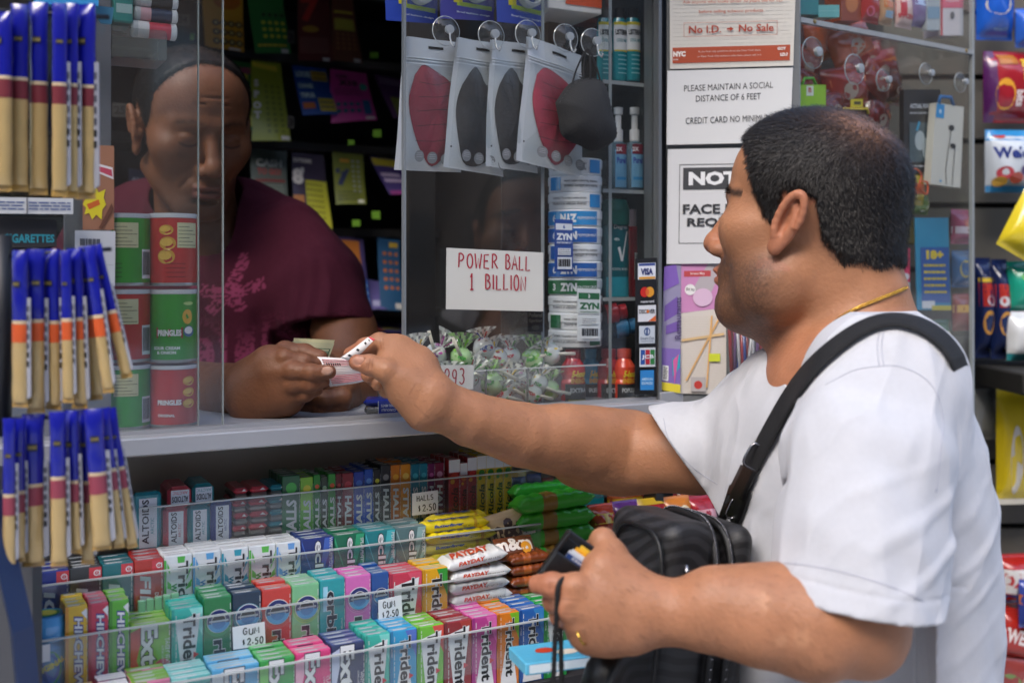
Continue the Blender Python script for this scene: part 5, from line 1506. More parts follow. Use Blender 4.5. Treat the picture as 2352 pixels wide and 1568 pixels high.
 for (a, b), c in zip(((839, 896), (897, 958), (959, 1020), (1021, 1084), (1085, 1142), (1143, 1193), (1194, 1250), (1251, 1303)),
      (('2fae9c', '1c9080', 'down', '78d4c8', 'sea green gum pack in the lowest tier beside the midnight blue one'), ('2498c8', '1474a4', 'up', '4c6cc0', 'sky blue gum pack with blue leaf corner in the lowest tier'),
      ('6cb82c', '4c9820', 'down', 'd04838', 'lime gum pack in the lowest tier between the sky blue and dark red packs'), ('8c2428', '701c20', 'down', 'a83c34', 'dark red gum pack in the lowest tier'),
      ('b8408c', '98307c', 'up', 'd868ac', 'magenta gum pack in the lowest tier'), ('d87c24', 'b8641c', 'up', '7cb82c', 'orange gum pack in the lowest tier'),
      ('2c64b0', '1c4c94', 'up', '3c88c8', 'royal blue gum pack in the lowest tier'), ('2c9c4c', '1c8038', 'down', '78c864', 'emerald gum pack at the right end of the lowest tier'))):
  put_pack('D', a, b, .0125, c[0], s_trident, (c[1], c[2], c[3]), c[4], topc=c[3] if c[4].startswith('mag') else None, queue=5)
 for i, (a, b, off, c, d_, lab) in enumerate(((96, 228, -.004, 'd89a58', 'f0c890', 'orange and cream gum box at the bottom left corner'), (229, 300, .003, '3a2840', 'b83c74', 'dark purple gum box with a pink band, bottom left'), (301, 392, .004, 'd07c9c', '78b03c', 'pink gum box with green leaves, bottom left'), (393, 486, .001, '48a8a4', '9cdcd8', 'turquoise gum pack at the bottom beside the pale blue one'))):
  put_pack('D', a, b, off, c, s_box, ([(0, .7, .4, 1, d_), (.5, .2, .9, .5, d_)], []), lab, queue=3, topc=d_ if i != 1 else 'e8e4e8')
 H = (('648', '689', '1a5c34', '1a6c3c', '48b848', 90, 'dark green cough drop pack beside the stacked tins', .0195), ('690', '719', '8cc83c', '58a830', 'e8e048', 90, 'lime and yellow cough drop pack', .016),
  ('720', '736', '2c8c34', '1c7028', 'e86838', 90, 'green cough drop pack with orange slice beside the lime pack', .018), ('737', '753', '3c4c3c', '2c3c2c', 'a8c8a0', 90, 'grey-green cough drop pack between two with orange slices', .015), ('754', '771', '389838', '28782c', 'e86030', 90, 'green cough drop pack with orange slice beside the dark red packs', .0175),
  ('772', '785', '6c1c24', '541820', 'c03838', -90, 'narrow dark red cough drop pack', .017), ('786', '812', '8c1c28', '701820', 'c83c48', -90, 'wide dark red cough drop pack with cherries', .0165), ('813', '836', '1c3ca8', '1c48b0', '4878d8', 90, 'royal blue cough drop pack beside the dark red packs', .017), ('837', '857', '1c50b8', '1c48b0', '68a0e8', 90, 'blue cough drop pack next to the black ones', .019),
  ('858', '874', '202024', '3c4040', 'd8d838', 90, 'black cough drop pack with a lime slice', .018), ('875', '897', '24262a', '4c5050', '888c8c', -90, 'black cough drop pack beside the orange ones', .022), ('898', '919', 'd87c1c', 'b8681c', 'f0b038', -90, 'amber cough drop pack beside the black ones', .021), ('920', '943', 'e09020', 'c07c20', 'f0c860', 90, 'orange-yellow cough drop pack with white lettering', .021),
  ('944', '963', '18748c', '1c687c', '48b0c0', 90, 'teal cough drop pack behind the cough drop price tag', .020), ('964', '982', '187c94', '1c687c', '48b0c0', 90, 'lighter teal cough drop pack behind the cough drop price tag', .020), ('983', '998', '6c1c54', '5c1848', 'b85894', -90, 'plum cough drop pack behind the price tag', .019), ('999', '1020', '7c2040', '5c1c38', 'c890a8', -90, 'maroon cough drop pack at the right of the price tag', .019))
 for p0, p1, c, c2, c3, rot, lab, off in H:
  put_pack('A', int(p0), int(p1) + .6, off, c, s_halls, (c2, c3, rot), lab, 'cough drops', 'cough drop packs on the top tier', 3, .014, name='cough_drop_pack', sink=.060)
 RC = ((1031, 1056, 'b82c2c', 'd04838', 'first red herbal drop pack from the price tag', .0215), (1057, 1073, 'b83038', 'e07030', 'narrow orange-red herbal drop pack between two red ones', .016), (1074, 1095, 'a82830', 'd83c34', 'red herbal drop pack beside the yellow ones', .022),
  (1096, 1116, 'e8c41c', '3e8f3a', 'yellow herbal drop pack touching the red ones', .023), (1117, 1136, 'e8c820', '3e8f3a', 'second yellow herbal drop pack from the red ones', .023), (1137, 1156, 'e8c41c', '3e8f3a', 'third yellow herbal drop pack from the red ones', .023), (1157, 1176, 'e0bc1c', '3e8f3a', 'yellow herbal drop pack next to the red and blue snack bag', .023))
 for p0, p1, c, c2, lab, off in RC:
  put_pack('A', p0, p1 + .4, off, c, s_ricola, (c2,), lab, 'herbal drops', 'herbal drop packs on the top tier', 3, .014, name='herbal_drop_pack', sink=.060)
def price_tag(name, label, quad, k, lines, v=None):
 v = ROWV[k] - .0035 if v is None else v
 p = [uz(x, y, v) for x, y in quad]
 mb = MB(WALLM)
 mb.box(0, 0, 0, 0, 0, 0, PAPER) if False else None
 P4 = [Vector((a[0], v, a[1])) for a in p]
 mb.add([P4[3], P4[2], P4[1], P4[0]] + [q + Vector((0, .0008, 0)) for q in (P4[3], P4[2], P4[1], P4[0])], [(0, 1, 2, 3), (7, 6, 5, 4), (0, 4, 5, 1), (1, 5, 6, 2), (2, 6, 7, 3), (3, 7, 4, 0)], mat('e4e6e8', .8))
 ex = (P4[2] - P4[3]); wd = ex.length; ex.normalize(); ey = (P4[0] - P4[3]); ht = ey.length; ey = Vector((0, 0, 1)); ey = (ey - ex * ey.dot(ex)).normalized()
 fr = (P4[3], ex, ey)
 for (t, x, y, h, w_, th_, m) in lines:
  pen(mb, fr, t, x * wd, y * ht, h * ht, w_ * wd, th_, m)
 o = mb.build(name)
 return tag(o, label, 'price tag')
def tins():
 """mint tins on the top tier"""
 v = ROWV['A'] + .004
 sil = mat('8c8a86', .3, metal=.8)
 def tin_up(p0, p1, ytop, col, lab, rot=90, sink=.048):
  u0, u1 = U(p0, v), U(p1, v); z1 = uz((p0 + p1) / 2, ytop, v)[1]; z0 = RAILZ['A'] - sink
  r = at_wall('mint_tin', lab, 'mint tin', u0, v, z0, 'mint tins standing upright')
  w, h = u1 - u0, z1 - z0
  mb = MB(); mb.box(0, w, .004, .020, 0, h, sil, .003); mb.build('base', r)
  mb = MB(); mb.box(-.0004, w * .98 + .0004, 0, .009, 0, h + .001, g_(col), .0035)
  fr = FR
  mb.rect(fr, w * .16, h * .04, w * .86, h * .93, g_(col), .0002); mb.rect(fr, w * .20, h * .05, w * .82, h * .91, mat('dfe3ea', .4, coat=.3), .0005)
  mb.word(fr, 'ALTOIDS', w * .42, h * .50, w * .24, mat('1c2030', .5), rot, .0008, bold=.02, w=h * .78)
  mb.word(fr, 'ARCTIC', w * .66, h * .42, w * .12, g_(col), rot, .0008)
  mb.build('lid', r)
 tin_up(306, 372, 1132, '1c8a98', 'large teal mint tin leaning at the left end of the top tier')
 tin_up(376, 431, 1166, 'c04858', 'upright red mint tin in the top tier')
 tin_up(433, 484, 1162, '1c8898', 'upright teal mint tin between the red and the blue tin')
 tin_up(486, 534, 1152, '24388c', 'upright blue mint tin beside the stacked tins')
 def tin_on(p0, p1, y0, y1, col, lab):
  u0, z1 = uz(p0, y0, v); u1, z0 = uz(p1, y1, v)
  w, h = u1 - u0, z1 - z0
  mb = MB(); mb.box(0, w, 0, .055, 0, h, g_(col), .005)
  fr = FR; mb.rect(fr, .12 * w, .15 * h, .88 * w, .85 * h, mat('c8d0dc', .4, coat=.3), .0003)
  mb.word(fr, 'ALTOIDS', .5 * w, .42 * h, .28 * h, mat('1c2030', .5), 180, .0006, bold=.02, w=.68 * w); mb.word(fr, 'ARCTIC', .5 * w, .72 * h, .14 * h, g_(col), 180, .0006)
  o = mb.build('mint_tin'); o.location = wall(u0, v, z0); o.rotation_euler = (0, 0, TH); tag(o, lab, 'mint tin')
 tin_on(386, 441, 1120, 1163, 'c84454', 'small red mint tin lying on top of the upright tins'); tin_on(443, 493, 1113, 1157, '1c8c98', 'small teal mint tin lying on top of the upright tins')
 words_ = ('bottom', 'third from the top', 'second from the top', 'top')
 for ci, (p0, p1, col, nm) in enumerate(((534, 570, 'b83444', 'left red'), (571, 616, 'c03846', 'right red'), (617, 663, '1c8494', 'teal'))):
  for k in range(4):
   dx = (k % 2) * 3
   u0, zt = uz(p0 + dx, 1140 + (3 - k) * 0, v); u1 = U(p1 + dx, v)
   z0 = RAILZ['A'] - .046 + k * .0142
   r = at_wall('mint_tin', f'flat {nm.split()[-1]} mint tin, {words_[k]} of the {nm} stack', 'mint tin', u0, v, z0, 'small mint tins stacked flat')
   w = u1 - u0
   mb = MB(); mb.box(.0008, w - .0014, .0006, .05, 0, .0065, sil, .0022); mb.build('base', r)
   mb = MB(); mb.box(0, w - .0006, 0, .0506, .0066, .0132, g_(col), .003)
   mb.dpoly(FR, [(w * .5, .0132 * .75), (w * .65, .0125), (w * .8, .0132 * .72)], mat('e0d8d8', .3), .0004)
   mb.build('lid', r)
# ------------------------------------------------------------------ wrappers and pillow bags
def bar_mesh(L_, D_, h, col, col2, word=None, wc='2440a0', seed=1, band=None, wrd_h=.5):
 """flow-wrapped bar: length along x, D_ deep, crimped ends"""
 mb = MB(); nx, ny = 22, 10; m1, m2 = mat(col, .28, coat=.5), mat(col2, .28, coat=.5)
 rg = np.random.default_rng(seed)
 def sh(x, t):
  e = min(1, min(x, 1 - x) / .10); e = e ** .6 if e > 0 else 0
  return .12 + .88 * e
 vs = []
 ns = 14
 for i in range(nx + 1):
  x = i / nx; s_ = sh(x, 0)
  for j in range(ns):
   a = 2 * PI * j / ns
   cy = math.copysign(abs(math.cos(a)) ** .6, math.cos(a)); cz = math.copysign(abs(math.sin(a)) ** .7, math.sin(a))
   zz = .5 * h * cz * s_ * (1 + .10 * math.sin(x * 40 + seed) * (1 if cz > 0 else 0)) + rg.normal(0, h * .012)
   vs.append((x * L_, D_ / 2 + D_ / 2 * cy * (1 + .0 * s_), h / 2 + zz))
 for i in range(nx):
  fs = [(j, (j + 1) % ns, ns + (j + 1) % ns, ns + j) for j in range(ns)]
  x = (i + .5) / nx
  mm = m2 if (band and band[0] < x < band[1]) else m1
  mb.add(vs[i * ns:(i + 2) * ns], fs, mm, True)
 mb.add(vs[:ns], [tuple(range(ns))], m1); mb.add(vs[-ns:], [tuple(range(ns))], m1)
 if word:
  tf = top_frame(0, 0, h * 1.02)
  mb.word(tf, word, L_ * .45, D_ * .42, D_ * wrd_h, g_(wc), 0, .0006, bold=.05, w=L_ * .62, shear=.2)
  mb.word(front_frame(0, -.0004, 0), word, L_ * .40, h * .62, h * .34, g_(wc), 0, .0004, bold=.04, w=L_ * .42, shear=.2)
  mb.word(front_frame(0, -.0004, 0), 'NET WT 1.9 OZ', L_ * .72, h * .45, h * .16, INK, 0, .0004)
 return mb
def bar_stack(k, p0, p1, v, zb, n, h, D_, col, col2, word, wc, names, cat, group, tilt=0, seed=1, band=None, name='snack_bar', jitter=.004):
 u0, u1 = U(p0, v), U(p1, v)
 base = None; rg = random.Random(seed)
 for i in range(n):
  if base is None:
   base = bar_mesh(u1 - u0, D_, h, col, col2, word, wc, seed, band).build(name); o = base
  else:
   o = base.copy(); COL.objects.link(o)
  o.location = wall(u0 + rg.uniform(-jitter, jitter), v + rg.uniform(-.003, .003), zb + i * h * .93)
  o.rotation_euler = (rg.uniform(-.03, .03), rg.uniform(-.02, .02) + (tilt if i == n - 1 else 0), TH + rg.uniform(-.04, .04))
  tag(o, names[i] if i < len(names) else names[-1], cat, group)
def pillow(w, h, d, col, decor=None, seed=1, crimp=.07, rough=.22, nx=18, nz=24, wrinkle=.05, side=None):
 """a filled snack bag standing on its lower crimp; returns MB with fn set so that decor drapes over the front"""
 mb = MB(); rg = np.random.default_rng(seed); ph = rg.uniform(0, 6, 6)
 def F(x, z):
  a = max(0., 1 - abs(2 * x / w - 1) ** 2.6); zz = (z / h - crimp) / (1 - 2 * crimp)
  b = max(0., 1 - abs(2 * min(max(zz, 0), 1) - 1) ** 2.4)
  wr = 1 + wrinkle * (math.sin(x / w * 9 + ph[0] + 5 * z / h) * math.sin(z / h * 7 + ph[1]) + .6 * math.sin(x / w * 23 + ph[2]) * math.sin(z / h * 17 + ph[3]) * (1.5 - b))
  return d / 2 * (a * b) ** .55 * wr
 def surf(sg):
  vs = [(w * i / nx, -sg * F(w * i / nx, h * j / nz), h * j / nz) for i in range(nx + 1) for j in range(nz + 1)]
  fs = [(i * (nz + 1) + j, (i + 1) * (nz + 1) + j, (i + 1) * (nz + 1) + j + 1, i * (nz + 1) + j + 1) for i in range(nx) for j in range(nz)]
  return vs, fs if sg > 0 else [f[::-1] for f in fs]
 m = mat(col, rough, coat=.5)
 for sg in (1, -1):
  vs, fs = surf(sg); mb.add([(x, y + (-.0002 if sg > 0 else .0002), z) for x, y, z in vs], fs, m, True)
 mb.fn = lambda v: Vector((v.x, v.y - F(v.x, v.z) - .0004, v.z))
 if decor: decor(mb, FR, w, h)
 mb.fn = None
 return mb
def place(mb, name, label, cat, loc, rz=TH, rx=0., ry=0., group=None):
 o = mb.build(name); o.location = loc; o.rotation_euler = (rx, ry, rz)
 return tag(o, label, cat, group)
def dec(*ops):
 def f(mb, fr, w, h):
  k = 0
  for op in ops:
   k += 1; L_ = .0003 * k
   if op[0] == 'r': mb.rect(fr, op[1] * w, op[2] * h, op[3] * w, op[4] * h, g_(op[5]), L_)
   elif op[0] == 'd': mb.disc(fr, op[1] * w, op[2] * h, op[3] * w, g_(op[4]), L_, 16, ry=(op[5] * h if len(op) > 5 else None))
   elif op[0] == 't': mb.word(fr, op[1], op[2] * w, op[3] * h, op[4] * w, g_(op[5]), op[6] if len(op) > 6 else 0, L_, bold=.04, maxw=.95 * (h if len(op) > 6 and abs(op[6]) == 90 else w))
   elif op[0] == 'p': mb.dpoly(fr, [(x * w, y * h) for x, y in op[2]], g_(op[1]), L_)
 return f
def lower_right():
 vB, vC = ROWV['B'], ROWV['C']
 A_ = 'chocolate bars in stacks'
 lay_ = lambda nm, n: [nm + s for s in [', bottom of its stack', ', second from the bottom', ', third from the bottom', ', fourth from the bottom', ', fifth from the bottom', ', sixth from the bottom'][:n - 1] + [', top of its stack']]
 bar_stack('B', 975, 1135, vB + .004, RAILZ['B'] - .062, 6, .0135, .020, 'e6d21e', 'd2a428', 'Butterfinger', '2c50b0', lay_('yellow crispy bar', 6), 'chocolate bar', A_, seed=3, band=(.78, .84), name='chocolate_bar')
 bar_stack('B', 985, 1120, vB + .026, RAILZ['B'] - .062, 6, .0138, .020, 'e6d21e', 'd2a428', 'Butterfinger', '2c50b0', ['yellow crispy bar in the rear stack behind the front yellow bars'], 'chocolate bar', A_, seed=8, band=(.78, .84), name='chocolate_bar')
 bar_stack('C', 1032, 1170, vC + .006, RAILZ['C'] - .062, 6, .0145, .036, 'd9dcdc', 'd9dcdc', 'PAYDAY', 'd2441e', lay_('white nut bar with orange lettering', 6), 'chocolate bar', A_, tilt=-.10, seed=5, name='chocolate_bar')
 bar_stack('C', 1172, 1262, vC + .008, RAILZ['C'] - .062, 6, .0135, .036, '7a3c1c', 'a4582a', None, 'e8b02c', lay_('brown caramel bar', 6), 'chocolate bar', A_, seed=6, band=(.3, .5), name='chocolate_bar')
 bar_stack('B', 1196, 1375, vB + .004, RAILZ['B'] - .055, 4, .0230, .028, '3aa62c', '8a6a2c', None, 'e8d83c', lay_('green granola bar', 4), 'granola bar', 'granola bars behind the wallet', tilt=-.03, seed=9, band=(.30, .52), name='granola_bar')
 bar_stack('B', 1180, 1330, vB + .030, RAILZ['B'] - .055, 5, .0205, .020, '2c9c30', '1c7424', None, 'e8d83c', ['green granola bar in the stack behind the front one'], 'granola bar', 'granola bars behind the wallet', seed=10, name='granola_bar')
 bar_stack('D', 1306, 1420, ROWV['D'] + .03, uz(1340, 1520, ROWV['D'])[1], 7, .0110, .034, 'c8b090', '8a5c30', None, 'ffffff', lay_('cream and brown wafer bar', 5), 'wafer bar', 'wafer bars low beside the emerald gum', seed=12, band=(.2, .6), name='wafer_bar', jitter=.008)
 mb = MB(); mb.box(0, .075, 0, .05, 0, .012, g_('58b4d8'), .001); fr = top_frame(0, 0, .012)
 mb.disc(fr, .03, .028, .010, g_('c8442c'), .0003, ry=.007); mb.disc(fr, .05, .018, .012, g_('e8dcc8'), .0003, ry=.007); mb.rect(FR, .004, .002, .07, .010, g_('d8e8f0'), .0003)
 place(mb, 'candy_box', 'light blue candy box with a red spot lying below the hanging cord', 'candy box', Vector(W(1207, 1552, 1.035)), TH - .15)
 d1 = dec(('t', 'm&m', .46, .50, .38, '3a1c10'), ('r', .70, .05, .98, .32, 'c02c24'), ('t', 'SHARE', .84, .19, .075, 'f0e8e0'))
 u, z = uz(1136, 1272, vB)
 place(pillow(.066, .042, .016, 'cbb28a', d1, 3), 'candy_bag', 'tan candy bag with brown lettering leaning behind the white bars', 'candy bag', wall(u, vB + .014, z), TH - .05, rx=-.22, ry=-.18)
 u, z = uz(1075, 1212, vB + .05)
 place(pillow(.078, .032, .014, 'd4bf94', dec(('p', 'c82420', [(.60, .3), (.98, .3), (.95, .95), (.75, .7), (.55, .85)]),), 5), 'candy_bag', 'tan candy bag with a red flap behind the yellow bars', 'candy bag', wall(u, vB + .07, z), TH, rx=-.5)
 u, z = uz(1165, 1300, vC)
 place(pillow(.052, .030, .014, '6a3a20', dec(('t', 'm&m', .42, .60, .34, 'e8e0d8'), ('d', .72, .4, .14, 'e8a02c')), 6), 'candy_bag', 'brown candy bag with white lettering above the caramel bars', 'candy bag', wall(u, vC + .02, z), TH, rx=-.7)
 vA = ROWV['A']
 for (p0, p1, yt, col, ops, lab, cat, d_, rx) in (
   (1182, 1226, 1088, '3c6cb8', (('r', 0, 0, 1, .28, 'c02c3c'), ('t', 'PEANUTS', .5, .62, .16, 'e8e8e8', 80), ('r', 0, .9, 1, 1, 'e8c020')), 'blue and red peanut bag beside the yellow herbal drops', 'snack bag', .02, -.1),
   (1228, 1262, 1095, '2448a0', (('r', 0, .3, 1, .5, 'd8b020'),), 'dark blue snack bag under the outstretched arm', 'snack bag', .02, -.1),
   (1264, 1290, 1104, 'b84034', (('d', .5, .5, .3, 'e8e0d0'),), 'small brick red snack bag under the outstretched arm', 'snack bag', .02, -.1),
   (1420, 1500, 1122, 'c8602c', (('r', 0, .5, 1, .7, 'e8c020'), ('d', .5, .3, .2, '5c2c70')), 'orange snack bag with a yellow stripe above the black bag', 'snack bag', .03, -.6),
   (1500, 1580, 1128, 'b02c30', (('r', 0, .55, 1, .75, 'd87c88'),), 'red snack bag beneath the elbow', 'snack bag', .03, -.6),
   (1580, 1650, 1130, '8c3c2c', (('d', .5, .5, .3, 'd8a040'),), 'rust coloured snack bag beside the white shirt', 'snack bag', .03, -.5),
   (1385, 1450, 1165, 'a86038', (('d', .3, .5, .25, '6c4c90'), ('r', .5, .6, 1, .8, 'd8b83c')), 'brown and purple snack bag behind the wallet hand', 'snack bag', .03, -.3),
   (1450, 1530, 1170, '74408c', (('r', .0, .6, 1, .8, 'c03838'),), 'purple snack bag with a red stripe behind the black bag', 'snack bag', .03, -.3)):
  yb = 1232 if yt < 1160 else 1280
  u0, z1 = uz(p0, yt, vA); u1 = U(p1, vA); z0 = uz(p0, yb, vA)[1]
  place(pillow(u1 - u0, z1 - z0, d_, col, dec(*ops), int(p0)), 'snack_bag', lab, cat, wall(u0, vA + .02, z0), TH, rx=rx * .3)
 vx = ROWV['B'] + .004
 for (p0, p1, yt, yb, col, ops, lab) in (
   (1378, 1432, 1168, 1262, 'b8442c', (('r', 0, .5, 1, .75, 'e0b83c'), ('d', .5, .3, .25, '7c2818')), 'orange-red snack bag with a yellow band beside the granola bars'),
   (1434, 1490, 1160, 1262, '6c3c88', (('r', 0, .35, 1, .5, 'd8d0c8'), ('t', 'SNACK', .5, .7, .2, 'e8d84c')), 'violet snack bag with a pale band behind the black bag'),
   (1492, 1552, 1155, 1262, 'b02830', (('d', .5, .5, .3, 'e8c890'), ('r', 0, .85, 1, 1, 'd8b030')), 'bright red snack bag with a cream disc behind the black bag'),
   (1554, 1612, 1150, 1262, 'c8782c', (('r', 0, .2, 1, .4, '8c2c20'), ('d', .6, .65, .2, 'e8d8b0')), 'amber snack bag with a brown band above the zip'),
   (1614, 1668, 1148, 1262, '9c2430', (('r', .1, .4, .9, .7, 'd8a0a8'),), 'crimson snack bag with a pink panel beside the white shirt')):
  u0, z1 = uz(p0, yt, vx); u1 = U(p1, vx); z0 = uz(p0, yb, vx)[1]
  place(pillow((u1 - u0) * 1.1, z1 - z0, .03, col, dec(*ops), p0, wrinkle=.12), 'snack_bag', lab, 'snack bag', wall(u0, vx + .02, z0), TH, rx=-.25)
 for (p0, p1, yt, col, ops, lab) in ((1322, 1352, 1118, 'd4d4cc', (('r', .7, 0, 1, 1, 'd8c83c'), ('t', 'LIST', .3, .6, .45, '22282c', 90), ('t', 'COOL', .62, .5, .25, '1c8a98', 90)), 'white labelled mouthwash bottle box under the elbow'), (1353, 1408, 1112, '24a0a8', (('r', .1, .2, .9, .4, '58c8cc'),), 'teal mouthwash box beside the white labelled one')):
  u0, z1 = uz(p0, yt, vA); u1 = U(p1, vA); z0 = uz(p0, 1215, vA)[1]
  mb = MB(); w_, h_ = u1 - u0, z1 - z0; mb.box(0, w_, 0, .04, 0, h_, g_(col), .002); dec(*ops)(mb, FR, w_, h_)
  place(mb, 'toiletry_box', lab, 'box', wall(u0, vA + .02, z0))
 uu = (U(74, vC) + U(150, vC)) / 2
 r = at_wall('gum_bottle', 'light blue clear gum bottle beside the tall yellow candy pack', 'gum bottle', uu, vC + .022, RAILZ['C'] - .052, None)
 lb = mat('4a90c8', .15, coat=.6)
 mb = MB(); mb.lathe([(0, 0), (.016, 0), (.0185, .003), (.0185, .040), (.015, .046)], lb, 24)
 mb.fn = lambda v: Vector((.0188 * math.sin(v.x / .0188), -(.0188 - v.y) * math.cos(v.x / .0188), v.z))
 mb.disc((Vector((0, 0, 0)), Vector((1, 0, 0)), Vector((0, 0, 1))), 0, .022, .013, g_('2c9c48'), .0003, ry=.017); mb.disc(FR, 0, .022, .011, g_('2464b8'), .0005, ry=.014)
 mb.word(FR, 'ORIGINAL', 0, .024, .006, g_('e8d83c'), 20, .0008, bold=.05)
 mb.fn = None; mb.build('bottle', r)
 mb = MB(); mb.lathe([(.0150, .046), (.0195, .047), (.0200, .062), (.0180, .070), (.0, .0705)], mat('5aa4dc', .12, coat=.6), 24)
 mb.disc(top_frame(0, 0, .0706), 0, 0, .012, g_('2c9c48'), .0003); mb.disc(top_frame(0, 0, .0706), 0, 0, .009, g_('e8d83c'), .0005); mb.build('lid', r)
# ================================================================== things in, on and around the window
def quadfn(P4, n):
 """maps (s, -lift, t) in the unit square to the patch tl,tr,br,bl"""
 tl, tr, br, bl = P4
 def f(v):
  s, t = v.x, v.z
  a = bl * (1 - s) + br * s; b = tl * (1 - s) + tr * s
  return a * (1 - t) + b * t + n * (-v.y)
 return f
def wq(quad, vs):
 """four photo corners to points on planes v"""
 out = []
 for i, (x, y) in enumerate(quad):
  v = vs[i] if isinstance(vs, (list, tuple)) else vs
  u, z = uz(x, y, v); out.append(wall(u, v, z))
 return out
def card(name, label, cat, P4, col, ops, group=None, thick=.0006, rough=.8, curl=0.0, link=True, coat=0.0, border=None):
 """a flat or gently curling printed sheet given by its four corners (tl, tr, br, bl)"""
 n = (P4[1] - P4[0]).cross(P4[3] - P4[0]).normalized()
 if n.dot(CAM - P4[0]) < 0: n = -n
 w = ((P4[1] - P4[0]).length + (P4[2] - P4[3]).length) / 2; h = ((P4[3] - P4[0]).length + (P4[2] - P4[1]).length) / 2
 mb = MB(); q = quadfn(P4, n)
 def fn(v):
  p = q(Vector((v.x / w, v.y, v.z / h)))
  if curl: p = p + n * (curl * (math.sin(v.z / h * 3.0 + 2.2) + .6 * math.sin(v.x / w * 2.5 + v.z / h * 2)))
  return p
 mb.fn = fn
 m = mat(col, rough, coat=coat)
 a, b = (10, 14) if curl else (1, 1)
 for sgn in (0, 1):
  vs = [Vector((w * i / a, thick if sgn else 0, h * j / b)) for i in range(a + 1) for j in range(b + 1)]
  fs = [(i * (b + 1) + j, (i + 1) * (b + 1) + j, (i + 1) * (b + 1) + j + 1, i * (b + 1) + j + 1) for i in range(a) for j in range(b)]
  mb.add(vs, [f[::-1] for f in fs] if sgn else fs, m, bool(curl))
 if a == 1:
  mb.add([(0, 0, 0), (w, 0, 0), (w, 0, h), (0, 0, h), (0, thick, 0), (w, thick, 0), (w, thick, h), (0, thick, h)],
   [(0, 4, 5, 1), (1, 5, 6, 2), (2, 6, 7, 3), (3, 7, 4, 0)], m)
 k = 0
 for op in ops:
  k += 1; L_ = .00025 + .00018 * k
  c = mat(op[-1], rough, coat=coat)
  if op[0] == 'r': mb.rect(FR, op[1] * w, op[2] * h, op[3] * w, op[4] * h, c, L_)
  elif op[0] == 'd': mb.disc(FR, op[1] * w, op[2] * h, op[3] * w, c, L_, 16)
  elif op[0] == 'e': mb.disc(FR, op[1] * w, op[2] * h, op[3] * w, c, L_, 16, ry=op[4] * h)
  elif op[0] == 'p': mb.dpoly(FR, [(x * w, y * h) for x, y in op[1]], c, L_)
  elif op[0] == 't':
   mb.word(FR, op[1], op[2] * w, op[3] * h, op[4] * h, c, op[6], L_, bold=op[5] if isinstance(op[5], float) and op[5] < .08 else .01, w=(op[7] * w if len(op) > 8 and op[7] else None))
  elif op[0] == 'g':
   _, nx, ny, x0, y0, x1, y1, rr, _c = op
   for i in range(nx):
    for j in range(ny):
     mb.disc(FR, (x0 + (x1 - x0) * (i + .5) / nx) * w, (y0 + (y1 - y0) * (j + .5) / ny) * h, rr * w, c, L_, 8)
  elif op[0] == 'l':
   _, n_, x0, y0, x1, y1, fill, _c = op
   rg = random.Random(n_ + len(label))
   for j in range(n_):
    yy = y0 + (y1 - y0) * (j + .5) / n_; x = x0
    while x < x1 - .03:
     e = min(x1, x + rg.uniform(.03, .14)); mb.rect(FR, x * w, (yy - (y1 - y0) / n_ * fill / 2) * h, e * w, (yy + (y1 - y0) / n_ * fill / 2) * h, c, L_); x = e + .015
  elif op[0] == 'o':
   _, x0, y0, x1, y1, t_, _c = op
   for q4 in ((x0, y0, x1, y0 + t_ * w / h), (x0, y1 - t_ * w / h, x1, y1), (x0, y0, x0 + t_, y1), (x1 - t_, y0, x1, y1)):
    mb.rect(FR, q4[0] * w, q4[1] * h, q4[2] * w, q4[3] * h, c, L_)
  elif op[0] == 'pen':
   _, txt, x, y, hh, ww, wd, _c = op
   pen(mb, FR, txt, x * w, y * h, hh * h, ww * w, wd, c, lift=L_)
 o = mb.build(name)
 return tag(o, label, cat, group) if label else o
def T(s, cx, cy, hh, col, b=.01, rot=0, w=None):
 return ('t', s, cx, cy, hh, b, rot, w, col)
def price_tags():
 ink = mat('18241c', .7)
 price_tag('price_tag', 'white handwritten cough drop price tag on the top rail', [(947, 1133), (1006, 1125), (1006, 1176), (947, 1184)], 'A',
   [('HALLS', .18, .62, .24, .105, .0011, ink), ('$', .24, .16, .26, .07, .0010, ink), ('2.50', .40, .14, .30, .125, .0012, ink)])
 price_tag('price_tag', 'white handwritten gum price tag in front of the black and teal pack', [(534, 1440), (608, 1427), (610, 1481), (536, 1491)], 'C',
   [('GUM', .28, .60, .28, .14, .0011, ink), ('$', .28, .16, .22, .06, .0010, ink), ('2.50', .42, .13, .30, .12, .0012, ink)])
 price_tag('price_tag', 'white handwritten gum price tag in front of the narrow navy pack', [(869, 1378), (922, 1366), (925, 1420), (870, 1430)], 'C',
   [('GUM', .18, .60, .28, .14, .0010, ink), ('$', .16, .22, .22, .06, .0009, ink), ('2.50', .32, .18, .30, .12, .0011, ink)])
 price_tag('price_tag', 'blank white tag at the left end of the third rail', [(94, 1482), (115, 1478), (115, 1517), (95, 1521)], 'C', [])
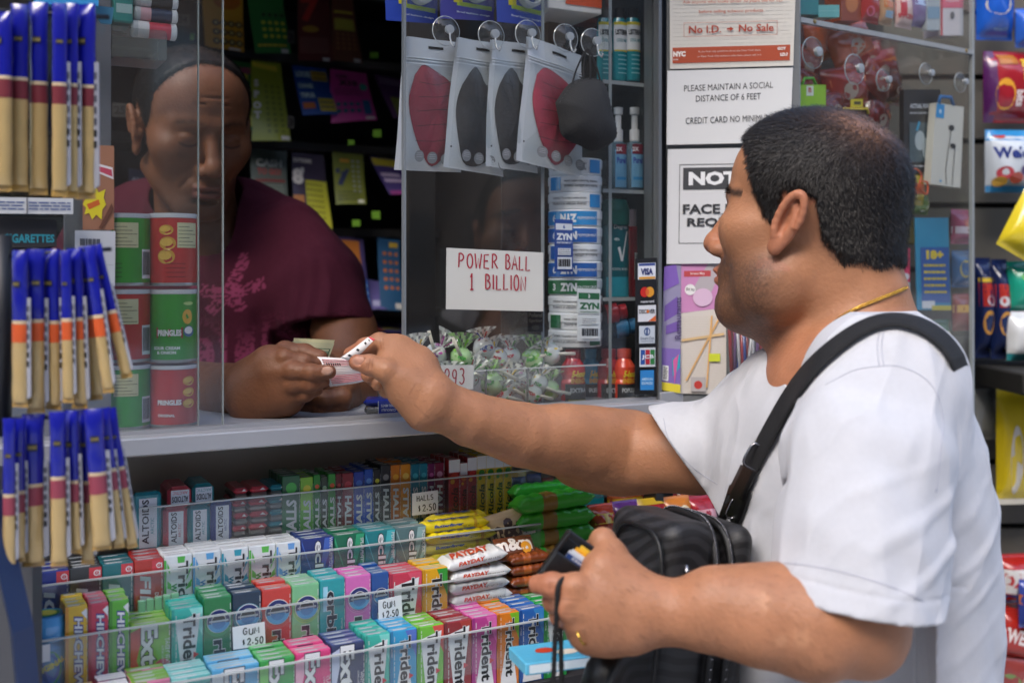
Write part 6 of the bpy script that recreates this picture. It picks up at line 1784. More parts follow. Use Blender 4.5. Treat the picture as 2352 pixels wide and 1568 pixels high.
def masks():
 v = .022
 bags = [(((933, 84), (1050, 98), (1062, 396), (908, 390)), (.020, .034, .034, .020), '8e2138', 'clear pouch holding a dark red face mask, leftmost of the hanging pouches', 0),
   (((1051, 86), (1150, 103), (1160, 406), (1020, 383)), (.016, .032, .032, .016), '1b1c20', 'clear pouch holding a black face mask, next to the leftmost red one', 1),
   (((1129, 91), (1232, 106), (1240, 398), (1118, 381)), (.012, .030, .030, .012), '1b1c20', 'clear pouch holding a black face mask, between another black one and a red one', 1),
   (((1214, 83), (1334, 128), (1341, 407), (1189, 368)), (.006, .030, .030, .006), '96203a', 'clear pouch holding a dark red face mask beside the bare black mask', 0)]
 white = mat('c3c7cb', .35, coat=.4)
 grey = mat('77797c', .6)
 for bi, (quad, vs, col, lab, kind) in enumerate(bags):
  P4 = wq(quad, list(vs))
  r = empty('mask_pouch', lab, 'mask pouch', P4[3], 0, 'face mask pouches hanging in the window')
  n = (P4[1] - P4[0]).cross(P4[3] - P4[0]).normalized()
  if n.dot(CAM - P4[0]) < 0: n = -n
  w = (P4[1] - P4[0]).length; h = (P4[3] - P4[0]).length
  q = quadfn([p - P4[3] for p in P4], n)
  bow = lambda s, t: .004 * math.sin(PI * min(max(s, 0), 1)) * math.sin(PI * min(max(t, 0), 1)) + .0012 * math.sin(s * 9 + t * 7 + bi)
  fn = lambda v_: q(Vector((v_.x / w, 0, v_.z / h))) + n * (-v_.y + bow(v_.x / w, v_.z / h))
  def grid(mb, x0, x1, z0, z1, m, lift, a=8, b=12):
   vs_ = [Vector((x0 + (x1 - x0) * i / a, -lift, z0 + (z1 - z0) * j / b)) for i in range(a + 1) for j in range(b + 1)]
   mb.add(vs_, [(i * (b + 1) + j, (i + 1) * (b + 1) + j, (i + 1) * (b + 1) + j + 1, i * (b + 1) + j + 1) for i in range(a) for j in range(b)], m, True)
  mb = MB(); mb.fn = fn
  grid(mb, 0, w, 0, h, white, -.0030)
  grid(mb, 0, w, h * .845, h, white, .0008)
  for k, zz in enumerate((.845, .825, .80)):
   grid(mb, 0, w, h * zz, h * (zz + .008), mat('e6e9ec', .2, coat=.6), .0014 + k * .0002, 6, 1)
  mb.rect(FR, w * .42, h * .925, w * .70, h * .945, mat('0b0b0c', .7), .0016)
  mb.disc(FR, w * .06, h * .16, .0012, INK, .0016)
  mb.build('pouch', r)
  mb = MB(); mb.fn = fn
  pts = [(.20, .72), (.34, .80), (.60, .76), (.82, .70), (.98, .60), (.98, .40), (.86, .22), (.58, .04), (.40, .12), (.24, .30), (.14, .52)] if kind == 0 else \
   [(.30, .74), (.46, .80), (.62, .70), (.88, .56), (.96, .38), (.84, .20), (.60, .06), (.34, .05), (.22, .20), (.12, .44), (.16, .62)]
  pts = [(x * w, y * h) for x, y in pts]
  cx = sum(p[0] for p in pts) / len(pts); cz = sum(p[1] for p in pts) / len(pts)
  fab = mat(col, .85, bump=.5, bscale=300, var=.25, vscale=40)
  sp = [p for p in smooth_path(pts + [pts[0]], 40)][:-1]
  rings = []
  for k, (sc_, lf) in enumerate(((1, .0), (.93, .0024), (.7, .0045), (.4, .0040), (.1, .0050))):
   rings.append([Vector((cx + (p[0] - cx) * sc_, -(lf - .002 + (.0010 * math.sin(p[1] * 260 + k) + .0008 * math.sin(p[0] * 300 + p[1] * 120)) * (k > 0)), cz + (p[1] - cz) * sc_)) for p in sp])
  nn_ = len(sp); vs_ = sum(rings, [])
  fs_ = [(k * nn_ + i, k * nn_ + (i + 1) % nn_, (k + 1) * nn_ + (i + 1) % nn_, (k + 1) * nn_ + i) for k in range(4) for i in range(nn_)] + [tuple(4 * nn_ + i for i in range(nn_))]
  mb.add(vs_, fs_, fab, True)
  for k in range(5):
   z0 = h * (.22 + k * .11)
   mb.stroke(FR, [(w * .22, z0), (w * .5, z0 + h * .02 * math.sin(k)), (w * .86, z0 + h * .035)], .0008, mat('3a0c18' if kind == 0 else '08080a', .9), .0062)
  mb.build('face_mask', r)
  mb = MB(); mb.fn = fn
  grid(mb, 0, w, 0, h * .845, BAGM, .0075)
  for k in range(4):
   mb.disc(FR, w * (.28 + k * .20), h * (.105 - k * .008), w * .075, grey, .0080, 16, ry=h * .045)
   for j in range(3): mb.rect(FR, w * (.235 + k * .20), h * (.125 - k * .008 - j * .014), w * (.325 + k * .20), h * (.129 - k * .008 - j * .014), mat('a9abae', .6), .0083)
  mb.word(FR, 'CLEAN', w * .68, h * .735, h * .028, mat('9aa0a4', .4), 0, .0080)
  mb.build('clear_front', r)
 P = [(1275, 236), (1304, 196), (1341, 180), (1384, 190), (1404, 260), (1414, 318), (1369, 346), (1330, 334), (1291, 312), (1282, 270)]
 v = -.004
 m_ = empty('face_mask', 'black moulded face mask hanging by its loops from a suction cup', 'face mask', wall(*[U(1345, v), v, uz(1345, 346, v)[1]]))
 sp = smooth_path([wq([p], v)[0][:] for p in P + [P[0]]], 48)[:-1]
 sp = [Vector(p) - m_.location for p in sp]
 c = sum(sp, Vector()) / len(sp); nw = Vector((ST, -CT, 0))
 blk = mat('242527', .85, bump=.35, bscale=400)
 vs_ = []; rr = ((1, .0), (.97, .004), (.85, .012), (.6, .020), (.3, .024), (.06, .025))
 for sc_, lf in rr: vs_ += [c + (p - c) * sc_ + nw * lf for p in sp]
 nn_ = len(sp)
 mb = MB(); mb.add(vs_, [(k * nn_ + i, k * nn_ + (i + 1) % nn_, (k + 1) * nn_ + (i + 1) % nn_, (k + 1) * nn_ + i) for k in range(len(rr) - 1) for i in range(nn_)] + [tuple((len(rr) - 1) * nn_ + i for i in range(nn_))], blk, True)
 for q in range(0, nn_ // 2 + 4):
  a = c + (sp[q] - c) * .94 + nw * .007
  mb.tube([a, a + (sp[(q + 1) % nn_] - sp[q]) * .4], .0004, mat('3c3e41', .6), n=4)
 mb.build('shell', m_)
 mb = MB()
 for (x0, x1, s) in ((1312, 1352, 0), (1341, 1382, 1)):
  a, b, t_ = (wq([p], v - .004)[0] - m_.location for p in ((x0, 200), (x1, 205), (1350, 112)))
  mb.tube([Vector(p) for p in smooth_path([tuple(a), tuple(a * .5 + t_ * .5 + Vector((-.003, 0, 0))), tuple(t_), tuple(b * .5 + t_ * .5 + Vector((.003, 0, 0))), tuple(b)], 20)], .0012, blk, n=6)
 mb.build('ear_loop', m_)
 for i, (x, y, lab) in enumerate(((1024, 72, 'clear suction cup above the leftmost mask pouch'), (1128, 82, 'clear suction cup above the second mask pouch from the opening'), (1212, 80, 'clear suction cup above the third mask pouch from the opening'), (1299, 88, 'clear suction cup above the pouch beside the bare mask'), (1361, 98, 'clear suction cup carrying the bare black mask'))):
  cup(x, y, .018, lab, .006)
 cups_right = ((1872, 120, .020), )
def cup(x, y, r_, lab, v, nrm=None, pos=None, hook=True):
 n = nrm or Vector((ST, -CT, 0))
 p = pos or wall(U(x, v), v, uz(x, y, v)[1])
 o = empty('suction_cup', lab, 'suction cup', p, 0, 'clear suction cups on the windows')
 q = Matrix.Translation((0, 0, 0)) @ n.to_track_quat('Z', 'Y').to_matrix().to_4x4()
 mb = MB(q); mb.lathe([(r_, 0), (r_ * .98, .0012), (r_ * .7, .004), (r_ * .35, .0065), (r_ * .30, .008)], CUPM, 28)
 mb.lathe([(r_ * 1.0, -.0004), (r_ * 1.03, .0006), (r_ * .98, .0014)], mat('a4acb0', .15, spec=.8), 28)
 mb.build('disc', o)
 mb = MB(q); mb.lathe([(r_ * .30, .008), (r_ * .33, .010), (r_ * .30, .013), (.0, .0135)], mat('8e959a', .12, coat=.6), 16); mb.build('knob', o)
 if not hook: return
 mb = MB(); a = n * .012
 mb.tube([a, a + Vector((0, 0, -.010)), a + Vector((.001, 0, -.018)) + n * .002, a + Vector((.002, 0, -.022)) + n * .007, a + Vector((.002, 0, -.018)) + n * .010], .0013, mat('989fa4', .12, coat=.6), n=6); mb.build('hook', o)
CUPM = clear_mat('cup_plastic', haze=.03, rough=.08, hazecol=(.75, .78, .8))
def top_stock():
 """blister packs, boxes and markers along the top of the frame"""
 for i, ((x0, x1, y1, dy), lab, col) in enumerate((((887, 1005, 47, 8), 'blue charger blister card with yellow strip, leftmost of three', '1c3fb0'), ((1012, 1135, 43, 6), 'indigo charger blister card with yellow strip, middle of three', '3a2f9c'), ((1142, 1250, 50, 12), 'blue charger blister card with yellow strip beside the orange box', '1c3fb0'))):
  v = .045
  P4 = wq([(x0 - 6, -120), (x1, -110), (x1, y1 + dy), (x0, y1)], [v, v + .02, v + .02, v])
  r = empty('charger_pack', lab, 'charger pack', P4[3], 0, 'charger blister packs at the top of the window')
  c = card('card', None, None, P4, col, [('r', .03, .07, .97, .30, 'b8d020') if False else ('p', [(.30, .20), (.95, .14), (.95, .20), (.30, .26)], 'b8d020'), ('r', .24, .24, .40, .9, 'e4d41c'),
            T('Adapter', .32, .45, .035, '14181c', .03, 80), T('Brief fashion design', .60, .085, .030, 'e0e4f0', .02, -4, .62)], rough=.4, coat=.4)
  child(c, r, r.location)
  n = Vector((ST, -CT, 0)); p = P4[3] * .38 + P4[2] * .62 + Vector((0, 0, .036)) + n * .012
  q = n.to_track_quat('Z', 'Y').to_matrix().to_4x4()
  mb = MB(Matrix.Translation(p - r.location) @ q)
  mb.lathe([(.0105, -.008), (.0105, .006), (.0125, .009), (.0155, .006), (.0155, -.008)], mat('d8dadd', .3, coat=.4), 28); mb.build('adapter', r)
  mb = MB(Matrix.Translation(p - r.location) @ q); mb.box(-.026, .022, -.024, .05, -.006, .012, BAGM, .004); mb.build('blister', r)
 P = wq([(1258, -60), (1382, -60), (1382, 33), (1258, 16)], .06)
 mb = MB(WALLM); u0, z0 = uz(1258, 18, .05); u1 = U(1290, .05); u2, _ = uz(1382, 30, .05)
 mb.box(u0, u2, .05, .14, z0, z0 + .08, mat('e8e2da', .5), .001)
 mb.box(U(1300, .049), u2 - .001, .0485, .0495, z0 + .008, z0 + .08, mat('e0541c', .4, coat=.3))
 tag(mb.build('carton'), 'orange and white carton at the top of the window beside the charger cards', 'carton')
 for (x0, x1, y0, y1, c_, lab) in ((1320, 1385, 36, 56, '9c2a20', 'dark red box on the shelf above the mouthwash'), (1258, 1300, 34, 100, '6c5a4c', 'brown packet behind the fourth suction cup')):
  u0, z1 = uz(x0, y0, .12); u1, z0 = uz(x1, y1, .12)
  mb = MB(WALLM); mb.box(u0, u1, .12, .16, z0, z1, mat(c_, .5), .001); tag(mb.build('box'), lab, 'box')
 v = .03
 for i, (x0, x1, y0, y1, body, band, lab) in enumerate(((307, 408, -14, 18, '17181c', 'c8cacc', 'black marker with white cap, highest of the three in the tray'), (307, 407, 20, 50, '22304c', 'c89aa0', 'navy and pink marker, middle of the three in the tray'), (300, 405, 52, 88, 'c43848', 'dcd8d8', 'red marker with white ends, lowest of the three in the tray'))):
  a = wq([(x0, (y0 + y1) / 2 - 5)], v + .01)[0]; b = wq([(x1, (y0 + y1) / 2 + 6)], v + .01)[0]
  rr = (y1 - y0) / 2 * .00052
  r = empty('marker_pen', lab, 'marker', a, 0, 'marker pens on the tray')
  d = b - a; q = d.to_track_quat('Z', 'Y').to_matrix().to_4x4(); L_ = d.length
  mb = MB(q); mb.lathe([(0, 0), (rr * .8, 0), (rr, .002), (rr, L_ * .14)], mat('b8babc', .35), 18); mb.lathe([(rr, L_ * .86), (rr, L_ * .97), (rr * .7, L_), (0, L_)], mat('dcdee0', .35), 18); mb.build('cap', r)
  mb = MB(q); mb.lathe([(rr * .97, L_ * .14), (rr * .97, L_ * .38), (rr * .95, L_ * .38), (rr * .95, L_ * .86)], None, 18, mats=[mat(band, .4), mat(body, .35), mat(body, .35)])
  mb.fn = lambda p, rr=rr: Vector(((rr + .0002 - p.y) * math.sin(p.x / rr) * -1, (rr + .0002 - p.y) * -math.cos(p.x / rr), p.z)); mb.build('barrel', r)
 mb = MB(WALLM); ua, z1 = uz(257, 57, v); ub, z0 = uz(384, 140, v)
 mb.box(ua, ub, v, v + .06, z0, z1, clear_mat('tray_plastic', haze=.20, rough=.3, hazecol=(.42, .42, .38)), .002)
 tag(mb.build('clear_tray'), 'smoky clear tray under the three markers', 'tray')
 u0, z1 = uz(258, -40, v); u1, z0 = uz(306, 54, v)
 mb = MB(WALLM); mb.box(u0, u1, v, v + .05, z0, z1, g_('2c8c84'), .002); mb.rect((WALLM.inverted() @ wall(u0, v, z0), Vector((1, 0, 0)), Vector((0, 0, 1))), .004, .01, .020, .02, mat('a8c4c0', .5), .0004)
 tag(mb.build('eraser_pack'), 'teal stationery packet left of the markers', 'stationery')
def lattice_signs():
 """signs facing the customer, right of the window"""
 Y = 1.462
 q = lambda x0, y0, x1, y1, x2, y2, x3, y3, dY=0: [W(x0, y0, Y + dY), W(x1, y1, Y + dY), W(x2, y2, Y + dY), W(x3, y3, Y + dY)]
 mb = MB(); a = W(1531, 0, Y + .006); b = W(1836, 0, Y + .006)
 mb.box(a.x, b.x, Y + .004, Y + .010, ZC - .02, 2.0, mat('6f7274', .4, var=.1)); o = mb.build('sign_board')
 tag(o, 'grey board carrying the paper signs beside the window', 'board')
 card('tobacco_sign', 'tobacco age notice with a rust red banner, highest of the three signs', 'sign', q(1538, -90, 1830, -95, 1822, 151, 1539, 159), 'cfcbc2',
  [('l', 26, .02, .02, .98, .98, .10, 'c0bdb5'), ('r', .02, .05, .97, .195, 'a5482c'), T('NYC', .075, .135, .050, 'e8e2dc', .06, 0, .10), T('Health', .045, .085, .014, 'e8e2dc', .01),
  T('If you have any questions about the New York State', .48, .150, .020, 'd8c8c0', .0, 0, .50), T('or New York City tobacco sales laws, please call 311.', .48, .105, .020, 'd8c8c0', .0, 0, .52),
  T('GOT', .90, .160, .028, 'e8e2dc', .04), T('I.D.?', .92, .105, .032, 'e8e2dc', .05),
  ('o', .11, .29, .86, .42, .003, 'b0583c'), T('No I.D.', .28, .355, .070, 'a43c24', .02, 0, .26), ('p', [(.455, .345), (.48, .345), (.48, .33), (.51, .353), (.48, .376), (.48, .361), (.455, .361)], 'a43c24'), T('No Sale', .69, .358, .070, 'a43c24', .02, 0, .28),
  T('before selling tobacco products.', .49, .515, .038, 'b0583c', .01, 0, .52), T('Ask anyone who looks under 30 years old for I.D.', .50, .605, .038, 'b0583c', .01, 0, .80),
  ('e', .45, .76, .10, .06, 'c88a30'), ('e', .45, .78, .06, .05, '3a2c24')])
 card('distance_sign', 'white notice asking for six feet of distance, between the other two signs', 'sign', q(1533, 163, 1822, 155, 1815, 327, 1531, 333), 'd2d3d3',
  [T('PLEASE MAINTAIN A SOCIAL', .49, .765, .085, '3a3b3e', .0, 1.0, .71), T('DISTANCE OF 6 FEET', .49, .620, .085, '3a3b3e', .0, 1.0, .52), T('CREDIT CARD NO MINIMUM', .49, .325, .085, '3a3b3e', .0, 1.0, .68)], curl=.0009)
 card('mask_notice', 'white face mask notice partly hidden by the man’s face', 'sign', q(1534, 343, 1818, 338, 1818, 604, 1531, 606), 'cfd0d1',
  [('o', .095, .175, .93, .865, .005, '4a4b4e'), ('r', .125, .645, .90, .835, '404144'), T('NOTICE', .50, .740, .120, 'e4e5e6', .05, 0, .66), T('FACE MASKS', .49, .475, .085, '333437', .03, 0, .73), T('REQUIRED', .47, .355, .085, '333437', .03, 0, .62)])
 card('folded_map', 'purple and yellow folded map under the notices', 'map', q(1526, 612, 1565, 606, 1562, 902, 1516, 894, .0), '8f8aa8',
  [('p', [(.1, .55), (.9, .62), (.8, .75), (.1, .68)], '6f54a0'), ('p', [(.0, .80), (.9, .85), (.7, 1), (.0, 1)], '7c5cb0'), ('p', [(.2, .45), (.9, .48), (.9, .56), (.2, .52)], '6f54a0'), ('r', 0, .06, 1, .34, '7a63ac'), ('r', 0, 0, 1, .065, 'd8c838'),
  ('p', [(.6, .12), (.98, .2), (.98, .30), (.55, .26)], '2c98b0'), ('p', [(.7, .06), (.9, .3), (.6, .25)], 'c85c98'), ('r', .08, .08, .38, .20, 'e0e0e0'), ('l', 8, .12, .09, .34, .19, .5, '2c2c30'), T('Restaurants', .85, .58, .05, '4c3c68', .01, 90)], curl=.0015)
 card('street_map', 'folded street map with pink top beside the purple map', 'map', q(1565, 606, 1668, 604, 1668, 905, 1562, 903, .003), 'cdc6bd',
  [('p', [(.0, .62), (1, .66), (1, 1), (0, 1)], 'c487b4'), ('p', [(.25, .8), (.6, 1), (.95, 1), (.6, .72)], 'b0a8ac'), ('r', .06, .90, .66, .945, 'b8484c'), T('Streets Map', .36, .922, .022, 'e8d8d8', .01), ('d', .20, .80, .12, 'e4e2e0'), T('$4.90', .20, .80, .025, '33343a', .01, -10), ('e', .48, .74, .22, .07, 'd4b4cc'),
  ('l', 30, .04, .04, .96, .60, .06, 'b8a890'), ('p', [(.1, .1), (.14, .1), (.9, .6), (.85, .6)], 'd8a868'), ('p', [(.02, .4), (.95, .45), (.95, .47), (.02, .42)], 'd0b080'), ('p', [(.55, .05), (.58, .05), (.7, .6), (.66, .6)], 'd8a868'), ('r', .62, .25, .86, .31, 'c4cc30'), ('r', .22, .02, .54, .13, 'b0aaa8'), ('d', .38, .07, .09, 'b83830')], curl=.0012)
 mb = MB(); o_ = W(1676, 905, Y); rg = random.Random(4)
 r = empty('bag_of_pens', 'clear bag of coloured pens between the map and the white shirt', 'bag of pens', o_)
 for i in range(26):
  x = rg.uniform(.002, .07); y = rg.uniform(-.004, .004); t = rg.uniform(-.25, .25)
  mb.tube([(x, y, .005), (x + t * .06, y, .12 + rg.uniform(-.03, .015))], .0022, mat(rg.choice(['8c2c30', 'b8b8bc', '2c3c78', '3c6c4c', '6c4c78', 'a8a8ac', '58585c']), .3, coat=.4), n=6)
 mb.build('pen', r)
 mb = MB(); mb.box(-.003, .078, -.008, .008, 0, .14, BAGM, .004); mb.build('bag', r)
def card_strip():
 v = -.003
 P4 = wq([(1460, 594), (1509, 592), (1508, 905), (1459, 906)], v)
 ops = [('r', .10, .845, .93, .965, 'e4e6ea'), ('r', .14, .945, .90, .962, '24408c'), ('r', .14, .848, .90, .864, 'e0a030'), T('VISA', .51, .902, .050, '1c2c6c', .05, 0, .58),
  ('d', .40, .752, .20, 'c4241c'), ('d', .64, .752, .20, 'e09a2c'), ('e', .52, .752, .09, .024, 'd8642c'), T('mastercard', .52, .683, .018, 'd8d8dc', .02, 0, .62),
  ('r', .08, .535, .92, .655, 'dadcdf'), ('p', [(.55, .537), (.91, .537), (.91, .58)], 'd8682c'), T('DISCOVER', .50, .610, .032, '2c2c34', .03, 0, .74), ('d', .53, .610, .065, 'd8742c'),
  ('r', .12, .375, .86, .505, 'c4ccd4'), ('e', .49, .462, .15, .030, '2c4c84'), ('e', .49, .462, .10, .022, 'c4ccd4'), ('r', .44, .440, .52, .484, '2c4c84'), T('Diners Club', .49, .415, .020, '5c6878', .01, 0, .62), T('INTERNATIONAL', .49, .392, .010, '5c6878', .0, 0, .6),
  ('r', .12, .205, .86, .345, 'd8dcdf'), ('r', .17, .222, .37, .330, '2454a0'), ('r', .395, .222, .595, .330, 'b42434'), ('r', .62, .222, .82, .330, '2c7c3c'), T('JCB', .495, .275, .036, 'e8ecf0', .03, 0, .56),
  ('r', .14, .035, .78, .180, '2c84c8'), T('AMERICAN', .46, .115, .020, 'b8dcf0', .02, 0, .52), T('EXPRESS', .46, .085, .020, 'b8dcf0', .02, 0, .50)]
 card('payment_sticker', 'black strip of payment card logos at the right edge of the window', 'sticker', P4, '151517', ops, rough=.45, thick=.001)
def power_sign():
 v = -.0015
 P4 = wq([(1026, 569), (1249, 580), (1247, 715), (1024, 710)], v)
 red = 'a02436'
 ops = [('pen', 'POWER', .115, .69, .24, .066, .0019, red), ('pen', 'BALL', .595, .685, .24, .055, .0019, red), ('pen', '1', .225, .34, .27, .05, .0019, red), ('pen', 'BILLION', .385, .345, .25, .058, .0019, red)]
 o = card('handwritten_sign', 'white paper sign with red handwriting about one billion, taped inside the window', 'sign', P4, 'c6c6bf', ops, rough=.85, curl=.0008)
 v = .018
 P4 = wq([(985, 838), (1088, 838), (1087, 893), (986, 900)], v)
 card('handwritten_sign', 'small white paper sign with red handwritten digits on the lollipop bin', 'sign', P4, 'd0d0cc', [('pen', '293', .34, .22, .60, .13, .0017, red)], rough=.85)
 P4 = wq([(1212, 712), (1247, 712), (1247, 762), (1212, 762)], .03)
 card('water_label', 'dark round water label below the handwritten billion sign', 'label', P4, '1c1b1a', [T('Poland', .5, .78, .20, '6c6658', .03, 0, .9), T('Spring', .5, .50, .20, '6c6658', .03, 0, .9), ('e', .5, .2, .25, .12, '4c4a40')])
def zyn():
 v0 = .030
 uc = (U(1273, v0 + .03) + U(1380, v0 + .03)) / 2; rr = (U(1380, v0 + .03) - U(1273, v0 + .03)) / 2
 vc = v0 + rr
 zt = uz(1326, 368, vc)[1]; zb = uz(1326, 794, vc)[1]
 n = 11; h = (zt - zb) / n
 lo = wall(uc, vc, zb)
 toC = math.atan2(CAM.x - lo.x, -(CAM.y - lo.y))
 warn = 'WARNING: This product contains nicotine.'
 names = ['bottom', 'second', 'third', 'fourth', 'fifth', 'sixth', 'seventh', 'eighth', 'ninth', 'tenth', 'top']
 white = mat('e6e8ea', .35, coat=.3)
 for i in range(n):
  col = '1f6a40' if i < 4 else '1f5fae' if i < 7 else '2c8ccc'
  o = empty('nicotine_can', f'white and {"green" if i < 4 else "blue" if i < 7 else "light blue"} round can, {names[i]}{"" if i in (0, 10) else " from the bottom"} of the stack in the window', 'can', wall(uc, vc, zb + i * h), toC, 'round cans stacked in the window')
  up = i % 2 == 0
  mb = MB(); mb.lathe([(0, .0002), (rr * .95, .0002), (rr * .97, .002), (rr * .97, h * .48)], white, 32); mb.build('base', o)
  mb = MB(); mb.lathe([(rr * .985, h * .44), (rr, h * .47), (rr, h * .93), (rr * .96, h - .0003), (0, h - .0003)], white, 32)
  mb.fn = lambda p: Vector(((rr * 1.001 - p.y) * math.sin(p.x / rr), -(rr * 1.001 - p.y) * math.cos(p.x / rr), p.z))
  fr = FR
  style = (i * 7) % 4
  m = g_(col); tilt = 180 if style in (1, 3) else 0
  if i in (4 + 0, 6, 3, 7):
   mb.rect(fr, -rr * (1.4), h * .10, rr * .9, h * .90, m, .0003)
   mb.word(fr, 'ZYN', -rr * .25, h * .5, h * .48, white, 0 if i != 7 else 180, .0006, bold=.06, w=rr * .62)
   mb.word(fr, '6' if i > 3 else '3', -rr * .85, h * .5, h * .42, white, 0, .0006, bold=.04)
   mb.word(fr, 'PEPPERMINT' if i > 3 else 'WINTERGREEN', rr * .48, h * .5, h * .16, white, 0, .0006)
  else:
   s = 1 if style != 3 else -1
   for j, t in enumerate((warn, 'Nicotine is an addictive chemical.')):
    mb.word(fr, t, s * -rr * .25, h * (.65 - .3 * j), h * .17, mat('4a4a4c', .5), tilt, .0004, bold=.02, w=rr * 1.35)
   mb.rect(fr, s * rr * .55, h * .12, s * rr * 1.1, h * .88, m, .0003)
  mb.fn = None
  mb.build('lid', o)
 for (x0, y0, x1, y1, c1, c2, num, fl, lab) in ((1274, 503, 1316, 624, '1f4c9a', 'dfe3ea', '6', 'PEPPERMINT', 'blue sample card in front of the can stack'), (1326, 662, 1379, 783, '1f6a40', 'dfe3e4', '3', 'WINTERGREEN', 'white and green sample card in front of the can stack')):
  P4 = wq([(x0, y0), (x1, y0 + 2), (x1, y1), (x0, y1)], .022)
  blue = c1 == '1f4c9a'
  ops = [('r', .05, .80, .95, .92, c2 if blue else c1), T(num, .5, .86, .075, c1 if blue else 'e8ecec', .05), ('r', .02, .52, .98, .78, c1 if blue else c2), T('ZYN', .5, .67, .13, 'e8ecf0' if blue else c1, .06, 0, .86), T(fl, .5, .555, .035, 'e8ecf0' if blue else c1, .01, 0, .8),
   ('r', .15, .32, .85, .45, c2), ('l', 3, .2, .33, .8, .44, .3, '55585c'), ('r', .12, .05, .90, .28, c2), ('l', 1, .16, .08, .86, .26, .8, '2c2e32')]
  card('sample_card', lab, 'card', P4, c1 if blue else c2, ops, rough=.4, coat=.3)
def barcode(mb, fr, x0, y0, x1, y1, lift):
 mb.rect(fr, x0, y0, x1, y1, mat('dcdedf', .5), lift)
 rg = random.Random(int(x0 * 1e5) + 3); x = x0 + (x1 - x0) * .08
 while x < x1 - (x1 - x0) * .1:
  w_ = (x1 - x0) * rg.uniform(.02, .06); mb.rect(fr, x, y0 + (y1 - y0) * .12, min(x + w_, x1), y1 - (y1 - y0) * .08, INK, lift + .0002); x += w_ + (x1 - x0) * rg.uniform(.02, .05)
def bottle(name, label, cat, px0, px1, y0, y1, v, prof, parts, group=None, decor=None, sy=.6, col='888888', bm=None, capm=None, rot=0):
 """upright bottle: prof = body profile (r, z) in units of half width / height; parts = [(name, profile, material)]"""
 u0, u1 = U(px0, v), U(px1, v); rr = (u1 - u0) / 2; uc = (u0 + u1) / 2
 zt, zb = uz((px0 + px1) / 2, y0, v)[1], uz((px0 + px1) / 2, y1, v)[1]; h = zt - zb
 r = at_wall(name, label, cat, uc, v, zb, group)
 r.rotation_euler = (0, 0, TH + rot)
 mb = MB(); mb.lathe([(a * rr, b * h) for a, b in prof], bm or mat(col, .2, coat=.5), 24, sy=sy)
 mb.fn = lambda p: Vector((rr * 1.004 * math.sin(p.x / rr) * 1.0, -(rr * 1.004 * sy) * math.cos(p.x / rr) + p.y, p.z))
 if decor: decor(mb, rr, h)
 mb.fn = None; mb.build('bottle', r)
 for nm, pf, m in parts:
  mb = MB(); mb.lathe([(a * rr, b * h) for a, b in pf], m, 20, sy=max(sy, .8)); mb.build(nm, r)
 return r
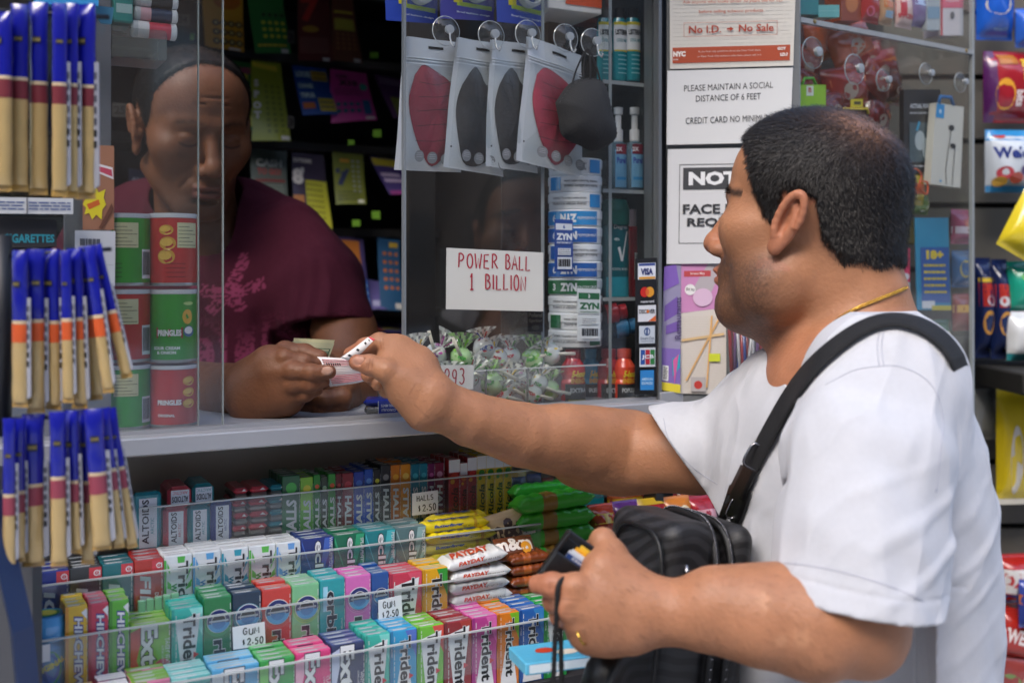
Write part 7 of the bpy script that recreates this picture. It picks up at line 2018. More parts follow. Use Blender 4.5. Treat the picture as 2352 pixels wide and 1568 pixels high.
def display_case():
 """clear shelving behind the pane with toiletries"""
 v0, v1 = .035, .15
 uL, uR = U(1385, .03), U(1506, .02)
 c = empty('display_case', 'clear plastic shelving behind the right end of the window', 'display case', wall(U(1250, v0), v0, ZC))
 uA = U(1246, v0); uB = U(1500, v0)
 mb = MB(WALLM); mb.box(uA, uB, v1, v1 + .004, ZC, 1.95, clear_mat('smoked_back', haze=.5, rough=.2, hazecol=(.13, .13, .125), tint=(.6, .6, .6))); child(mb.build('back_panel'), c, c.location)
 for x in (1246, 1401, 1502):
  u = U(x, v0); mb = MB(WALLM); mb.box(u - .002, u + .002, v0, v1, ZC, 1.95, RAILM); child(mb.build('divider'), c, c.location)
  mb = MB(WALLM); mb.box(u - .0022, u + .0022, v0 - .001, v0, ZC, 1.95, mat('8d9496', .2, spec=.8)); child(mb.build('divider_edge'), c, c.location)
 Z = {}
 for y in (190, 437, 683):
  z = uz(1450, y, v0)[1]; Z[y] = z
  mb = MB(WALLM); mb.box(U(1385, v0), uB - .002, v0 + .001, v1, z - .004, z, RAILM)
  mb.box(U(1385, v0), uB - .002, v0 - .0005, v0 + .0008, z - .0045, z + .0005, mat('8f9597', .2, spec=.8)); child(mb.build('shelf'), c, c.location)
 teal = mat('1c8c98', .12, coat=.7)
 blk = mat('24262a', .35)
 def lis(mb, rr, h):
  f = FR
  mb.rect(f, -rr * 1.3, h * .42, rr * 1.3, h * .80, WHT, .0003); mb.rect(f, -rr * 1.3, h * .76, rr * 1.3, h * .80, g_('d8c828'), .0005)
  mb.word(f, 'LISTERINE', rr * .05, h * .66, h * .075, mat('202428', .5), 0, .0006, bold=.05, w=rr * 2.1)
  mb.word(f, 'COOL MINT', rr * .05, h * .55, h * .045, g_('1c8c98'), 0, .0006, bold=.03, w=rr * 1.7)
  mb.rect(f, -rr * 1.2, h * .40, rr * 1.2, h * .42, g_('d8c828'), .0005)
  for k in range(5): mb.rect(f, -rr * .6, h * (.10 + k * .06), rr * .7, h * (.115 + k * .06), mat('7cc4cc', .4), .0005)
 for (x0, x1, lab) in ((1372, 1404, 'teal mouthwash bottle behind the bare mask’s loops, showing its back label'), (1407, 1438, 'teal mouthwash bottle between two others on the upper case shelf'), (1437, 1469, 'teal mouthwash bottle nearest the signs on the upper case shelf')):
  bottle('mouthwash_bottle', lab, 'mouthwash', x0, x1, 20, 188, v0 + .03, [(0, 0), (.9, 0), (1, .03), (1, .80), (.8, .86)], [('cap', [(.72, .86), (.75, .87), (.75, .995), (0, 1)], blk)], 'mouthwash bottles in the case', lis, .7, bm=teal)
 clr = clear_mat('gel_clear', haze=.25, rough=.1, hazecol=(.35, .55, .68), tint=(.8, .9, .95))
 def pur(mb, rr, h):
  f = FR
  mb.rect(f, -rr * .8, h * .02, rr * .8, h * .48, mat('6fa4c8', .3, coat=.4), .0003); mb.rect(f, -rr * .7, h * .42, rr * .7, h * .54, g_('7c2438'), .0006)
  mb.word(f, '2X', -rr * .35, h * .48, h * .05, WHT, 0, .0008, bold=.03); mb.word(f, 'Purell', 0, h * .345, h * .075, g_('2c3c98'), 0, .0006, bold=.04, w=rr * 1.2); mb.rect(f, -rr * .6, h * .11, rr * .6, h * .145, g_('2c8cc8'), .0006)
 pm = mat('d8dadc', .4)
 for (x0, x1, lab) in ((1402, 1438, 'clear hand gel bottle with white pump, the one nearer the mask'), (1439, 1476, 'clear hand gel bottle with white pump in the middle'), (1470, 1494, 'hand gel bottle with white cap half hidden behind the pumps')):
  bottle('hand_gel_bottle', lab, 'hand gel', x0, x1, 246, 435, v0 + (.03 if x0 < 1460 else .06), [(0, 0), (.9, 0), (1, .02), (1, .48), (.8, .56), (.5, .58)], [('pump', [(.52, .58), (.55, .59), (.55, .72), (.35, .73), (.35, .88), (.30, .90), (.52, .91), (.52, .99), (0, 1)], pm)], 'hand gel bottles in the case', pur if x0 < 1460 else None, .7, bm=clr)
 def deg(mb, rr, h):
  f = FR
  mb.word(f, 'Degree', rr * .15, h * .70, h * .055, mat('cfd8d8', .4), 0, .0006, bold=.02, w=rr * 1.1)
  mb.stroke(f, [(-rr * .05, h * .50), (rr * .2, h * .36)], h * .03, WHT, .0006); mb.stroke(f, [(rr * .2, h * .36), (rr * .7, h * .66)], h * .02, WHT, .0006)
  mb.word(f, '48h', -rr * .2, h * .58, h * .03, mat('cfd8d8', .4), 0, .0006); mb.word(f, 'COOL RUSH', rr * .1, h * .28, h * .025, WHT, 0, .0006); mb.rect(f, -rr, 0, rr, h * .2, g_('2c98a8'), .0004)
 bottle('deodorant', 'dark teal deodorant stick beside the round cans', 'deodorant', 1381, 1442, 455, 681, v0 + .035, [(0, 0), (.9, 0), (1, .04), (1, .72), (.96, .73)], [('cap', [(1.0, .73), (1.0, .88), (.8, .98), (0, 1)], mat('175f58', .3))], None, deg, .55, bm=mat('10606a', .3, coat=.3))
 bottle('body_spray', 'red body spray can behind the deodorant', 'spray can', 1442, 1471, 480, 681, v0 + .06, [(0, 0), (1, 0), (1, .78), (.8, .80)], [('cap', [(.8, .80), (.85, .81), (.85, .99), (0, 1)], mat('c8a8ac', .4))], None, lambda mb, rr, h: (barcode(mb, FR, -rr * .5, h * .2, rr * .1, h * .5, .0005)), .9, col='a01c28')
 for i, (x, y, c_, lab) in enumerate(((1390, 722, 'b01c28', 'small red energy bottle lying on the lowest case shelf'), (1412, 755, '2c6c98', 'small blue energy bottle lying below the red one'))):
  a = wq([(x, y)], v0 + .03)[0]; b = wq([(x + 48, y - 8)], v0 + .02)[0]; d = b - a; q = d.to_track_quat('Z', 'Y').to_matrix().to_4x4(); L_ = d.length
  r = empty('energy_bottle', lab, 'energy drink', a, 0, 'small energy drink bottles')
  mb = MB(q); mb.lathe([(0, 0), (.013, 0), (.014, .003), (.014, L_ * .55), (.009, L_ * .68)], mat(c_, .25, coat=.4), 18); mb.build('bottle', r)
  mb = MB(q); mb.lathe([(.0095, L_ * .68), (.0105, L_ * .70), (.0105, L_ * .98), (0, L_)], mat(c_, .4), 18); mb.build('cap', r)
 def en(t2):
  def f_(mb, rr, h):
   f = FR
   mb.rect(f, -rr * 1.2, 0, rr * 1.2, h * .38, mat('141416', .4, coat=.3), .0004)
   mb.word(f, '5-hour', rr * .05, h * .56, h * .12, g_('d8c020'), 0, .0006, bold=.05, w=rr * 1.3, shear=.2); mb.word(f, 'ENERGY', 0, h * .44, h * .09, g_('d89c20'), 0, .0006, bold=.05, w=rr * 1.4)
   mb.word(f, t2, 0, h * .27, h * .08, mat('b8bcc0', .4), 0, .0006, bold=.04, w=rr * 1.5); mb.rect(f, -rr * .9, h * .06, rr * .9, h * .10, g_('a8a020'), .0006)
  return f_
 for (x0, x1, v, c_, cc, t2, lab) in ((1291, 1341, .05, 'c0202c', '7c1420', 'EXTRA', 'red energy shot bottle beside the lollipop sticks'), (1338, 1376, .075, '2c9cc4', '2c9cc4', 'REG', 'light blue energy shot bottle between two red ones'), (1374, 1422, .06, 'b82430', 'a82c34', 'EXTRA', 'red energy shot bottle in the middle of the row'), (1411, 1456, .045, 'd8482c', 'c04838', 'POPULAR', 'orange-red energy shot bottle nearest the logo strip')):
  bottle('energy_bottle', lab, 'energy drink', x0, x1, 800, 928, v, [(0, 0), (.92, 0), (1, .03), (1, .40), (.88, .46), (1, .56), (.98, .68), (.62, .80), (.55, .83)], [('cap', [(.55, .83), (.62, .84), (.62, .99), (0, 1)], mat(cc, .4))], 'small energy drink bottles', en(t2), .95, col=c_)
def lollipops():
 """clear bin of wrapped lollipops on the counter"""
 v0, v1 = .020, .085
 uA, uB = U(1000, v0), U(1300, v0)
 zt = uz(1150, 848, v0)[1]
 b = empty('lollipop_bin', 'clear divided bin of lollipops standing on the counter', 'bin', wall(uA, v0, ZC))
 mb = MB(WALLM)
 mb.box(uA, U(1392, v0), v0, v0 + .003, ZC + .0005, zt, RAILM); mb.box(uA, uB + .03, v1, v1 + .003, ZC + .0005, zt, RAILM); child(mb.build('panel'), b, b.location)
 mb = MB(WALLM); mb.box(uA, U(1392, v0), v0 - .0003, v0 + .0033, zt - .0012, zt + .0004, EDGE2)
 for x in (1117, 1213): mb.box(U(x, v0) - .0008, U(x, v0) + .0008, v0 - .0004, v0 + .0034, ZC + .001, zt, mat('5c6264', .2, spec=.8))
 child(mb.build('panel_edge'), b, b.location)
 film = clear_mat('wrapper_film', haze=.35, rough=.15, hazecol=(.72, .74, .72))
 pal = [('3f9c3c', 'd8b82c'), ('8c2c7c', 'c85cb0'), ('b82c38', '3f9c3c'), ('3f9c3c', '8cc848'), ('2c4c9c', 'b82c38'), ('b82c38', 'd8b82c')]
 spots = [(962, 825, 955, 772, 'in the left corner with its twist sticking up', 0, (1010, 800)), (1000, 815, 1020, 790, 'with magenta stripes behind the customer’s wrist', 1, (985, 760)), (1060, 822, 1062, 800, 'with green stripes left of the tall white twist', 3, (1040, 775)),
   (1112, 800, 1108, 772, 'with a tall white twist near the middle of the bin', 4, (1062, 850)), (1142, 822, 1128, 795, 'with yellow dots and red marks in the middle', 5, (1085, 845)), (1172, 818, 1172, 790, 'with a red name panel beside the green one', 2, (1140, 880)),
   (1222, 826, 1225, 795, 'green, right of the red one on top', 3, (1290, 800)), (1262, 812, 1256, 802, 'with a wide loose twist at the right top', 0, (1320, 812)), (1075, 868, 1085, 850, 'behind the small digits sign', 2, (1040, 880)),
   (1130, 880, 1128, 862, 'green and yellow, against the front of the bin', 3, (1092, 858)), (1165, 885, 1170, 865, 'lying low left of the second divider', 5, (1200, 905)), (1200, 878, 1205, 855, 'grey and white at the second divider', 1, (1150, 850)),
   (1235, 882, 1240, 862, 'green, low on the right of the divider', 0, (1290, 905)), (1222, 905, 1215, 890, 'striped red at the bottom by the divider', 2, (1265, 915)), (1262, 895, 1262, 875, 'yellow-green at the bottom right', 3, (1300, 902)),
   (1150, 912, 1150, 900, 'red and white at the bottom middle', 2, (1190, 918)), (1030, 872, 1030, 860, 'green dotted, behind the forearm', 0, (1000, 880))]
 rg = random.Random(5)
 for i, (x, y, tx, ty, where, pi, stick) in enumerate(spots):
  v = v0 + .022 + rg.uniform(-.004, .022)
  if y > 850: v = v0 + .018 + rg.uniform(0, .01)
  c = wq([(x, y)], v)[0]
  c.z = max(c.z, ZC + .0135)
  colr, col2 = pal[pi]
  r = empty('lollipop', f'wrapped lollipop {where}', 'lollipop', c, 0, 'wrapped lollipops in the bin')
  rad = .0142 + rg.uniform(-.001, .001)
  mb = MB(); n1, n2 = 16, 12; vs = []; fs = []
  for a in range(n2 + 1):
   for k in range(n1):
    t, p = PI * a / n2, 2 * PI * k / n1
    w_ = rad * (1 + .05 * math.sin(5 * p + 3 * t + i))
    vs.append((w_ * math.sin(t) * math.cos(p), w_ * math.sin(t) * math.sin(p), w_ * math.cos(t)))
  for a in range(n2):
   fs += [(a * n1 + k, a * n1 + (k + 1) % n1, (a + 1) * n1 + (k + 1) % n1, (a + 1) * n1 + k) for k in range(n1)]
  base = mat('d4d8d2' if pi not in (3,) else 'a8cc90', .18, coat=.6)
  stripes = [mat(colr, .25, coat=.5), mat(col2, .25, coat=.5)]
  mb.add(vs, fs, base, True)
  rg2 = random.Random(i)
  for s_ in range(17):
   p0 = rg2.uniform(0, 2 * PI); t0 = rg2.uniform(.4, 2.6); e = .20 if s_ % 3 else .42; mm = stripes[s_ % 2]
   q = []
   for k in range(7):
    a = 2 * PI * k / 7
    t, p = t0 + e * .6 * math.cos(a), p0 + e * math.sin(a) / max(.4, math.sin(t0)); w_ = rad * (1 + .05 * math.sin(5 * p + 3 * t + i)) + .0004
    q.append((w_ * math.sin(t) * math.cos(p), w_ * math.sin(t) * math.sin(p), w_ * math.cos(t)))
   mb.poly(q, mm)
  dv = (CAM - c).normalized(); rt = Vector((0, 0, 1)).cross(dv).normalized(); up = dv.cross(rt)
  mb.word((dv * (rad * 1.06), rt, up), 'POP', rg2.uniform(-.002, .002), 0, .0045, stripes[0], rg2.uniform(-40, 40), .0002, bold=.06)
  mb.build('candy', r)
  tw = wq([(tx, ty)], v - .004)[0] - c; tw = tw.normalized() if tw.length > .001 else Vector((0, 0, 1))
  a = tw.cross(dv).normalized(); mb = MB(); ns = 11; vs = []
  Ln = .020 + rg.uniform(0, .008)
  for j in range(6):
   s_ = j / 5; wdt = .004 + .016 * s_ ** 1.2
   for k in range(ns):
    f_ = k / (ns - 1) * 2 - 1
    vs.append(tw * (rad * .9 + Ln * .8 * s_ * (1 - .15 * f_ * f_)) + a * f_ * wdt + dv * .003 * math.sin(k * 2.2 + i) * (.4 + s_))
  fs = [(j * ns + k, j * ns + k + 1, (j + 1) * ns + k + 1, (j + 1) * ns + k) for j in range(5) for k in range(ns - 1)]
  for j, f4 in enumerate(fs):
   mb.add([vs[q_] for q_ in f4], [(0, 1, 2, 3)], stripes[j % 2] if (j % (ns - 1)) in (2, 7) and (j // (ns - 1)) in (0, 1, 2) else (base if j % 3 else film), True)
  mb.build('wrapper', r)
  e_ = wq([stick], v - .004)[0] - c
  e_ = e_.normalized() * min(max(e_.length, .03), .052)
  if (c + e_).z < ZC + .003: e_.z = ZC + .003 - c.z
  mb = MB(); mb.tube([e_ * .1 + dv * rad * .85, e_ + dv * rad * .6], .0022, mat('d6d0c0', .6), n=8); mb.build('stick', r)
def chip_cans():
 R0 = (U(452, .06) - U(342, .06)) / 2
 rows = (((490, 656), 'top'), ((662, 829), 'middle'), ((834, 992), 'bottom'))
 for col_i, (xc, v) in enumerate(((397, .055), (290, .060))):
  uc = U(xc, v)
  for ri, ((y0, y1), nm) in enumerate(rows):
   red = (ri + col_i) % 2 == 0
   z1, z0 = uz(xc, y0, v)[1], uz(xc, y1, v)[1]
   if ri == 2: z0 = ZC + .0005
   h = z1 - z0; rr = R0
   o = empty('chip_can', f'{"red" if red else "green"} chip can at the {nm} of the stack {"nearer the window opening" if col_i == 0 else "nearer the hanging snack sticks"}', 'chip can', wall(uc, v, z0), TH - .10, 'chip cans stacked behind the left pane')
   c1 = 'b42a24' if red else '2f8f2c'
   body = mat(c1, .3, coat=.4)
   mb = MB(); mb.lathe([(0, 0), (rr, 0), (rr, h * .93)], body, 36)
   mb.lathe([(rr + .0003, 0), (rr + .0006, .002), (rr + .0003, .0035)], mat('a8a8a8', .3, metal=.8), 36)
   mb.fn = lambda p: Vector(((rr * 1.002 - p.y) * math.sin(p.x / rr), -(rr * 1.002 - p.y) * math.cos(p.x / rr), p.z))
   f = FR
   back = (ri == 0) or (col_i == 1)
   cream = mat('c9c49a', .5)
   def chips(x, s=1.0):
    for (dx, dz, rx_, ry_) in ((0, .76, .30, .07), (.06, .58, .34, .09), (0, .40, .36, .10)):
     mb.disc(f, x + dx * rr * s, h * dz, rr * rx_, g_('c8942c'), .0004, 16, ry=h * ry_); mb.disc(f, x + dx * rr * s - rr * .05, h * (dz + .015), rr * rx_ * .75, g_('dcb048'), .0006, 14, ry=h * ry_ * .62)
   if back:
    s = .55 if col_i == 0 else -.1
    mb.rect(f, rr * (s - .45), h * .52, rr * (s + .55), h * .86, cream, .0003)
    for k in range(6): mb.rect(f, rr * (s - .40), h * (.55 + k * .05), rr * (s + .50 - .2 * (k % 3)), h * (.558 + k * .05), mat('4a4a3c', .5), .0005)
    if col_i == 0: chips(-rr * .35)
    barcode(mb, f, rr * .62 if col_i else rr * .15, h * .10, rr * 1.15 if col_i else rr * .15 + .00001, h * .50, .0003)
    for k in range(4): mb.rect(f, rr * (s - .9), h * (.12 + k * .06), rr * (s - .1), h * (.128 + k * .06), mat('26301c' if not red else '5c1410', .5), .0004)
   else:
    mb.dpoly(f, [(-rr * .78, h * .48), (-rr * .22, h * .455), (rr * .33, h * .48), (rr * .33, h * .33), (-rr * .22, h * .355), (-rr * .78, h * .33)], g_('9c2430'), .0003)
    mb.word(f, 'PRINGLES', -rr * .22, h * .405, h * .085, mat('dfe0e2', .4), 0, .0006, bold=.05, w=rr * .98)
    mb.word(f, 'ORIGINAL' if red else 'SOUR CREAM', -rr * .35, h * .20, h * .045, WHT, 0, .0005, bold=.03)
    if not red: mb.word(f, '& ONION', -rr * .35, h * .14, h * .045, WHT, 0, .0005, bold=.03)
    if red:
     for (dz) in (.74, .56, .38): mb.disc(f, rr * .62, h * dz, rr * .30, g_('d09a30'), .0004, 16, ry=h * .075); mb.disc(f, rr * .56, h * (dz + .012), rr * .20, g_('e0b450'), .0006, 14, ry=h * .045)
    else:
     mb.disc(f, rr * .55, h * .62, rr * .24, g_('d8a83c'), .0004, 16, ry=h * .10); mb.disc(f, rr * .62, h * .42, rr * .26, g_('3c6c98'), .0004, 16, ry=h * .075); mb.disc(f, rr * .60, h * .435, rr * .20, WHT, .0006, 14, ry=h * .05); mb.disc(f, rr * .60, h * .80, rr * .25, g_('a8c878'), .0004, 14, ry=h * .025)
   mb.fn = None; mb.build('body', o)
   mb = MB(); mb.lathe([(rr * 1.002, h * .925), (rr * 1.02, h * .93), (rr * 1.02, h * .985), (rr * .96, h * .99), (0, h * .985)], mat('c4c6cc', .25, coat=.5), 36); mb.build('lid', o)
def lottery_wall():
 """scratch tickets hanging in the dark behind the clerk"""
 v = .74
 G = 'scratch tickets hanging behind the clerk'
 D = [((464, -30, 560, -30, 559, 125, 470, 112), 'c8952a', [('e', .6, .80, .35, .14, 'b86a20'), ('g', 4, 3, .2, .04, .98, .50, .095, '1c2430'), ('g', 4, 3, .2, .04, .98, .50, .05, 'c8b468'), ('r', .6, .0, .9, .03, 'dcdcd8')], 'orange and yellow scratch ticket with rows of dollar coins, top row'),
  ((565, -30, 650, -30, 667, 128, 585, 126), '2c7434', [('g', 4, 1, .3, .52, .98, .66, .06, '1c2c14'), ('g', 4, 3, .25, .20, .98, .52, .06, 'c8c83c'), ('l', 1, .1, .09, .9, .14, .7, 'c8b438'), ('r', .72, .0, .92, .06, 'c8c8c4')], 'green scratch ticket with yellow dollar signs beside the orange one'),
  ((684, -20, 760, -20, 762, 147, 683, 143), '5c1f1e', [T('7', .38, .75, .36, 'b03028', .04), ('e', .38, .46, .25, .05, 'a8842c'), ('l', 6, .05, .10, .9, .34, .3, '9c7468'), ('r', .7, .0, .9, .05, 'c8c4c0')], 'dark red scratch ticket with a large seven, top row'),
  ((762, -20, 812, -20, 831, 150, 762, 143), '6a3c28', [('r', .1, .45, .9, .62, 'a8a03c'), ('r', .1, .7, .9, .73, 'c8b83c'), ('g', 4, 4, .1, .15, .9, .42, .07, '8c5c38'), ('r', .7, .0, .92, .05, 'c8c4c0')], 'brown scratch ticket with yellow bands at the right of the seven'),
  ((521, 136, 578, 140, 577, 302, 521, 300), '2f6a34', [T('CHANGE', .6, .88, .09, 'b03c6c', .04, 0, .8), T('PLIER', .6, .78, .09, 'd0c038', .04, 0, .7), ('r', .5, .05, 1, .5, 'b8b83c')], 'green scratch ticket with pink lettering beside the clerk’s head'),
  ((577, 137, 648, 141, 666, 328, 577, 326), '8a9420', [T('S', .16, .72, .09, 'd0c8bc', .06), T('P', .16, .58, .09, 'd0c8bc', .06), T('O', .16, .44, .09, 'd0c8bc', .06), T('T', .16, .32, .09, 'd0c8bc', .06), ('p', [(.05, .92), (.85, .88), (.85, .95), (.05, .98)], 'c8b838'), ('g', 3, 9, .35, .08, .92, .72, .05, '6c7418'), ('r', .75, .01, .97, .06, 'd8d8d4')], 'tall yellow-green scratch ticket spelling a word downwards'),
  ((671, 149, 752, 152, 774, 268, 694, 268), '1f4c98', [T('LOOSE', .27, .84, .12, 'c8dcd8', .05, 0, .42), T('CHANGE', .27, .60, .10, 'c8dcd8', .05, 0, .42), T('TRIPLER', .27, .40, .10, 'c8dcd8', .05, 0, .42), ('r', .50, .72, .96, .92, 'c8a83c'), ('g', 4, 2, .55, .73, .95, .91, .04, '2c3448'), ('r', .52, .06, .98, .34, 'c8b03c'), ('g', 4, 2, .56, .10, .95, .30, .04, '3c4458'), ('r', .06, .12, .40, .24, 'c86c2c')], 'blue scratch ticket with white lettering on three lines'),
  ((759, 157, 845, 163, 864, 280, 759, 286), 'c03c8c', [T('CASH', .30, .88, .07, '2c1c28', .04), T('X10', .45, .76, .12, '2c1c28', .06, 0, .5), ('l', 3, .1, .50, .8, .66, .4, '6c2450'), ('g', 4, 2, .10, .14, .70, .40, .06, '1c5c74'), ('r', .74, .12, .92, .42, '2c5c8c'), ('d', .84, .70, .10, '3c9c8c'), ('r', .75, .02, .95, .07, 'd0c8cc')], 'bright pink scratch ticket beside the blue one'),
  ((860, 170, 925, 176, 935, 275, 902, 275), '5c3060', [('r', .3, .0, 1, .5, '8c8c3c'), ('l', 2, .1, .8, .9, .95, .4, '9c8ca0')], 'dim purple and yellow scratch ticket near the pane edge, second row'),
  ((577, 339, 662, 342, 658, 455, 575, 455), '55605a', [T('CASH', .5, .72, .16, 'c8ccc4', .04, 0, .72), T('TO GO!', .5, .53, .14, 'a8403c', .04, 0, .66), ('r', .1, .30, .95, .36, '7c3430'), ('l', 3, .1, .05, .9, .25, .4, '7c847c')], 'grey-green scratch ticket beside the clerk’s cheek'),
  ((671, 349, 747, 353, 762, 530, 674, 520), '2c1f3c', [T('EXTREME', .32, .90, .055, 'c8c0b8', .04, 0, .55), T('8', .16, .68, .22, 'd0ccc8', .06), T('s', .30, .77, .07, 'd0ccc8', .04), ('r', .36, .0, .99, .64, 'b0b030'), ('g', 5, 8, .38, .02, .85, .62, .035, '6c6c20'), ('r', .0, .18, .30, .42, 'b0702c')], 'purple and yellow scratch ticket with a large eight'),
  ((764, 348, 838, 350, 839, 473, 770, 472), '6c7424', [T('7', .30, .52, .34, '24305c', .06), ('r', .22, .82, .52, .88, 'c88c2c'), ('g', 2, 7, .55, .20, .90, .90, .05, '8c9090'), ('l', 3, .08, .06, .8, .26, .4, '3c401c'), ('r', .72, .02, .92, .08, 'd8d8d0')], 'olive scratch ticket with a navy seven, third row'),
  ((849, 358, 930, 362, 977, 455, 893, 450), '3c2c6c', [('r', .02, .78, .98, .97, 'b8a82c'), ('g', 5, 2, .08, .30, .60, .62, .07, 'b8a8c4'), ('g', 4, 2, .62, .20, .98, .55, .06, '9c7cac'), ('r', .05, .0, .95, .1, '8c2c7c')], 'tilted blue-purple scratch ticket with a yellow heading'),
  ((762, 541, 838, 545, 850, 713, 800, 712), '3c3468', [('r', .05, .50, .85, .96, 'b8702c'), ('g', 8, 4, .3, .06, .95, .36, .04, '8cb4cc'), ('d', .18, .35, .12, 'c0783c'), ('r', .35, .02, .98, .42, '24509c'), ('g', 5, 3, .40, .08, .95, .38, .05, '90b4d8')], 'orange over blue scratch ticket at the clerk’s sleeve'),
  ((868, 545, 922, 548, 923, 716, 872, 714), '1c4c74', [('g', 3, 5, .15, .25, .95, .85, .09, 'b0642c'), ('r', .5, .88, .9, .95, 'b09430'), ('r', .65, .02, .95, .1, 'c0c0bc')], 'blue scratch ticket with orange spots beside the pane edge'),
  ((845, 640, 885, 642, 905, 716, 850, 714), '5c5490', [('r', .1, .1, .9, .3, '9c9cc0')], 'small lilac scratch ticket between the two spotted ones'),
  ((790, 735, 855, 737, 885, 765, 800, 768), 'a8781c', [('p', [(.2, 0), (.9, 0), (.7, .9), (.4, .9)], '9c2820')], 'yellow and red scratch ticket lying flat in a low slot'),
  ((860, 735, 930, 737, 932, 772, 868, 770), '2c2454', [('r', .2, .3, .8, .5, '7c7c2c')], 'dark violet scratch ticket in a low slot by the pane edge'),
  ((296, 385, 350, 385, 345, 455, 296, 455), '1c2440', [T('$1,00', .5, .62, .16, '9ca0a8', .04, 0, .7), ('l', 1, .3, .45, .8, .5, .6, '60646c'), ('g', 2, 1, .3, .1, .8, .25, .05, '70747c')], 'navy scratch ticket showing a prize figure behind the clerk’s ear')]
 for q, c_, ops, lab in D:
  P4 = wq([q[0:2], q[2:4], q[4:6], q[6:8]], [v + .03, v + .03, v - .01, v - .01])
  card('scratch_ticket', lab, 'scratch ticket', P4, c_, ops, G, curl=.006, rough=.5, coat=.2)
 for i, y in enumerate((-35, 132, 336, 536, 728)):
  mb = MB(WALLM); z = uz(700, y, v)[1]
  mb.box(-1.7, U(1246, .6), v + .035, v + .05, z - .004, z + .012, mat('232323', .35, coat=.3), .001)
  mb.box(-1.7, U(1246, .6), v + .05, v + .21, z - .004, z - .001, mat('151515', .6))
  nm = ('top', 'second', 'third', 'fourth', 'lowest')[i]
  tag(mb.build('ticket_rack'), f'black rack rail behind the clerk, {nm} of the five' if i not in (0, 4) else f'black rack rail behind the clerk, {nm} one', 'rack', 'rack rails behind the clerk')
 for (x0, y0, x1, y1, t_) in ((403, 32, 436, 58, '24'), (258, 236, 292, 268, '25'), (660, 70, 676, 100, '3'), (660, 265, 675, 295, '3')):
  P4 = wq([(x0, y0), (x1, y0 + 2), (x1, y1 + 2), (x0, y1)], .60 if x0 < 500 else .70)
  card('slot_number', f'grey slot number tag reading {t_}' + (' near the markers' if t_ == '24' else ' near the grey post' if t_ == '25' else ' in the top ticket row' if y0 < 100 else ' in the second ticket row'), 'number tag', P4, '3c3a36', [T(t_, .5, .5, .62, '151412', .04)])
 for (x0, y0, x1, y1, lab) in ((850, 120, 869, 134, 'in the top row near the pane edge'), (857, 298, 876, 315, 'under the second row near the pane edge'), (800, 322, 814, 333, 'under the pink ticket'), (854, 485, 873, 503, 'below the tilted purple ticket'), (809, 505, 827, 520, 'below the olive ticket'), (1050, 690, 1062, 700, 'behind the handwritten billion sign'), (437, 78, 446, 92, 'beside the upper slot number')):
  P4 = wq([(x0, y0), (x1, y0), (x1, y1), (x0, y1)], .70 if x0 < 1000 else .60)
  card('green_sticker', f'small green sticker {lab}', 'sticker', P4, '6ea02c', [], 'small green stickers on the ticket racks')
 mb = MB(WALLM)
 mb.box(U(940, .5), U(1000, .5), .50, .52, .3, 2.0, mat('1a1a1b', .5, var=.2)); tag(mb.build('inner_partition'), 'dark partition inside, seen through the pane behind the lollipops', 'partition')
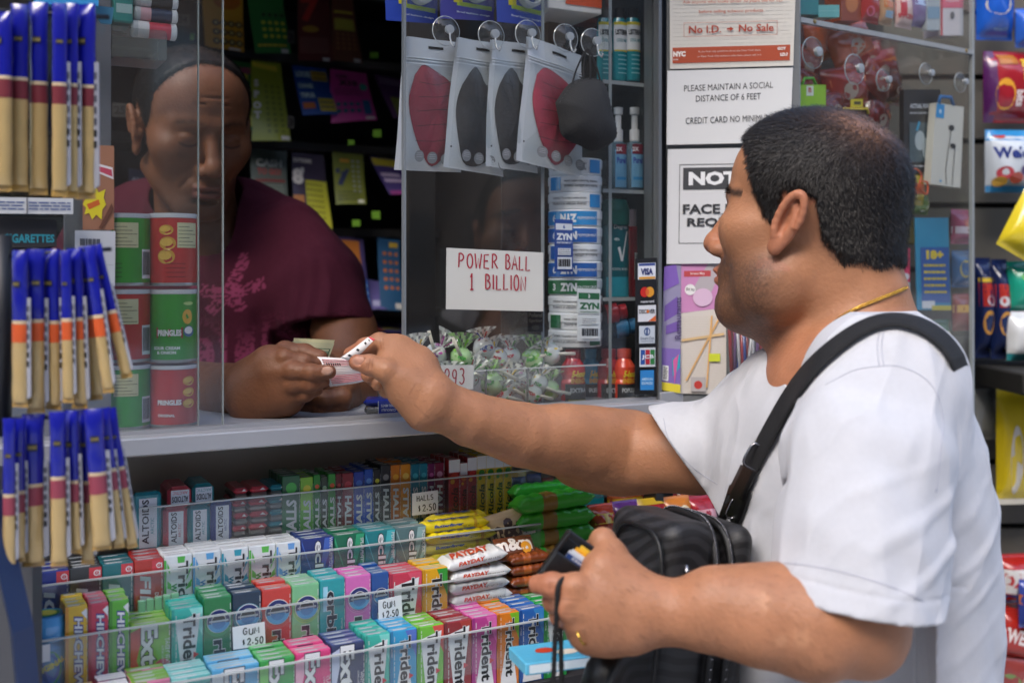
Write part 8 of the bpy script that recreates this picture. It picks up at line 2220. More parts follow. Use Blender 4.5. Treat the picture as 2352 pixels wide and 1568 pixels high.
def sticks():
 """meat and cheese snack sticks hanging on a wire stand, nearest the camera"""
 st = empty('snack_stand', 'dark blue metal stand at the left edge, holding hanging snack sticks', 'display stand', W(60, 1560, .93))
 navy = mat('142c54', .4, coat=.3, var=.15)
 mb = MB()
 mb.tube([W(-30, 1120, .93), W(-10, 1180, .93), W(50, 1440, .925), W(62, 1568, .925), W(68, 1800, .93)], .0105, navy, n=4, smooth=False, flat=1.6)
 mb.box(W(-400, 0, .95).x, W(40, 0, .95).x, .98, 1.0, W(0, 1700, .95).z, W(0, 1150, .95).z, mat('4a4c52', .5))
 child(mb.build('frame'), st, st.location)
 mb = MB(); mb.tube([W(4, 540, .95), W(6, 760, .95), W(2, 1000, .95)], .0085, mat('1a1d24', .5), n=6); child(mb.build('upright'), st, st.location)
 for (x0, y0, x1, y1, Y) in ((-80, 20, 250, 40, .97), (-60, 592, 255, 572, .95), (-80, 968, 250, 950, .95)):
  mb = MB(); mb.tube([W(x0, y0, Y), W(x1, y1, Y)], .0022, mat('2c2e34', .4, metal=.6), n=6); child(mb.build('hook_rod'), st, st.location)
 blue = mat('12188c', .22, coat=.6, bump=.8, bscale=32, var=.15, vscale=14); gold = mat('c2a670', .30, metal=.30, coat=.6, bump=1.0, bscale=32, var=.08, vscale=18); gold2 = mat('b08c48', .3, coat=.5)
 bands = {'maroon': mat('6e2630', .4), 'orange': mat('c85424', .4), 'rose': mat('8c3c4c', .4)}
 rg = random.Random(21)
 def stick(x0, x1, ytop, yband, ybot, band, lab, Y, lean=0, grp='snack sticks hanging on the stand', blab=True):
  """x0..x1 at the band; the pack narrows into its seal at the top"""
  w = (x1 - x0) * 1.12 / FP * Y; xc = (x0 + x1) / 2
  top = W(xc - lean, ytop, Y); bot = W(xc + lean, ybot, Y + .004)
  L_ = (top - bot).length
  r = empty('snack_stick', lab, 'snack stick', top, 0, grp)
  ax = (top - bot).normalized(); yaw = rg.uniform(-.35, .35)
  rt = Vector((math.cos(yaw), math.sin(yaw), 0)); rt = (rt - ax * rt.dot(ax)).normalized(); fw = ax.cross(rt)
  if fw.y > 0: fw = -fw
  def body(t0, t1, m, nm, bulge=.55, n=10):
   mb = MB(); ns = 14; vs = []; ph = rg.uniform(0, 6)
   for j in range(n + 1):
    t = t0 + (t1 - t0) * j / n
    e = min(1, (1 - t) / .07) if t > .5 else min(1, t / .10)
    e = max(e, 0.0) ** .5
    for k in range(ns):
     a = 2 * PI * k / ns
     ww = w / 2 * (1.06 - .10 * e) * (1 + .03 * math.sin(t * 25 + ph))
     dd = w / 2 * (.06 + bulge * e) * (1 + .08 * math.sin(t * 31 + k + ph))
     vs.append(-ax * (t * L_) + rt * math.cos(a) * ww + fw * math.sin(a) * dd)
   fs = [(j * ns + k, j * ns + (k + 1) % ns, (j + 1) * ns + (k + 1) % ns, (j + 1) * ns + k) for j in range(n) for k in range(ns)]
   mb.add(vs, fs, m, True); mb.build(nm, r)
  tb = (yband - ytop) / (ybot - ytop); bh = 50 / (ybot - ytop)
  body(0.0, tb, blue, 'blue_top'); body(tb, tb + bh * .16, mat('c8b490', .4), 'trim', .56, 2); body(tb + bh * .16, tb + bh, bands[band], 'band', .56, 3); body(tb + bh, .965, gold, 'gold_wrapper', n=14); body(.955, 1.0, gold2, 'crimp', .12, 3)
  if band != 'maroon' or x0 > 115:
   mb = MB(); sgx = 1
   a0 = rt * (w * .42) + fw * (w * .10)
   q_ = [a0 - ax * (L_ * .30), a0 + rt * w * .26 - ax * (L_ * .30), a0 + rt * w * .30 - ax * (L_ * .93), a0 - ax * (L_ * .95)]
   q_ = [a_ - fw * .001 for a_ in q_]
   mb.add(q_ + [a_ - fw * .0012 for a_ in q_], [(0, 3, 2, 1), (4, 5, 6, 7), (0, 1, 5, 4), (2, 3, 7, 6), (1, 2, 6, 5), (0, 4, 7, 3)], mat('9a9ca6', .25, coat=.5))
   for j in range(7):
    b0 = q_[0] * (.92 - j * .09) + q_[3] * (.08 + j * .09); mb.add([b0 + rt * w * .05 + fw * .0004, b0 + rt * w * .20 + fw * .0004, b0 + rt * w * .20 + fw * .0004 - ax * L_ * .035, b0 + rt * w * .05 + fw * .0004 - ax * L_ * .035], [(0, 3, 2, 1)], mat('4a4c58' if j < 5 else '23242a', .4))
   mb.build('back_film', r)
  mb = MB(); o_ = -ax * (tb * L_ * .52) + fw * (w / 2 * .63)
  sg = 1 if rt.cross(ax).dot(fw) > 0 else -1
  fr = (o_ - rt * sg * w * .22, rt * sg, ax)
  mb.rect(fr, 0, 0, w * .44, w * .34, mat('1a1a24', .4), .0003); mb.word(fr, 'DUKE', w * .22, w * .17, w * .14, mat('a09050', .5), 0, .0006, bold=.03, maxw=w * .4)
  mb.build('patch', r)
  return r
 nth = ['leftmost', 'second', 'third', 'fourth', 'fifth', 'sixth', 'seventh', 'eighth', 'ninth', 'tenth']
 def lab(i, n, row, band): return f'{nth[i]}{" from the left" if 0 < i else ""} snack stick of the {row} row, with a {band} band'
 up = [(-18, 28, 40, 175, 440), (28, 62, 22, 178, 440), (70, 108, 18, 188, 448), (122, 152, 20, 190, 452), (146, 178, 20, 192, 455), (174, 220, 22, 196, 458)]
 for i, (a, b, y0, yb, y1) in enumerate(up):
  stick(a, b, y0 - 12, yb, y1, 'maroon', lab(i, 6, 'upper', 'maroon'), .93 + .012 * (i % 3))
 mid = [(28, 64, 575, 735, 935), (66, 100, 572, 732, 948), (102, 140, 572, 735, 940), (142, 166, 575, 730, 925), (158, 196, 570, 728, 938), (194, 220, 566, 724, 918), (214, 240, 564, 722, 902), (244, 268, 562, 712, 868)]
 for i, (a, b, y0, yb, y1) in enumerate(mid):
  stick(a, b, y0, yb, y1, 'orange', lab(i, 8, 'middle', 'orange'), .93 + .010 * (i % 3), lean=(0, 0, 2, 3, 6, 14, 22, 36)[i])
 low = [(8, 34, 960, 1132, 1305), (32, 56, 960, 1125, 1290), (56, 98, 950, 1108, 1300), (118, 150, 945, 1092, 1300), (152, 184, 942, 1100, 1270), (184, 212, 940, 1102, 1295), (206, 244, 938, 1082, 1262), (246, 268, 936, 1074, 1258), (268, 290, 936, 1070, 1258)]
 for i, (a, b, y0, yb, y1) in enumerate(low):
  stick(a, b, y0, yb, y1, 'rose', lab(i, 9, 'lower', 'rose'), .92 + .012 * (i % 3), lean=(0, 0, 0, 2, 4, 4, 10, 18, 26)[i])
 card('cigar_poster', 'brown tobacco poster with a yellow burst beside the left cans', 'poster', wq([(190, 333), (262, 335), (262, 528), (190, 528)], -.01), '8c6048', [('p', [(.3, .80), (.95, .74), (.98, .60), (.3, .70)], 'c8c4c4'), ('p', [(.32, .77), (.92, .715), (.95, .63), (.32, .72)], 'a83c50'), ('p', [(0, .30), (.10, .26), (.05, .18), (.20, .20), (.30, .12), (.42, .18), (.60, .12), (.62, .24), (.74, .30), (.66, .38), (.72, .48), (.50, .44), (.40, .52), (.25, .44), (.08, .48), (.10, .38)], 'c8b820'), ('p', [(.12, .30), (.5, .36), (.55, .30), (.2, .24)], 'b8581c'), ('p', [(.5, .02), (.62, .02), (.98, .25), (.92, .32)], '5a3424')])
 card('price_strip', 'white shelf label strip left of the poster, under the upper sticks', 'label strip', wq([(-40, 452), (168, 456), (168, 492), (-40, 490)], -.03), 'c4c6c8', [('l', 3, .03, .2, .45, .8, .4, '4c5c8c'), ('l', 3, .5, .2, .97, .8, .4, '4c5c8c'), ('r', .475, 0, .49, 1, '6c6c70')])
 P4 = wq([(-40, 495), (130, 505), (130, 566), (-40, 570)], -.02)
 card('cigarette_box', 'black cigarette box with turquoise lettering behind the middle sticks', 'box', P4, '26262a', [T('CIGARETTES', .62, .30, .30, '2c8c9c', .03, 0, .70)], thick=.04)
 card('paper_notice', 'white notice with a barcode beside the left green can', 'notice', wq([(172, 529), (265, 531), (264, 657), (172, 655)], -.012), 'b4b6ba', [('l', 1, .12, .72, .62, .86, .9, '50525a'), ('r', .1, .38, .95, .385, '70747a')])
 card('plastic_bag', 'pale blue packet at the top left above the sticks', 'packet', wq([(80, -60), (228, -60), (226, 14), (78, 10)], -.03), '3c94d0', [('r', .1, .2, .9, .5, '8cc4e8')], thick=.01, rough=.3)
 card('plastic_bag', 'hazy blue clear packet beside the grey post', 'packet', wq([(206, 12), (262, 18), (256, 56), (232, 54)], -.02), '3c6c84', [], thick=.004, rough=.3)
def right_side():
 """angled display case beyond the signs, and the slatted snack wall"""
 a2 = R(34); d = Vector((math.cos(a2), math.sin(a2), 0)); nrm = Vector((math.sin(a2), -math.cos(a2), 0))
 P0 = W(1832, 620, 1.475)
 def pt(px, py, dv=0.0):
  """point on the angled plane pushed dv away from the camera"""
  o = P0 - nrm * dv; ray = W(px, py, 1) - CAM
  t = (o - CAM).dot(nrm) / ray.dot(nrm)
  return CAM + ray * t
 B = Matrix(((d.x, -nrm.x, 0, P0.x), (d.y, -nrm.y, 0, P0.y), (0, 0, 1, 0), (0, 0, 0, 1)))
 loc = lambda p: B.inverted() @ p
 cs = empty('snack_case', 'clear angled case of snacks and phone accessories right of the signs', 'display case', P0)
 L1 = loc(pt(2232, 600)).x
 def cb(name, x0, x1, y0, y1, z0, z1, m):
  mb = MB(B); mb.box(x0, x1, y0, y1, z0, z1, m); child(mb.build(name), cs, cs.location)
 cb('front_panel', 0, L1, -.002, .002, 1.10, 2.0, ACR)
 for x in (0, L1): cb('panel_edge', x - .0025, x + .0025, -.003, .003, 1.10, 2.0, mat('8b9193', .3, spec=.8))
 cb('back_panel', -.02, L1 + .02, .18, .19, 0.3, 2.0, mat('26231f', .7, var=.2))
 cb('side_panel', L1 - .002, L1 + .002, .004, .18, 1.10, 2.0, RAILM)
 z = loc(pt(1850, 45)).z
 cb('shelf', .004, L1 - .004, .004, .175, z - .004, z, RAILM)
 cb('shelf_edge', .002, L1 - .004, -.004, .0035, z - .006, z + .001, mat('8e9294', .25, spec=.8, var=.2, vscale=60))
 for x in (.03, L1 - .02):
  mb = MB(B @ Matrix.Translation((x, -.004, z - .002)) @ Matrix.Rotation(R(90), 4, 'X')); mb.lathe([(.003, 0), (.0028, .001), (0, .0013)], mat('a08858', .3, metal=.9), 12); child(mb.build('screw'), cs, cs.location)
 cb('lower_panel', 0, L1, .004, .02, .3, 1.10, mat('3c3a38', .7))
 RZ = a2
 def q4(x0, y0, x1, y1, dv, x2=None, x3=None, y1b=None): return [pt(x0, y0, dv), pt(x1, y0, dv), pt(x2 or x1, y1b or y1, dv), pt(x3 or x0, y1, dv)]
 def bx(name, label, cat, x0, y0, x1, y1, dv, col, ops, th=.03, rough=.4):
  card(name, label, cat, q4(x0, y0, x1, y1, dv), col, ops, thick=th, rough=rough, coat=.3)
 bx('tissue_box', 'teal box at the left end of the case top shelf', 'box', 1836, -30, 1880, 34, .02, '1c7c80', [('r', .0, .6, 1, .64, '2ca0a0')]); bx('tissue_box', 'aqua box lying beside the teal box on the case top shelf', 'box', 1880, 12, 1928, 40, .02, '68b0ac', [('r', .0, .5, 1, .55, '8cc4c0')])
 bx('candy_box', 'small dark amber box on the case top shelf', 'box', 1932, -20, 1980, 48, .03, '8c3c20', [('d', .5, .6, .3, 'b86c38')])
 for i, (x0, x1, y0, y1, c_, ops, lab) in enumerate(((1978, 2016, -30, 50, 'a42c2c', (('t', 'hot', .5, .7, .2, 'd89c94'), ('d', .3, .3, .2, 'c85c78')), 'red snack packet on the case top shelf'), (2018, 2046, -20, 56, 'b89474', (('r', 0, .5, 1, .7, 'c86c28'), ('r', .2, .2, .8, .4, '8cacc4')), 'tan and orange packet on the case top shelf'),
   (2056, 2092, -20, 62, 'd8b8b0', (('r', .0, .3, .4, 1, 'b83c48'), ('t', '99 CENT', .5, .3, .2, 'b83c48')), 'pale packet with red lettering on the case top shelf'), (2090, 2122, -20, 60, '7c6c94', (('r', 0, .6, 1, .8, 'a8b8d8'),), 'lilac packet on the case top shelf'))):
  a, b = pt(x0, y1, .03), pt(x1, y1, .03); hh = (pt(x0, y0, .03) - a).length
  place(pillow((b - a).length, hh, .02, c_, dec(*ops), i + 30), 'snack_packet', lab, 'snack packet', a, RZ)
 bx('battery_card', 'white and grey card on the case top shelf left of the pink one', 'packet', 2130, -20, 2158, 70, .02, 'a8b0b4', [('r', .0, .3, 1, .6, '7c98ac'), ('r', 0, .8, 1, 1, '38507c')], .01); bx('gadget_card', 'pink and white carton at the right end of the case top shelf', 'packet', 2160, -20, 2212, 82, .02, 'cfc8ca', [('r', 0, .62, 1, 1, 'd86c80'), T('Apple', .5, .78, .06, 'e8d8dc', .02, 0, .6), ('r', .0, 0, .08, 1, 'b83c48'), ('d', .5, .45, .10, '6c6c70')], .03)
 rg = random.Random(12)
 heap = [(1850, 130, 95, 90, .10, '8c2c1c'), (1915, 100, 110, 95, .09, 'a4481c'), (1985, 120, 130, 80, .07, 'b04c28'), (2030, 150, 110, 75, .08, '9c3020'), (1880, 190, 120, 90, .08, '7c2018'), (1960, 205, 130, 90, .07, '8c2820'), (2030, 240, 100, 100, .09, '741c1c'), (1930, 255, 100, 80, .06, '6c1c18'), (2060, 190, 60, 100, .10, '5c2818')]
 hl = ['at the top left of the case', 'with an orange face near the upper cups', 'broad and orange, in the middle of the heap', 'brick red, right of the middle', 'dark, behind the green box', 'dark red, above the man’s head', 'maroon, right of the yellow tag', 'lowest in the heap behind the man’s head', 'brownish, beside the black package']
 for i in range(16):
  x, y = rg.uniform(1850, 2090), rg.uniform(120, 330); dv = rg.uniform(.11, .15)
  place(pillow(.075, .05, .028, rg.choice(['9c3420', 'b0502c', '7c2018', '8c2c24', 'a83c30']), dec(('p', 'c8783c', [(.1, .5), (.5, .65), (.9, .55), (.9, .7), (.5, .82), (.1, .68)]), ('d', .5, .3, .14, 'b8a494')), i + 90, wrinkle=.14, nx=10, nz=10), 'jerky_bag', 'dim red-brown jerky bag deep in the heap behind the others', 'jerky bag', pt(x - 50, y + 35, dv), RZ + rg.uniform(-.3, .3), ry=rg.uniform(-.6, .6), group='jerky bags heaped in the angled case')
 for i, (x, y, w_, h_, dv, c_) in enumerate(heap):
  a = pt(x - w_ / 2, y + h_ / 2, dv); ww = w_ * .00064; hh = h_ * .00064
  place(pillow(ww, hh, .03, c_, dec(('p', 'c86c38', [(.1, .5), (.5, .65), (.9, .55), (.9, .7), (.5, .82), (.1, .68)]), ('d', .5, .35, .16, 'a89484')), i + 50, wrinkle=.14), 'jerky_bag', f'red-brown jerky bag {hl[i]}', 'jerky bag', a, RZ + rg.uniform(-.2, .2), ry=rg.uniform(-.5, .5), group='jerky bags heaped in the angled case')
 for i, (x, y, r_, lab) in enumerate(((1866, 122, .024, 'clear suction cup at the left of the angled case'), (1962, 160, .024, 'clear suction cup second from the signs on the angled case'), (2028, 185, .018, 'clear suction cup third from the signs on the angled case'), (2126, 170, .018, 'clear suction cup fourth from the signs on the angled case'), (2205, 190, .017, 'clear suction cup at the right end of the angled case'))):
  cup(x, y, r_ * .9, lab, 0, nrm, pt(x, y, .004), False)
 o = q4(1832, 195, 1897, 262, .01)
 g = empty('earbud_box', 'lime green hang box touching the signs’ right edge', 'box', o[3])
 c = card('box', None, None, o, '86b428', [('r', .30, .62, .55, .96, 'c8d0c4'), T('n', .42, .82, .18, 'a83c34', .05), ('e', .6, .2, .25, .15, '6c9c3c')], thick=.02, rough=.4, coat=.3); child(c, g, g.location)
 mb = MB(); mb.tube([pt(1842, 195, .012), pt(1848, 180, .012), pt(1868, 180, .012), pt(1874, 195, .012)], .0022, mat('4c9c1c', .4), n=6); c = mb.build('hanger'); child(c, g, g.location)
 g = empty('cable_pack', 'black cable pack with a yellow frame behind the top of the man’s hair', 'cable pack', pt(1990, 268, .012))
 mb = MB(); y_ = mat('c4ac28', .4)
 for pts in ([(1935, 262), (1937, 250), (1992, 250), (1994, 262)],): mb.tube([pt(*p, .012) for p in pts], .002, y_, n=6)
 c = mb.build('frame'); child(c, g, g.location)
 c = card('tag', None, None, q4(1956, 228, 1982, 246, .012), 'c4b428', [('r', .2, .3, .8, .7, '4c4420')], thick=.002); child(c, g, g.location)
 c = card('pack', None, None, q4(1934, 248, 1994, 330, .014), '241c18', [('r', .1, .2, .9, .9, '4c2c1c')], thick=.01); child(c, g, g.location)
 card('headphone_pack', 'black sports earphone package with white lettering right of the man’s head', 'earphone pack', q4(2076, 206, 2160, 395, .02), '1a1b1e', [T('ACTUAL FOR SPORT', .55, .80, .055, 'b8bcc0', .05, 0, .78), ('l', 1, .15, .70, .7, .73, .6, '9ca0a4'), ('r', .14, .12, .88, .60, '3c5058'), ('e', .42, .38, .14, .12, 'a0acb0'), ('e', .62, .28, .14, .14, '98a4a8'), ('p', [(.3, .5), (.36, .5), (.42, .6), (.38, .62)], '2c94b8'), ('r', .74, .14, .80, .56, '2c94b8'), ('l', 1, .14, .05, .6, .09, .5, 'a0a4a8')], rough=.35, coat=.5, thick=.008)
 g = empty('earphone_box', 'white earphone box with a blue corner hanging beside the black package', 'earphone box', pt(2175, 430, .005))
 c = card('box', None, None, [pt(2150, 236, .005), pt(2214, 246, .005), pt(2206, 432, .005), pt(2137, 422, .005)], 'c2c0b6', [('r', .02, .82, .30, .99, '2c88c0'), T('n', .16, .90, .05, 'c8dce8', .05), ('e', .58, .72, .10, .035, '1c1e20'), ('e', .66, .50, .10, .03, '1c1e20'), ('p', [(.56, .70), (.58, .70), (.46, .2), (.52, .02), (.50, .02), (.44, .2)], '2c2e30'), ('p', [(.72, .5), (.74, .5), (.70, .02), (.68, .02)], '2c2e30'), ('e', .3, .05, .05, .01, '3c88b8')], thick=.012, rough=.4); child(c, g, g.location)
 mb = MB(); mb.tube([pt(2156, 238, .005), pt(2160, 222, .005), pt(2184, 224, .005), pt(2190, 242, .005)], .0028, mat('1c5c94', .35), n=6); c = mb.build('hanger'); child(c, g, g.location)
 a = pt(2078, 470, .03)
 place(pillow(.045, .055, .02, 'a8942c', dec(('r', .2, .3, .8, .6, 'b85c34')), 77), 'lighter_pack', 'yellow packet with orange loops under the earphone package', 'packet', a, RZ)
 mb = MB(); mb.tube([Vector(p) for p in smooth_path([tuple(pt(x, y, .01)) for x, y in ((2096, 440), (2086, 412), (2100, 388), (2116, 402), (2112, 430), (2128, 446), (2130, 420), (2112, 416))], 40)], .0016, mat('b8502c', .4), n=6); tag(mb.build('orange_cord'), 'coiled orange cord above the yellow packet', 'cord')
 card('tobacco_card', 'tall blue age limit card with yellow lettering behind the man’s nape', 'card', q4(2102, 500, 2178, 712, .03, 2184, 2108), '1d7ca0', [('r', .12, .08, .98, .68, '1c4c90'), T('18+', .55, .60, .10, 'c8b028', .06, 0, .52), ('l', 5, .2, .16, .88, .52, .35, 'b8a838'), ('r', .12, .02, .5, .1, 'c0c4c8'), ('r', .4, 0, 1, .05, 'b0a430')], rough=.4, coat=.3, thick=.002)
 card('magazine', 'narrow pink and white magazine behind the man’s nape', 'magazine', q4(2070, 570, 2090, 700, .04), 'c83c60', [('r', .0, .0, 1, .4, 'b0b8bc'), ('e', .5, .5, .4, .06, 'c8c8cc')], thick=.004)
 for i, (x0_, y0_, x1_, y1_, c_, ops_, lab_) in enumerate(((2184, 480, 2224, 560, 'a83c60', (('r', 0, .3, 1, .5, 'd8c0c8'),), 'pink packet under the white earphone box'), (2186, 575, 2226, 660, '2c5c8c', (('d', .5, .5, .3, 'c8b040'),), 'blue packet with a yellow spot right of the age limit card'),
   (2188, 675, 2228, 760, '8c3424', (('r', 0, .5, 1, .7, 'd8a040'),), 'rust packet low beside the case’s right edge'), (2118, 735, 2180, 830, '3c6c48', (('r', .1, .4, .9, .7, 'c8c8a0'),), 'green packet below the age limit card'), (2090, 440, 2130, 492, '6c8c3c', (('d', .5, .5, .3, 'd8d8b0'),), 'olive packet above the age limit card'))):
  a = pt(x0_, y1_, .05); b_ = pt(x1_, y1_, .05); place(pillow((b_ - a).length, (pt(x0_, y0_, .05) - a).length, .02, c_, dec(*ops_), i + 120), 'snack_packet', lab_, 'snack packet', a, RZ)
 card('bag_pile', 'yellowish packet behind the blue age limit card', 'packet', q4(2080, 500, 2140, 560, .08), '7c6c28', [], thick=.02)
 Y2 = 1.86
 wl = empty('slat_wall', 'grey slatted wall holding snack bags at the far right', 'wall', W(2300, 620, Y2 + .1))
 mb = MB()
 x0, x1 = W(2200, 0, Y2 + .09).x, 1.6
 for k in range(16):
  z0 = .35 + k * .115
  mb.box(x0 - .15, x1, Y2 + .08, Y2 + .10, z0 + .006, z0 + .111, mat('57534c', .6, var=.08, vscale=4))
 child(mb.build('slats'), wl, wl.location)
 mb = MB(); mb.box(x0 - .15, x1, Y2 + .101, Y2 + .13, .0, 2.2, mat('1c1a18', .8)); child(mb.build('backing'), wl, wl.location)
 kb = W(2240, 850, Y2)
 mb = MB(); mb.box(x0, x1, Y2 - .16, Y2 + .08, W(0, 884, Y2).z, W(0, 838, Y2).z, mat('22211f', .6), .003); child(mb.build('ledge'), wl, wl.location)
 def sb(x0_, y0_, x1_, y1_, col, ops, lab, Y=Y2, th=.05, ry=0., seed=1):
  a, b, t_ = W(x0_, y1_, Y), W(x1_, y1_, Y), W(x0_, y0_, Y)
  place(pillow(b.x - a.x, t_.z - a.z, th, col, dec(*ops), seed, wrinkle=.08), 'snack_bag', lab, 'snack bag', a, .12, ry=ry, group='snack bags on the slatted wall')
 sb(2242, -60, 2330, 92, '1c54b4', (('e' if False else 'd', .45, .5, .34, 'b8b4a8', .16), ('r', .1, .78, .8, .9, 'd8c83c'), ('t', 'PEANUTS', .55, .14, .07, '7ca8d8')), 'blue snack bag at the top of the slatted wall', seed=61)
 sb(2332, 20, 2420, 110, '2c5cb8', (('d', .4, .5, .3, 'c84c2c'),), 'blue snack bag with an orange spot at the upper right corner', seed=62)
 sb(2258, 118, 2400, 282, '941c28', (('r', 0, 0, .16, 1, '4c1c54'), ('d', .27, .38, .15, 'd89c30', .22), ('t', 'RITZ', .62, .72, .13, 'd8b828', -90), ('t', 'bits', .50, .32, .14, 'e0d0d0', -90), ('r', .2, .8, .5, .95, 'a86c2c')), 'red and purple cracker bag on the slatted wall', seed=63)
 sb(2262, 298, 2372, 442, 'c4ccd4', (('r', 0, .82, 1, 1, '2c88c4'), ('d', .25, .90, .13, 'b83c38', .05), ('t', 'Welch', .50, .62, .24, '24347c'), ('r', .0, .0, 1, .10, '2c88c4'), ('d', .3, .3, .17, 'b83440', .10), ('d', .55, .22, .16, 'b84c38', .09), ('d', .75, .34, .13, '4c3870', .08), ('d', .22, .16, .15, 'd8a84c', .08)), 'white and blue fruit snack bag on the slatted wall', seed=64)
 sb(2288, 405, 2400, 560, 'd4c028', (('d', .6, .6, .26, 'e0bc5c', .18), ('r', 0, .88, 1, 1, 'e0d860')), 'bright yellow chip bag tilted over the fruit snacks', Y=Y2 - .06, ry=.5, seed=65)
 sb(2238, 592, 2276, 822, '1b2854', (('r', .05, .52, .95, .75, 'b03028'), ('r', .05, .76, .95, .80, 'd8b828'), ('d', .5, .36, .34, 'c89038', .12), ('d', .6, .58, .24, 'c8ccd4', .05)), 'tall navy and red nut bag, left one of the pair', seed=66)
 sb(2276, 595, 2314, 824, '1b2854', (('r', .05, .52, .95, .75, 'b03028'), ('d', .5, .36, .34, 'c89038', .12), ('d', .4, .58, .24, 'c8ccd4', .05)), 'tall navy and red nut bag, right one of the pair', Y=Y2 - .01, seed=67)
 sb(2312, 600, 2420, 720, '1c9880', (('d', .4, .7, .2, '7cc84c', .10), ('p', '2454a8', [(0, .4), (1, .6), (1, .75), (0, .55)])), 'green and blue bag beside the pair of nut bags', Y=Y2 - .02, seed=68)
 sb(2312, 715, 2420, 828, 'd0d4d8', (('r', 0, 0, 1, .15, '2c98a0'), ('d', .5, .4, .22, 'b84c38', .14), ('p', '8c2430', [(0, .6), (1, .3), (1, .5), (0, .85)])), 'white bag with a dark red stripe above the ledge', Y=Y2 - .03, seed=69)
 sb(2288, 893, 2420, 1158, 'd0b820', (('d', .70, .80, .22, '24244c', .10), ('d', .70, .80, .17, 'a82c2c', .08), ('t', 'U', .7, .82, .12, 'e0e0e0'), ('t', 'ORIG', .72, .42, .12, '1c1c24'), ('t', 'BAG', .72, .33, .12, '1c1c24'), ('d', .25, .4, .10, 'c8c4bc', .3), ('r', 0, 0, 1, .05, 'c8c4b8')), 'big yellow chip bag below the ledge', seed=70)
 sb(2232, 893, 2290, 1010, '7c7c78', (), 'grey paper bag behind the shirt, beside the yellow chip bag', Y=Y2 + .03, th=.02, seed=71)
 sb(2286, 1272, 2400, 1392, 'a82420', (('r', .0, .30, 1, .75, 'd0d0d0'), ('t', 'DAVID', .5, .55, .28, 'b82c2c'), ('r', 0, .12, 1, .28, '2c4c94')), 'red seed bag with a white panel, low on the right', seed=72)
 sb(2270, 1385, 2400, 1500, 'a82820', (('t', 'TWEEDLYS', .5, .5, .26, 'e0d8d8'), ('p', 'd8782c', [(.4, .8), (1, .85), (1, 1), (.5, 1)])), 'tilted red bag with white lettering near the bottom right', ry=.25, Y=Y2 - .05, seed=73)
 sb(2262, 1480, 2400, 1640, '8c3c38', (('d', .3, .5, .2, '6c8c4c', .14), ('d', .7, .5, .2, 'b07c6c', .14)), 'dull red bag at the bottom right corner', Y=Y2 - .04, seed=74)
 sb(2340, 1330, 2430, 1440, '3c4c9c', (('r', 0, .5, 1, .7, 'd87830'),), 'blue bag with an orange stripe at the lower right edge', Y=Y2 - .08, seed=75)
def mint_tin_counter():
 v = .0
 u0, z0 = uz(850, 955, .006); u1 = U(935, .006)
 r = at_wall('mint_tin', 'blue and silver mint tin lying on the counter under the customer’s wrist', 'mint tin', u0, .03, ZC + .0006)
 L_ = .052; h = .0185
 mb = MB(); mb.box(.0012, L_ - .0012, .0008, .034, 0, h * .62, mat('b8b6b0', .25, metal=.85), .004); mb.build('base', r)
 mb = MB(); mb.box(0, L_, 0, .035, h * .60, h, mat('1c2c8c', .25, coat=.5, metal=.3), .004)
 mb.rect(FR, L_ * .36, -h * .0 + .001, L_ * .80, h * .92, mat('1c2c8c', .3, coat=.4), .0003); mb.rect(FR, L_ * .34, .001, L_ * .355, h * .92, mat('c8cad0', .3, metal=.6), .0004); mb.rect(FR, L_ * .81, .001, L_ * .825, h * .92, mat('c8cad0', .3, metal=.6), .0004)
 mb.word(FR, 'COOL MINTS', L_ * .58, h * .62, h * .17, mat('c8ccdc', .4), 180, .0006, bold=.03, w=L_ * .34); mb.word(FR, 'CURIOUSLY', L_ * .58, h * .34, h * .17, mat('c8ccdc', .4), 180, .0006, bold=.03, w=L_ * .34)
 mb.build('lid', r); r.rotation_euler = (0, 0, TH - .42)
def outdoors():
 mb = MB(); mb.box(-400, 400, -400, 400, -.3, 0, mat('b2aea8', .9, bump=.3, bscale=40, var=.15, vscale=.6)); tag(mb.build('pavement'), kind='structure')
 rg = random.Random(3)
 for i, (x0, x1, hh, c_, lab) in enumerate(((-40, -14, 15, '5e3a2e', 'red brick apartment house across the street, with a flat roof'), (-13.9, 6, 17, '5c564e', 'grey stone house across the street'), (6.1, 30, 15, '6a4f3c', 'tan brick house across the street'),
    (30.1, 62, 18, '4c4640', 'unseen wide dark stone house, added to keep sky out of the panes'), (62.1, 110, 20, '5a4438', 'unseen brown brick block, added farther along against sky reflections'))):  # last two houses are unseen, added against sky reflections in the panes
  b = empty('street_house', lab, 'house', ((x0 + x1) / 2, -16, 0))
  mb = MB(Matrix.Translation((-(x0 + x1) / 2, 16, 0))); mb.box(x0, x1, -28, -16, 0, hh, mat(c_, .85, bump=.3, bscale=8, var=.15, vscale=2)); mb.build('wall', b)
  mb = MB(Matrix.Translation((-(x0 + x1) / 2, 16, 0))); mb.box(x0 - .3, x1 + .0, -16.0, -15.5, hh - .6, hh + .2, mat('5a564e', .8)); mb.build('cornice', b)
  for fl in range(int(hh // 3.4)):
   for k in range(int((x1 - x0) // 2.6) if i in (2, 3) and fl < 3 else 0):
    xx = x0 + 1.2 + k * 2.6; zz = 1.2 + fl * 3.4
    mb = MB(Matrix.Translation((-(x0 + x1) / 2, 16, 0))); mb.box(xx, xx + 1.1, -16.02, -15.98, zz, zz + 1.8, mat('22282e', .15, spec=.8)); w_ = mb.build('window', b)
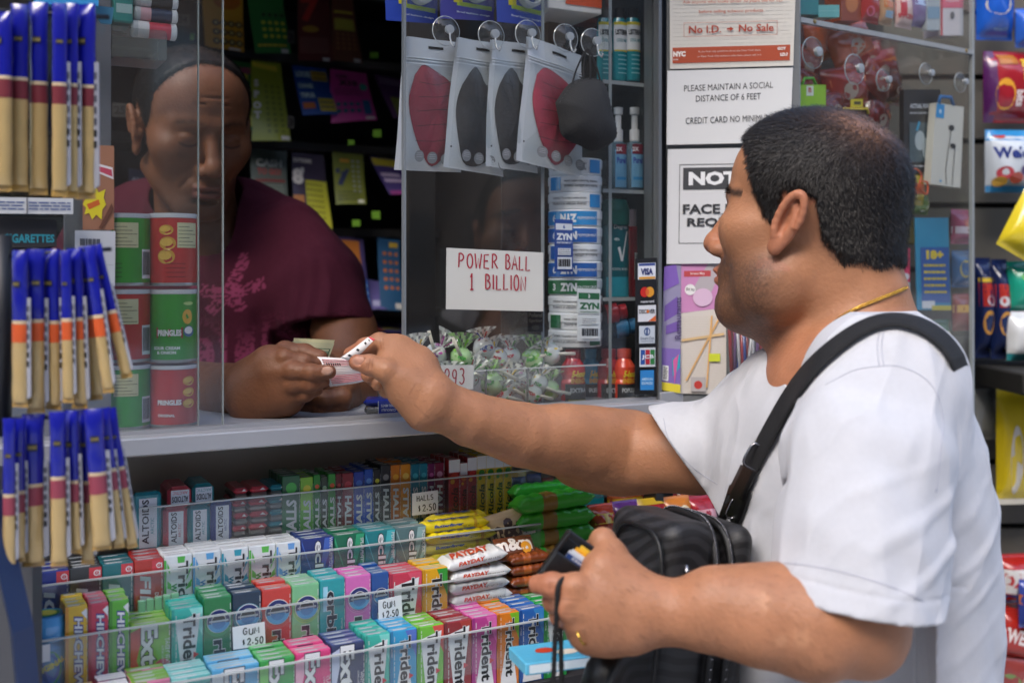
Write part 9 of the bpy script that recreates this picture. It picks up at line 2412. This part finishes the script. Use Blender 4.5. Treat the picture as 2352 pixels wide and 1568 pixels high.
def unseen_end_house():
 b = empty('street_house', 'unseen dark brick block added at the street end against sky reflections', 'house', (75, 12, 0))  # out of view, added to mask the sky mirrored in the panes
 mb = MB(); mb.box(0, 20, -30, 30, 0, 22, mat('4e443c', .85, bump=.3, bscale=8, var=.15, vscale=2)); mb.build('wall', b)
 mb = MB(); mb.box(-.3, .2, -30, 30, 21.6, 22.4, mat('5a564e', .8)); mb.build('cornice', b)
def build_shop():
 build_kiosk(); tiers(); tins(); lower_right(); price_tags(); masks(); top_stock(); lattice_signs(); card_strip(); power_sign(); zyn(); display_case(); lollipops(); chip_cans(); lottery_wall(); sticks(); right_side(); mint_tin_counter(); outdoors(); unseen_end_house()
import time
t0 = time.time()
make_customer()
SHIRT = make_shirt()
make_customer_hair()
BODY = [o for o in cust.children if o.name.startswith('body')][0]
arm_hair(BODY)
make_accessories(SHIRT, BODY)
make_clerk(); make_handheld()
print('people', time.time() - t0)
build_shop()
# ================================================================== camera, light, render settings
cam_d = bpy.data.cameras.new('camera'); cam = bpy.data.objects.new('camera', cam_d); COL.objects.link(cam)
cam.location = (0, 0, H); cam.rotation_euler = (R(90), 0, 0)
cam_d.sensor_width = 36; cam_d.lens = FP / 2352 * 36
cam_d.shift_y = (620 - 784) / 2352
cam_d.clip_start = .05; cam_d.clip_end = 3000
cam_d.dof.use_dof = True; cam_d.dof.focus_distance = 1.26; cam_d.dof.aperture_fstop = 3.4
SC.camera = cam
w = bpy.data.worlds.new('World'); SC.world = w; w.use_nodes = True
nt = w.node_tree
sky = nt.nodes.new('ShaderNodeTexSky'); sky.sky_type = 'NISHITA'; sky.sun_disc = False
SUN_E, SUN_A = 42, 205
sky.sun_elevation = R(SUN_E); sky.sun_rotation = R(SUN_A)
sky.air_density = 1.0; sky.dust_density = 3.0
bg = nt.nodes['Background']; bg.inputs[1].default_value = .15
nt.links.new(sky.outputs[0], bg.inputs[0])
sd = bpy.data.lights.new('sun', 'SUN'); sun = bpy.data.objects.new('sun', sd); COL.objects.link(sun)
sd.energy = .75; sd.angle = R(36); sd.color = (1, .97, .93)
az = R(SUN_A)
dirv = Vector((math.sin(az) * math.cos(R(SUN_E)), math.cos(az) * math.cos(R(SUN_E)), math.sin(R(SUN_E))))
sun.rotation_euler = dirv.to_track_quat('Z', 'Y').to_euler()
SC.view_settings.view_transform = 'Standard'; SC.view_settings.look = 'None'
SC.view_settings.exposure = EXPO if "EXPO" in globals() else 1.88
SC.view_settings.gamma = 1
SC.render.engine = 'CYCLES'
SC.cycles.use_denoising = True
SC.cycles.max_bounces = 8; SC.cycles.transparent_max_bounces = 24
SC.cycles.sample_clamp_indirect = 6
SC.cycles.caustics_reflective = False; SC.cycles.caustics_refractive = False
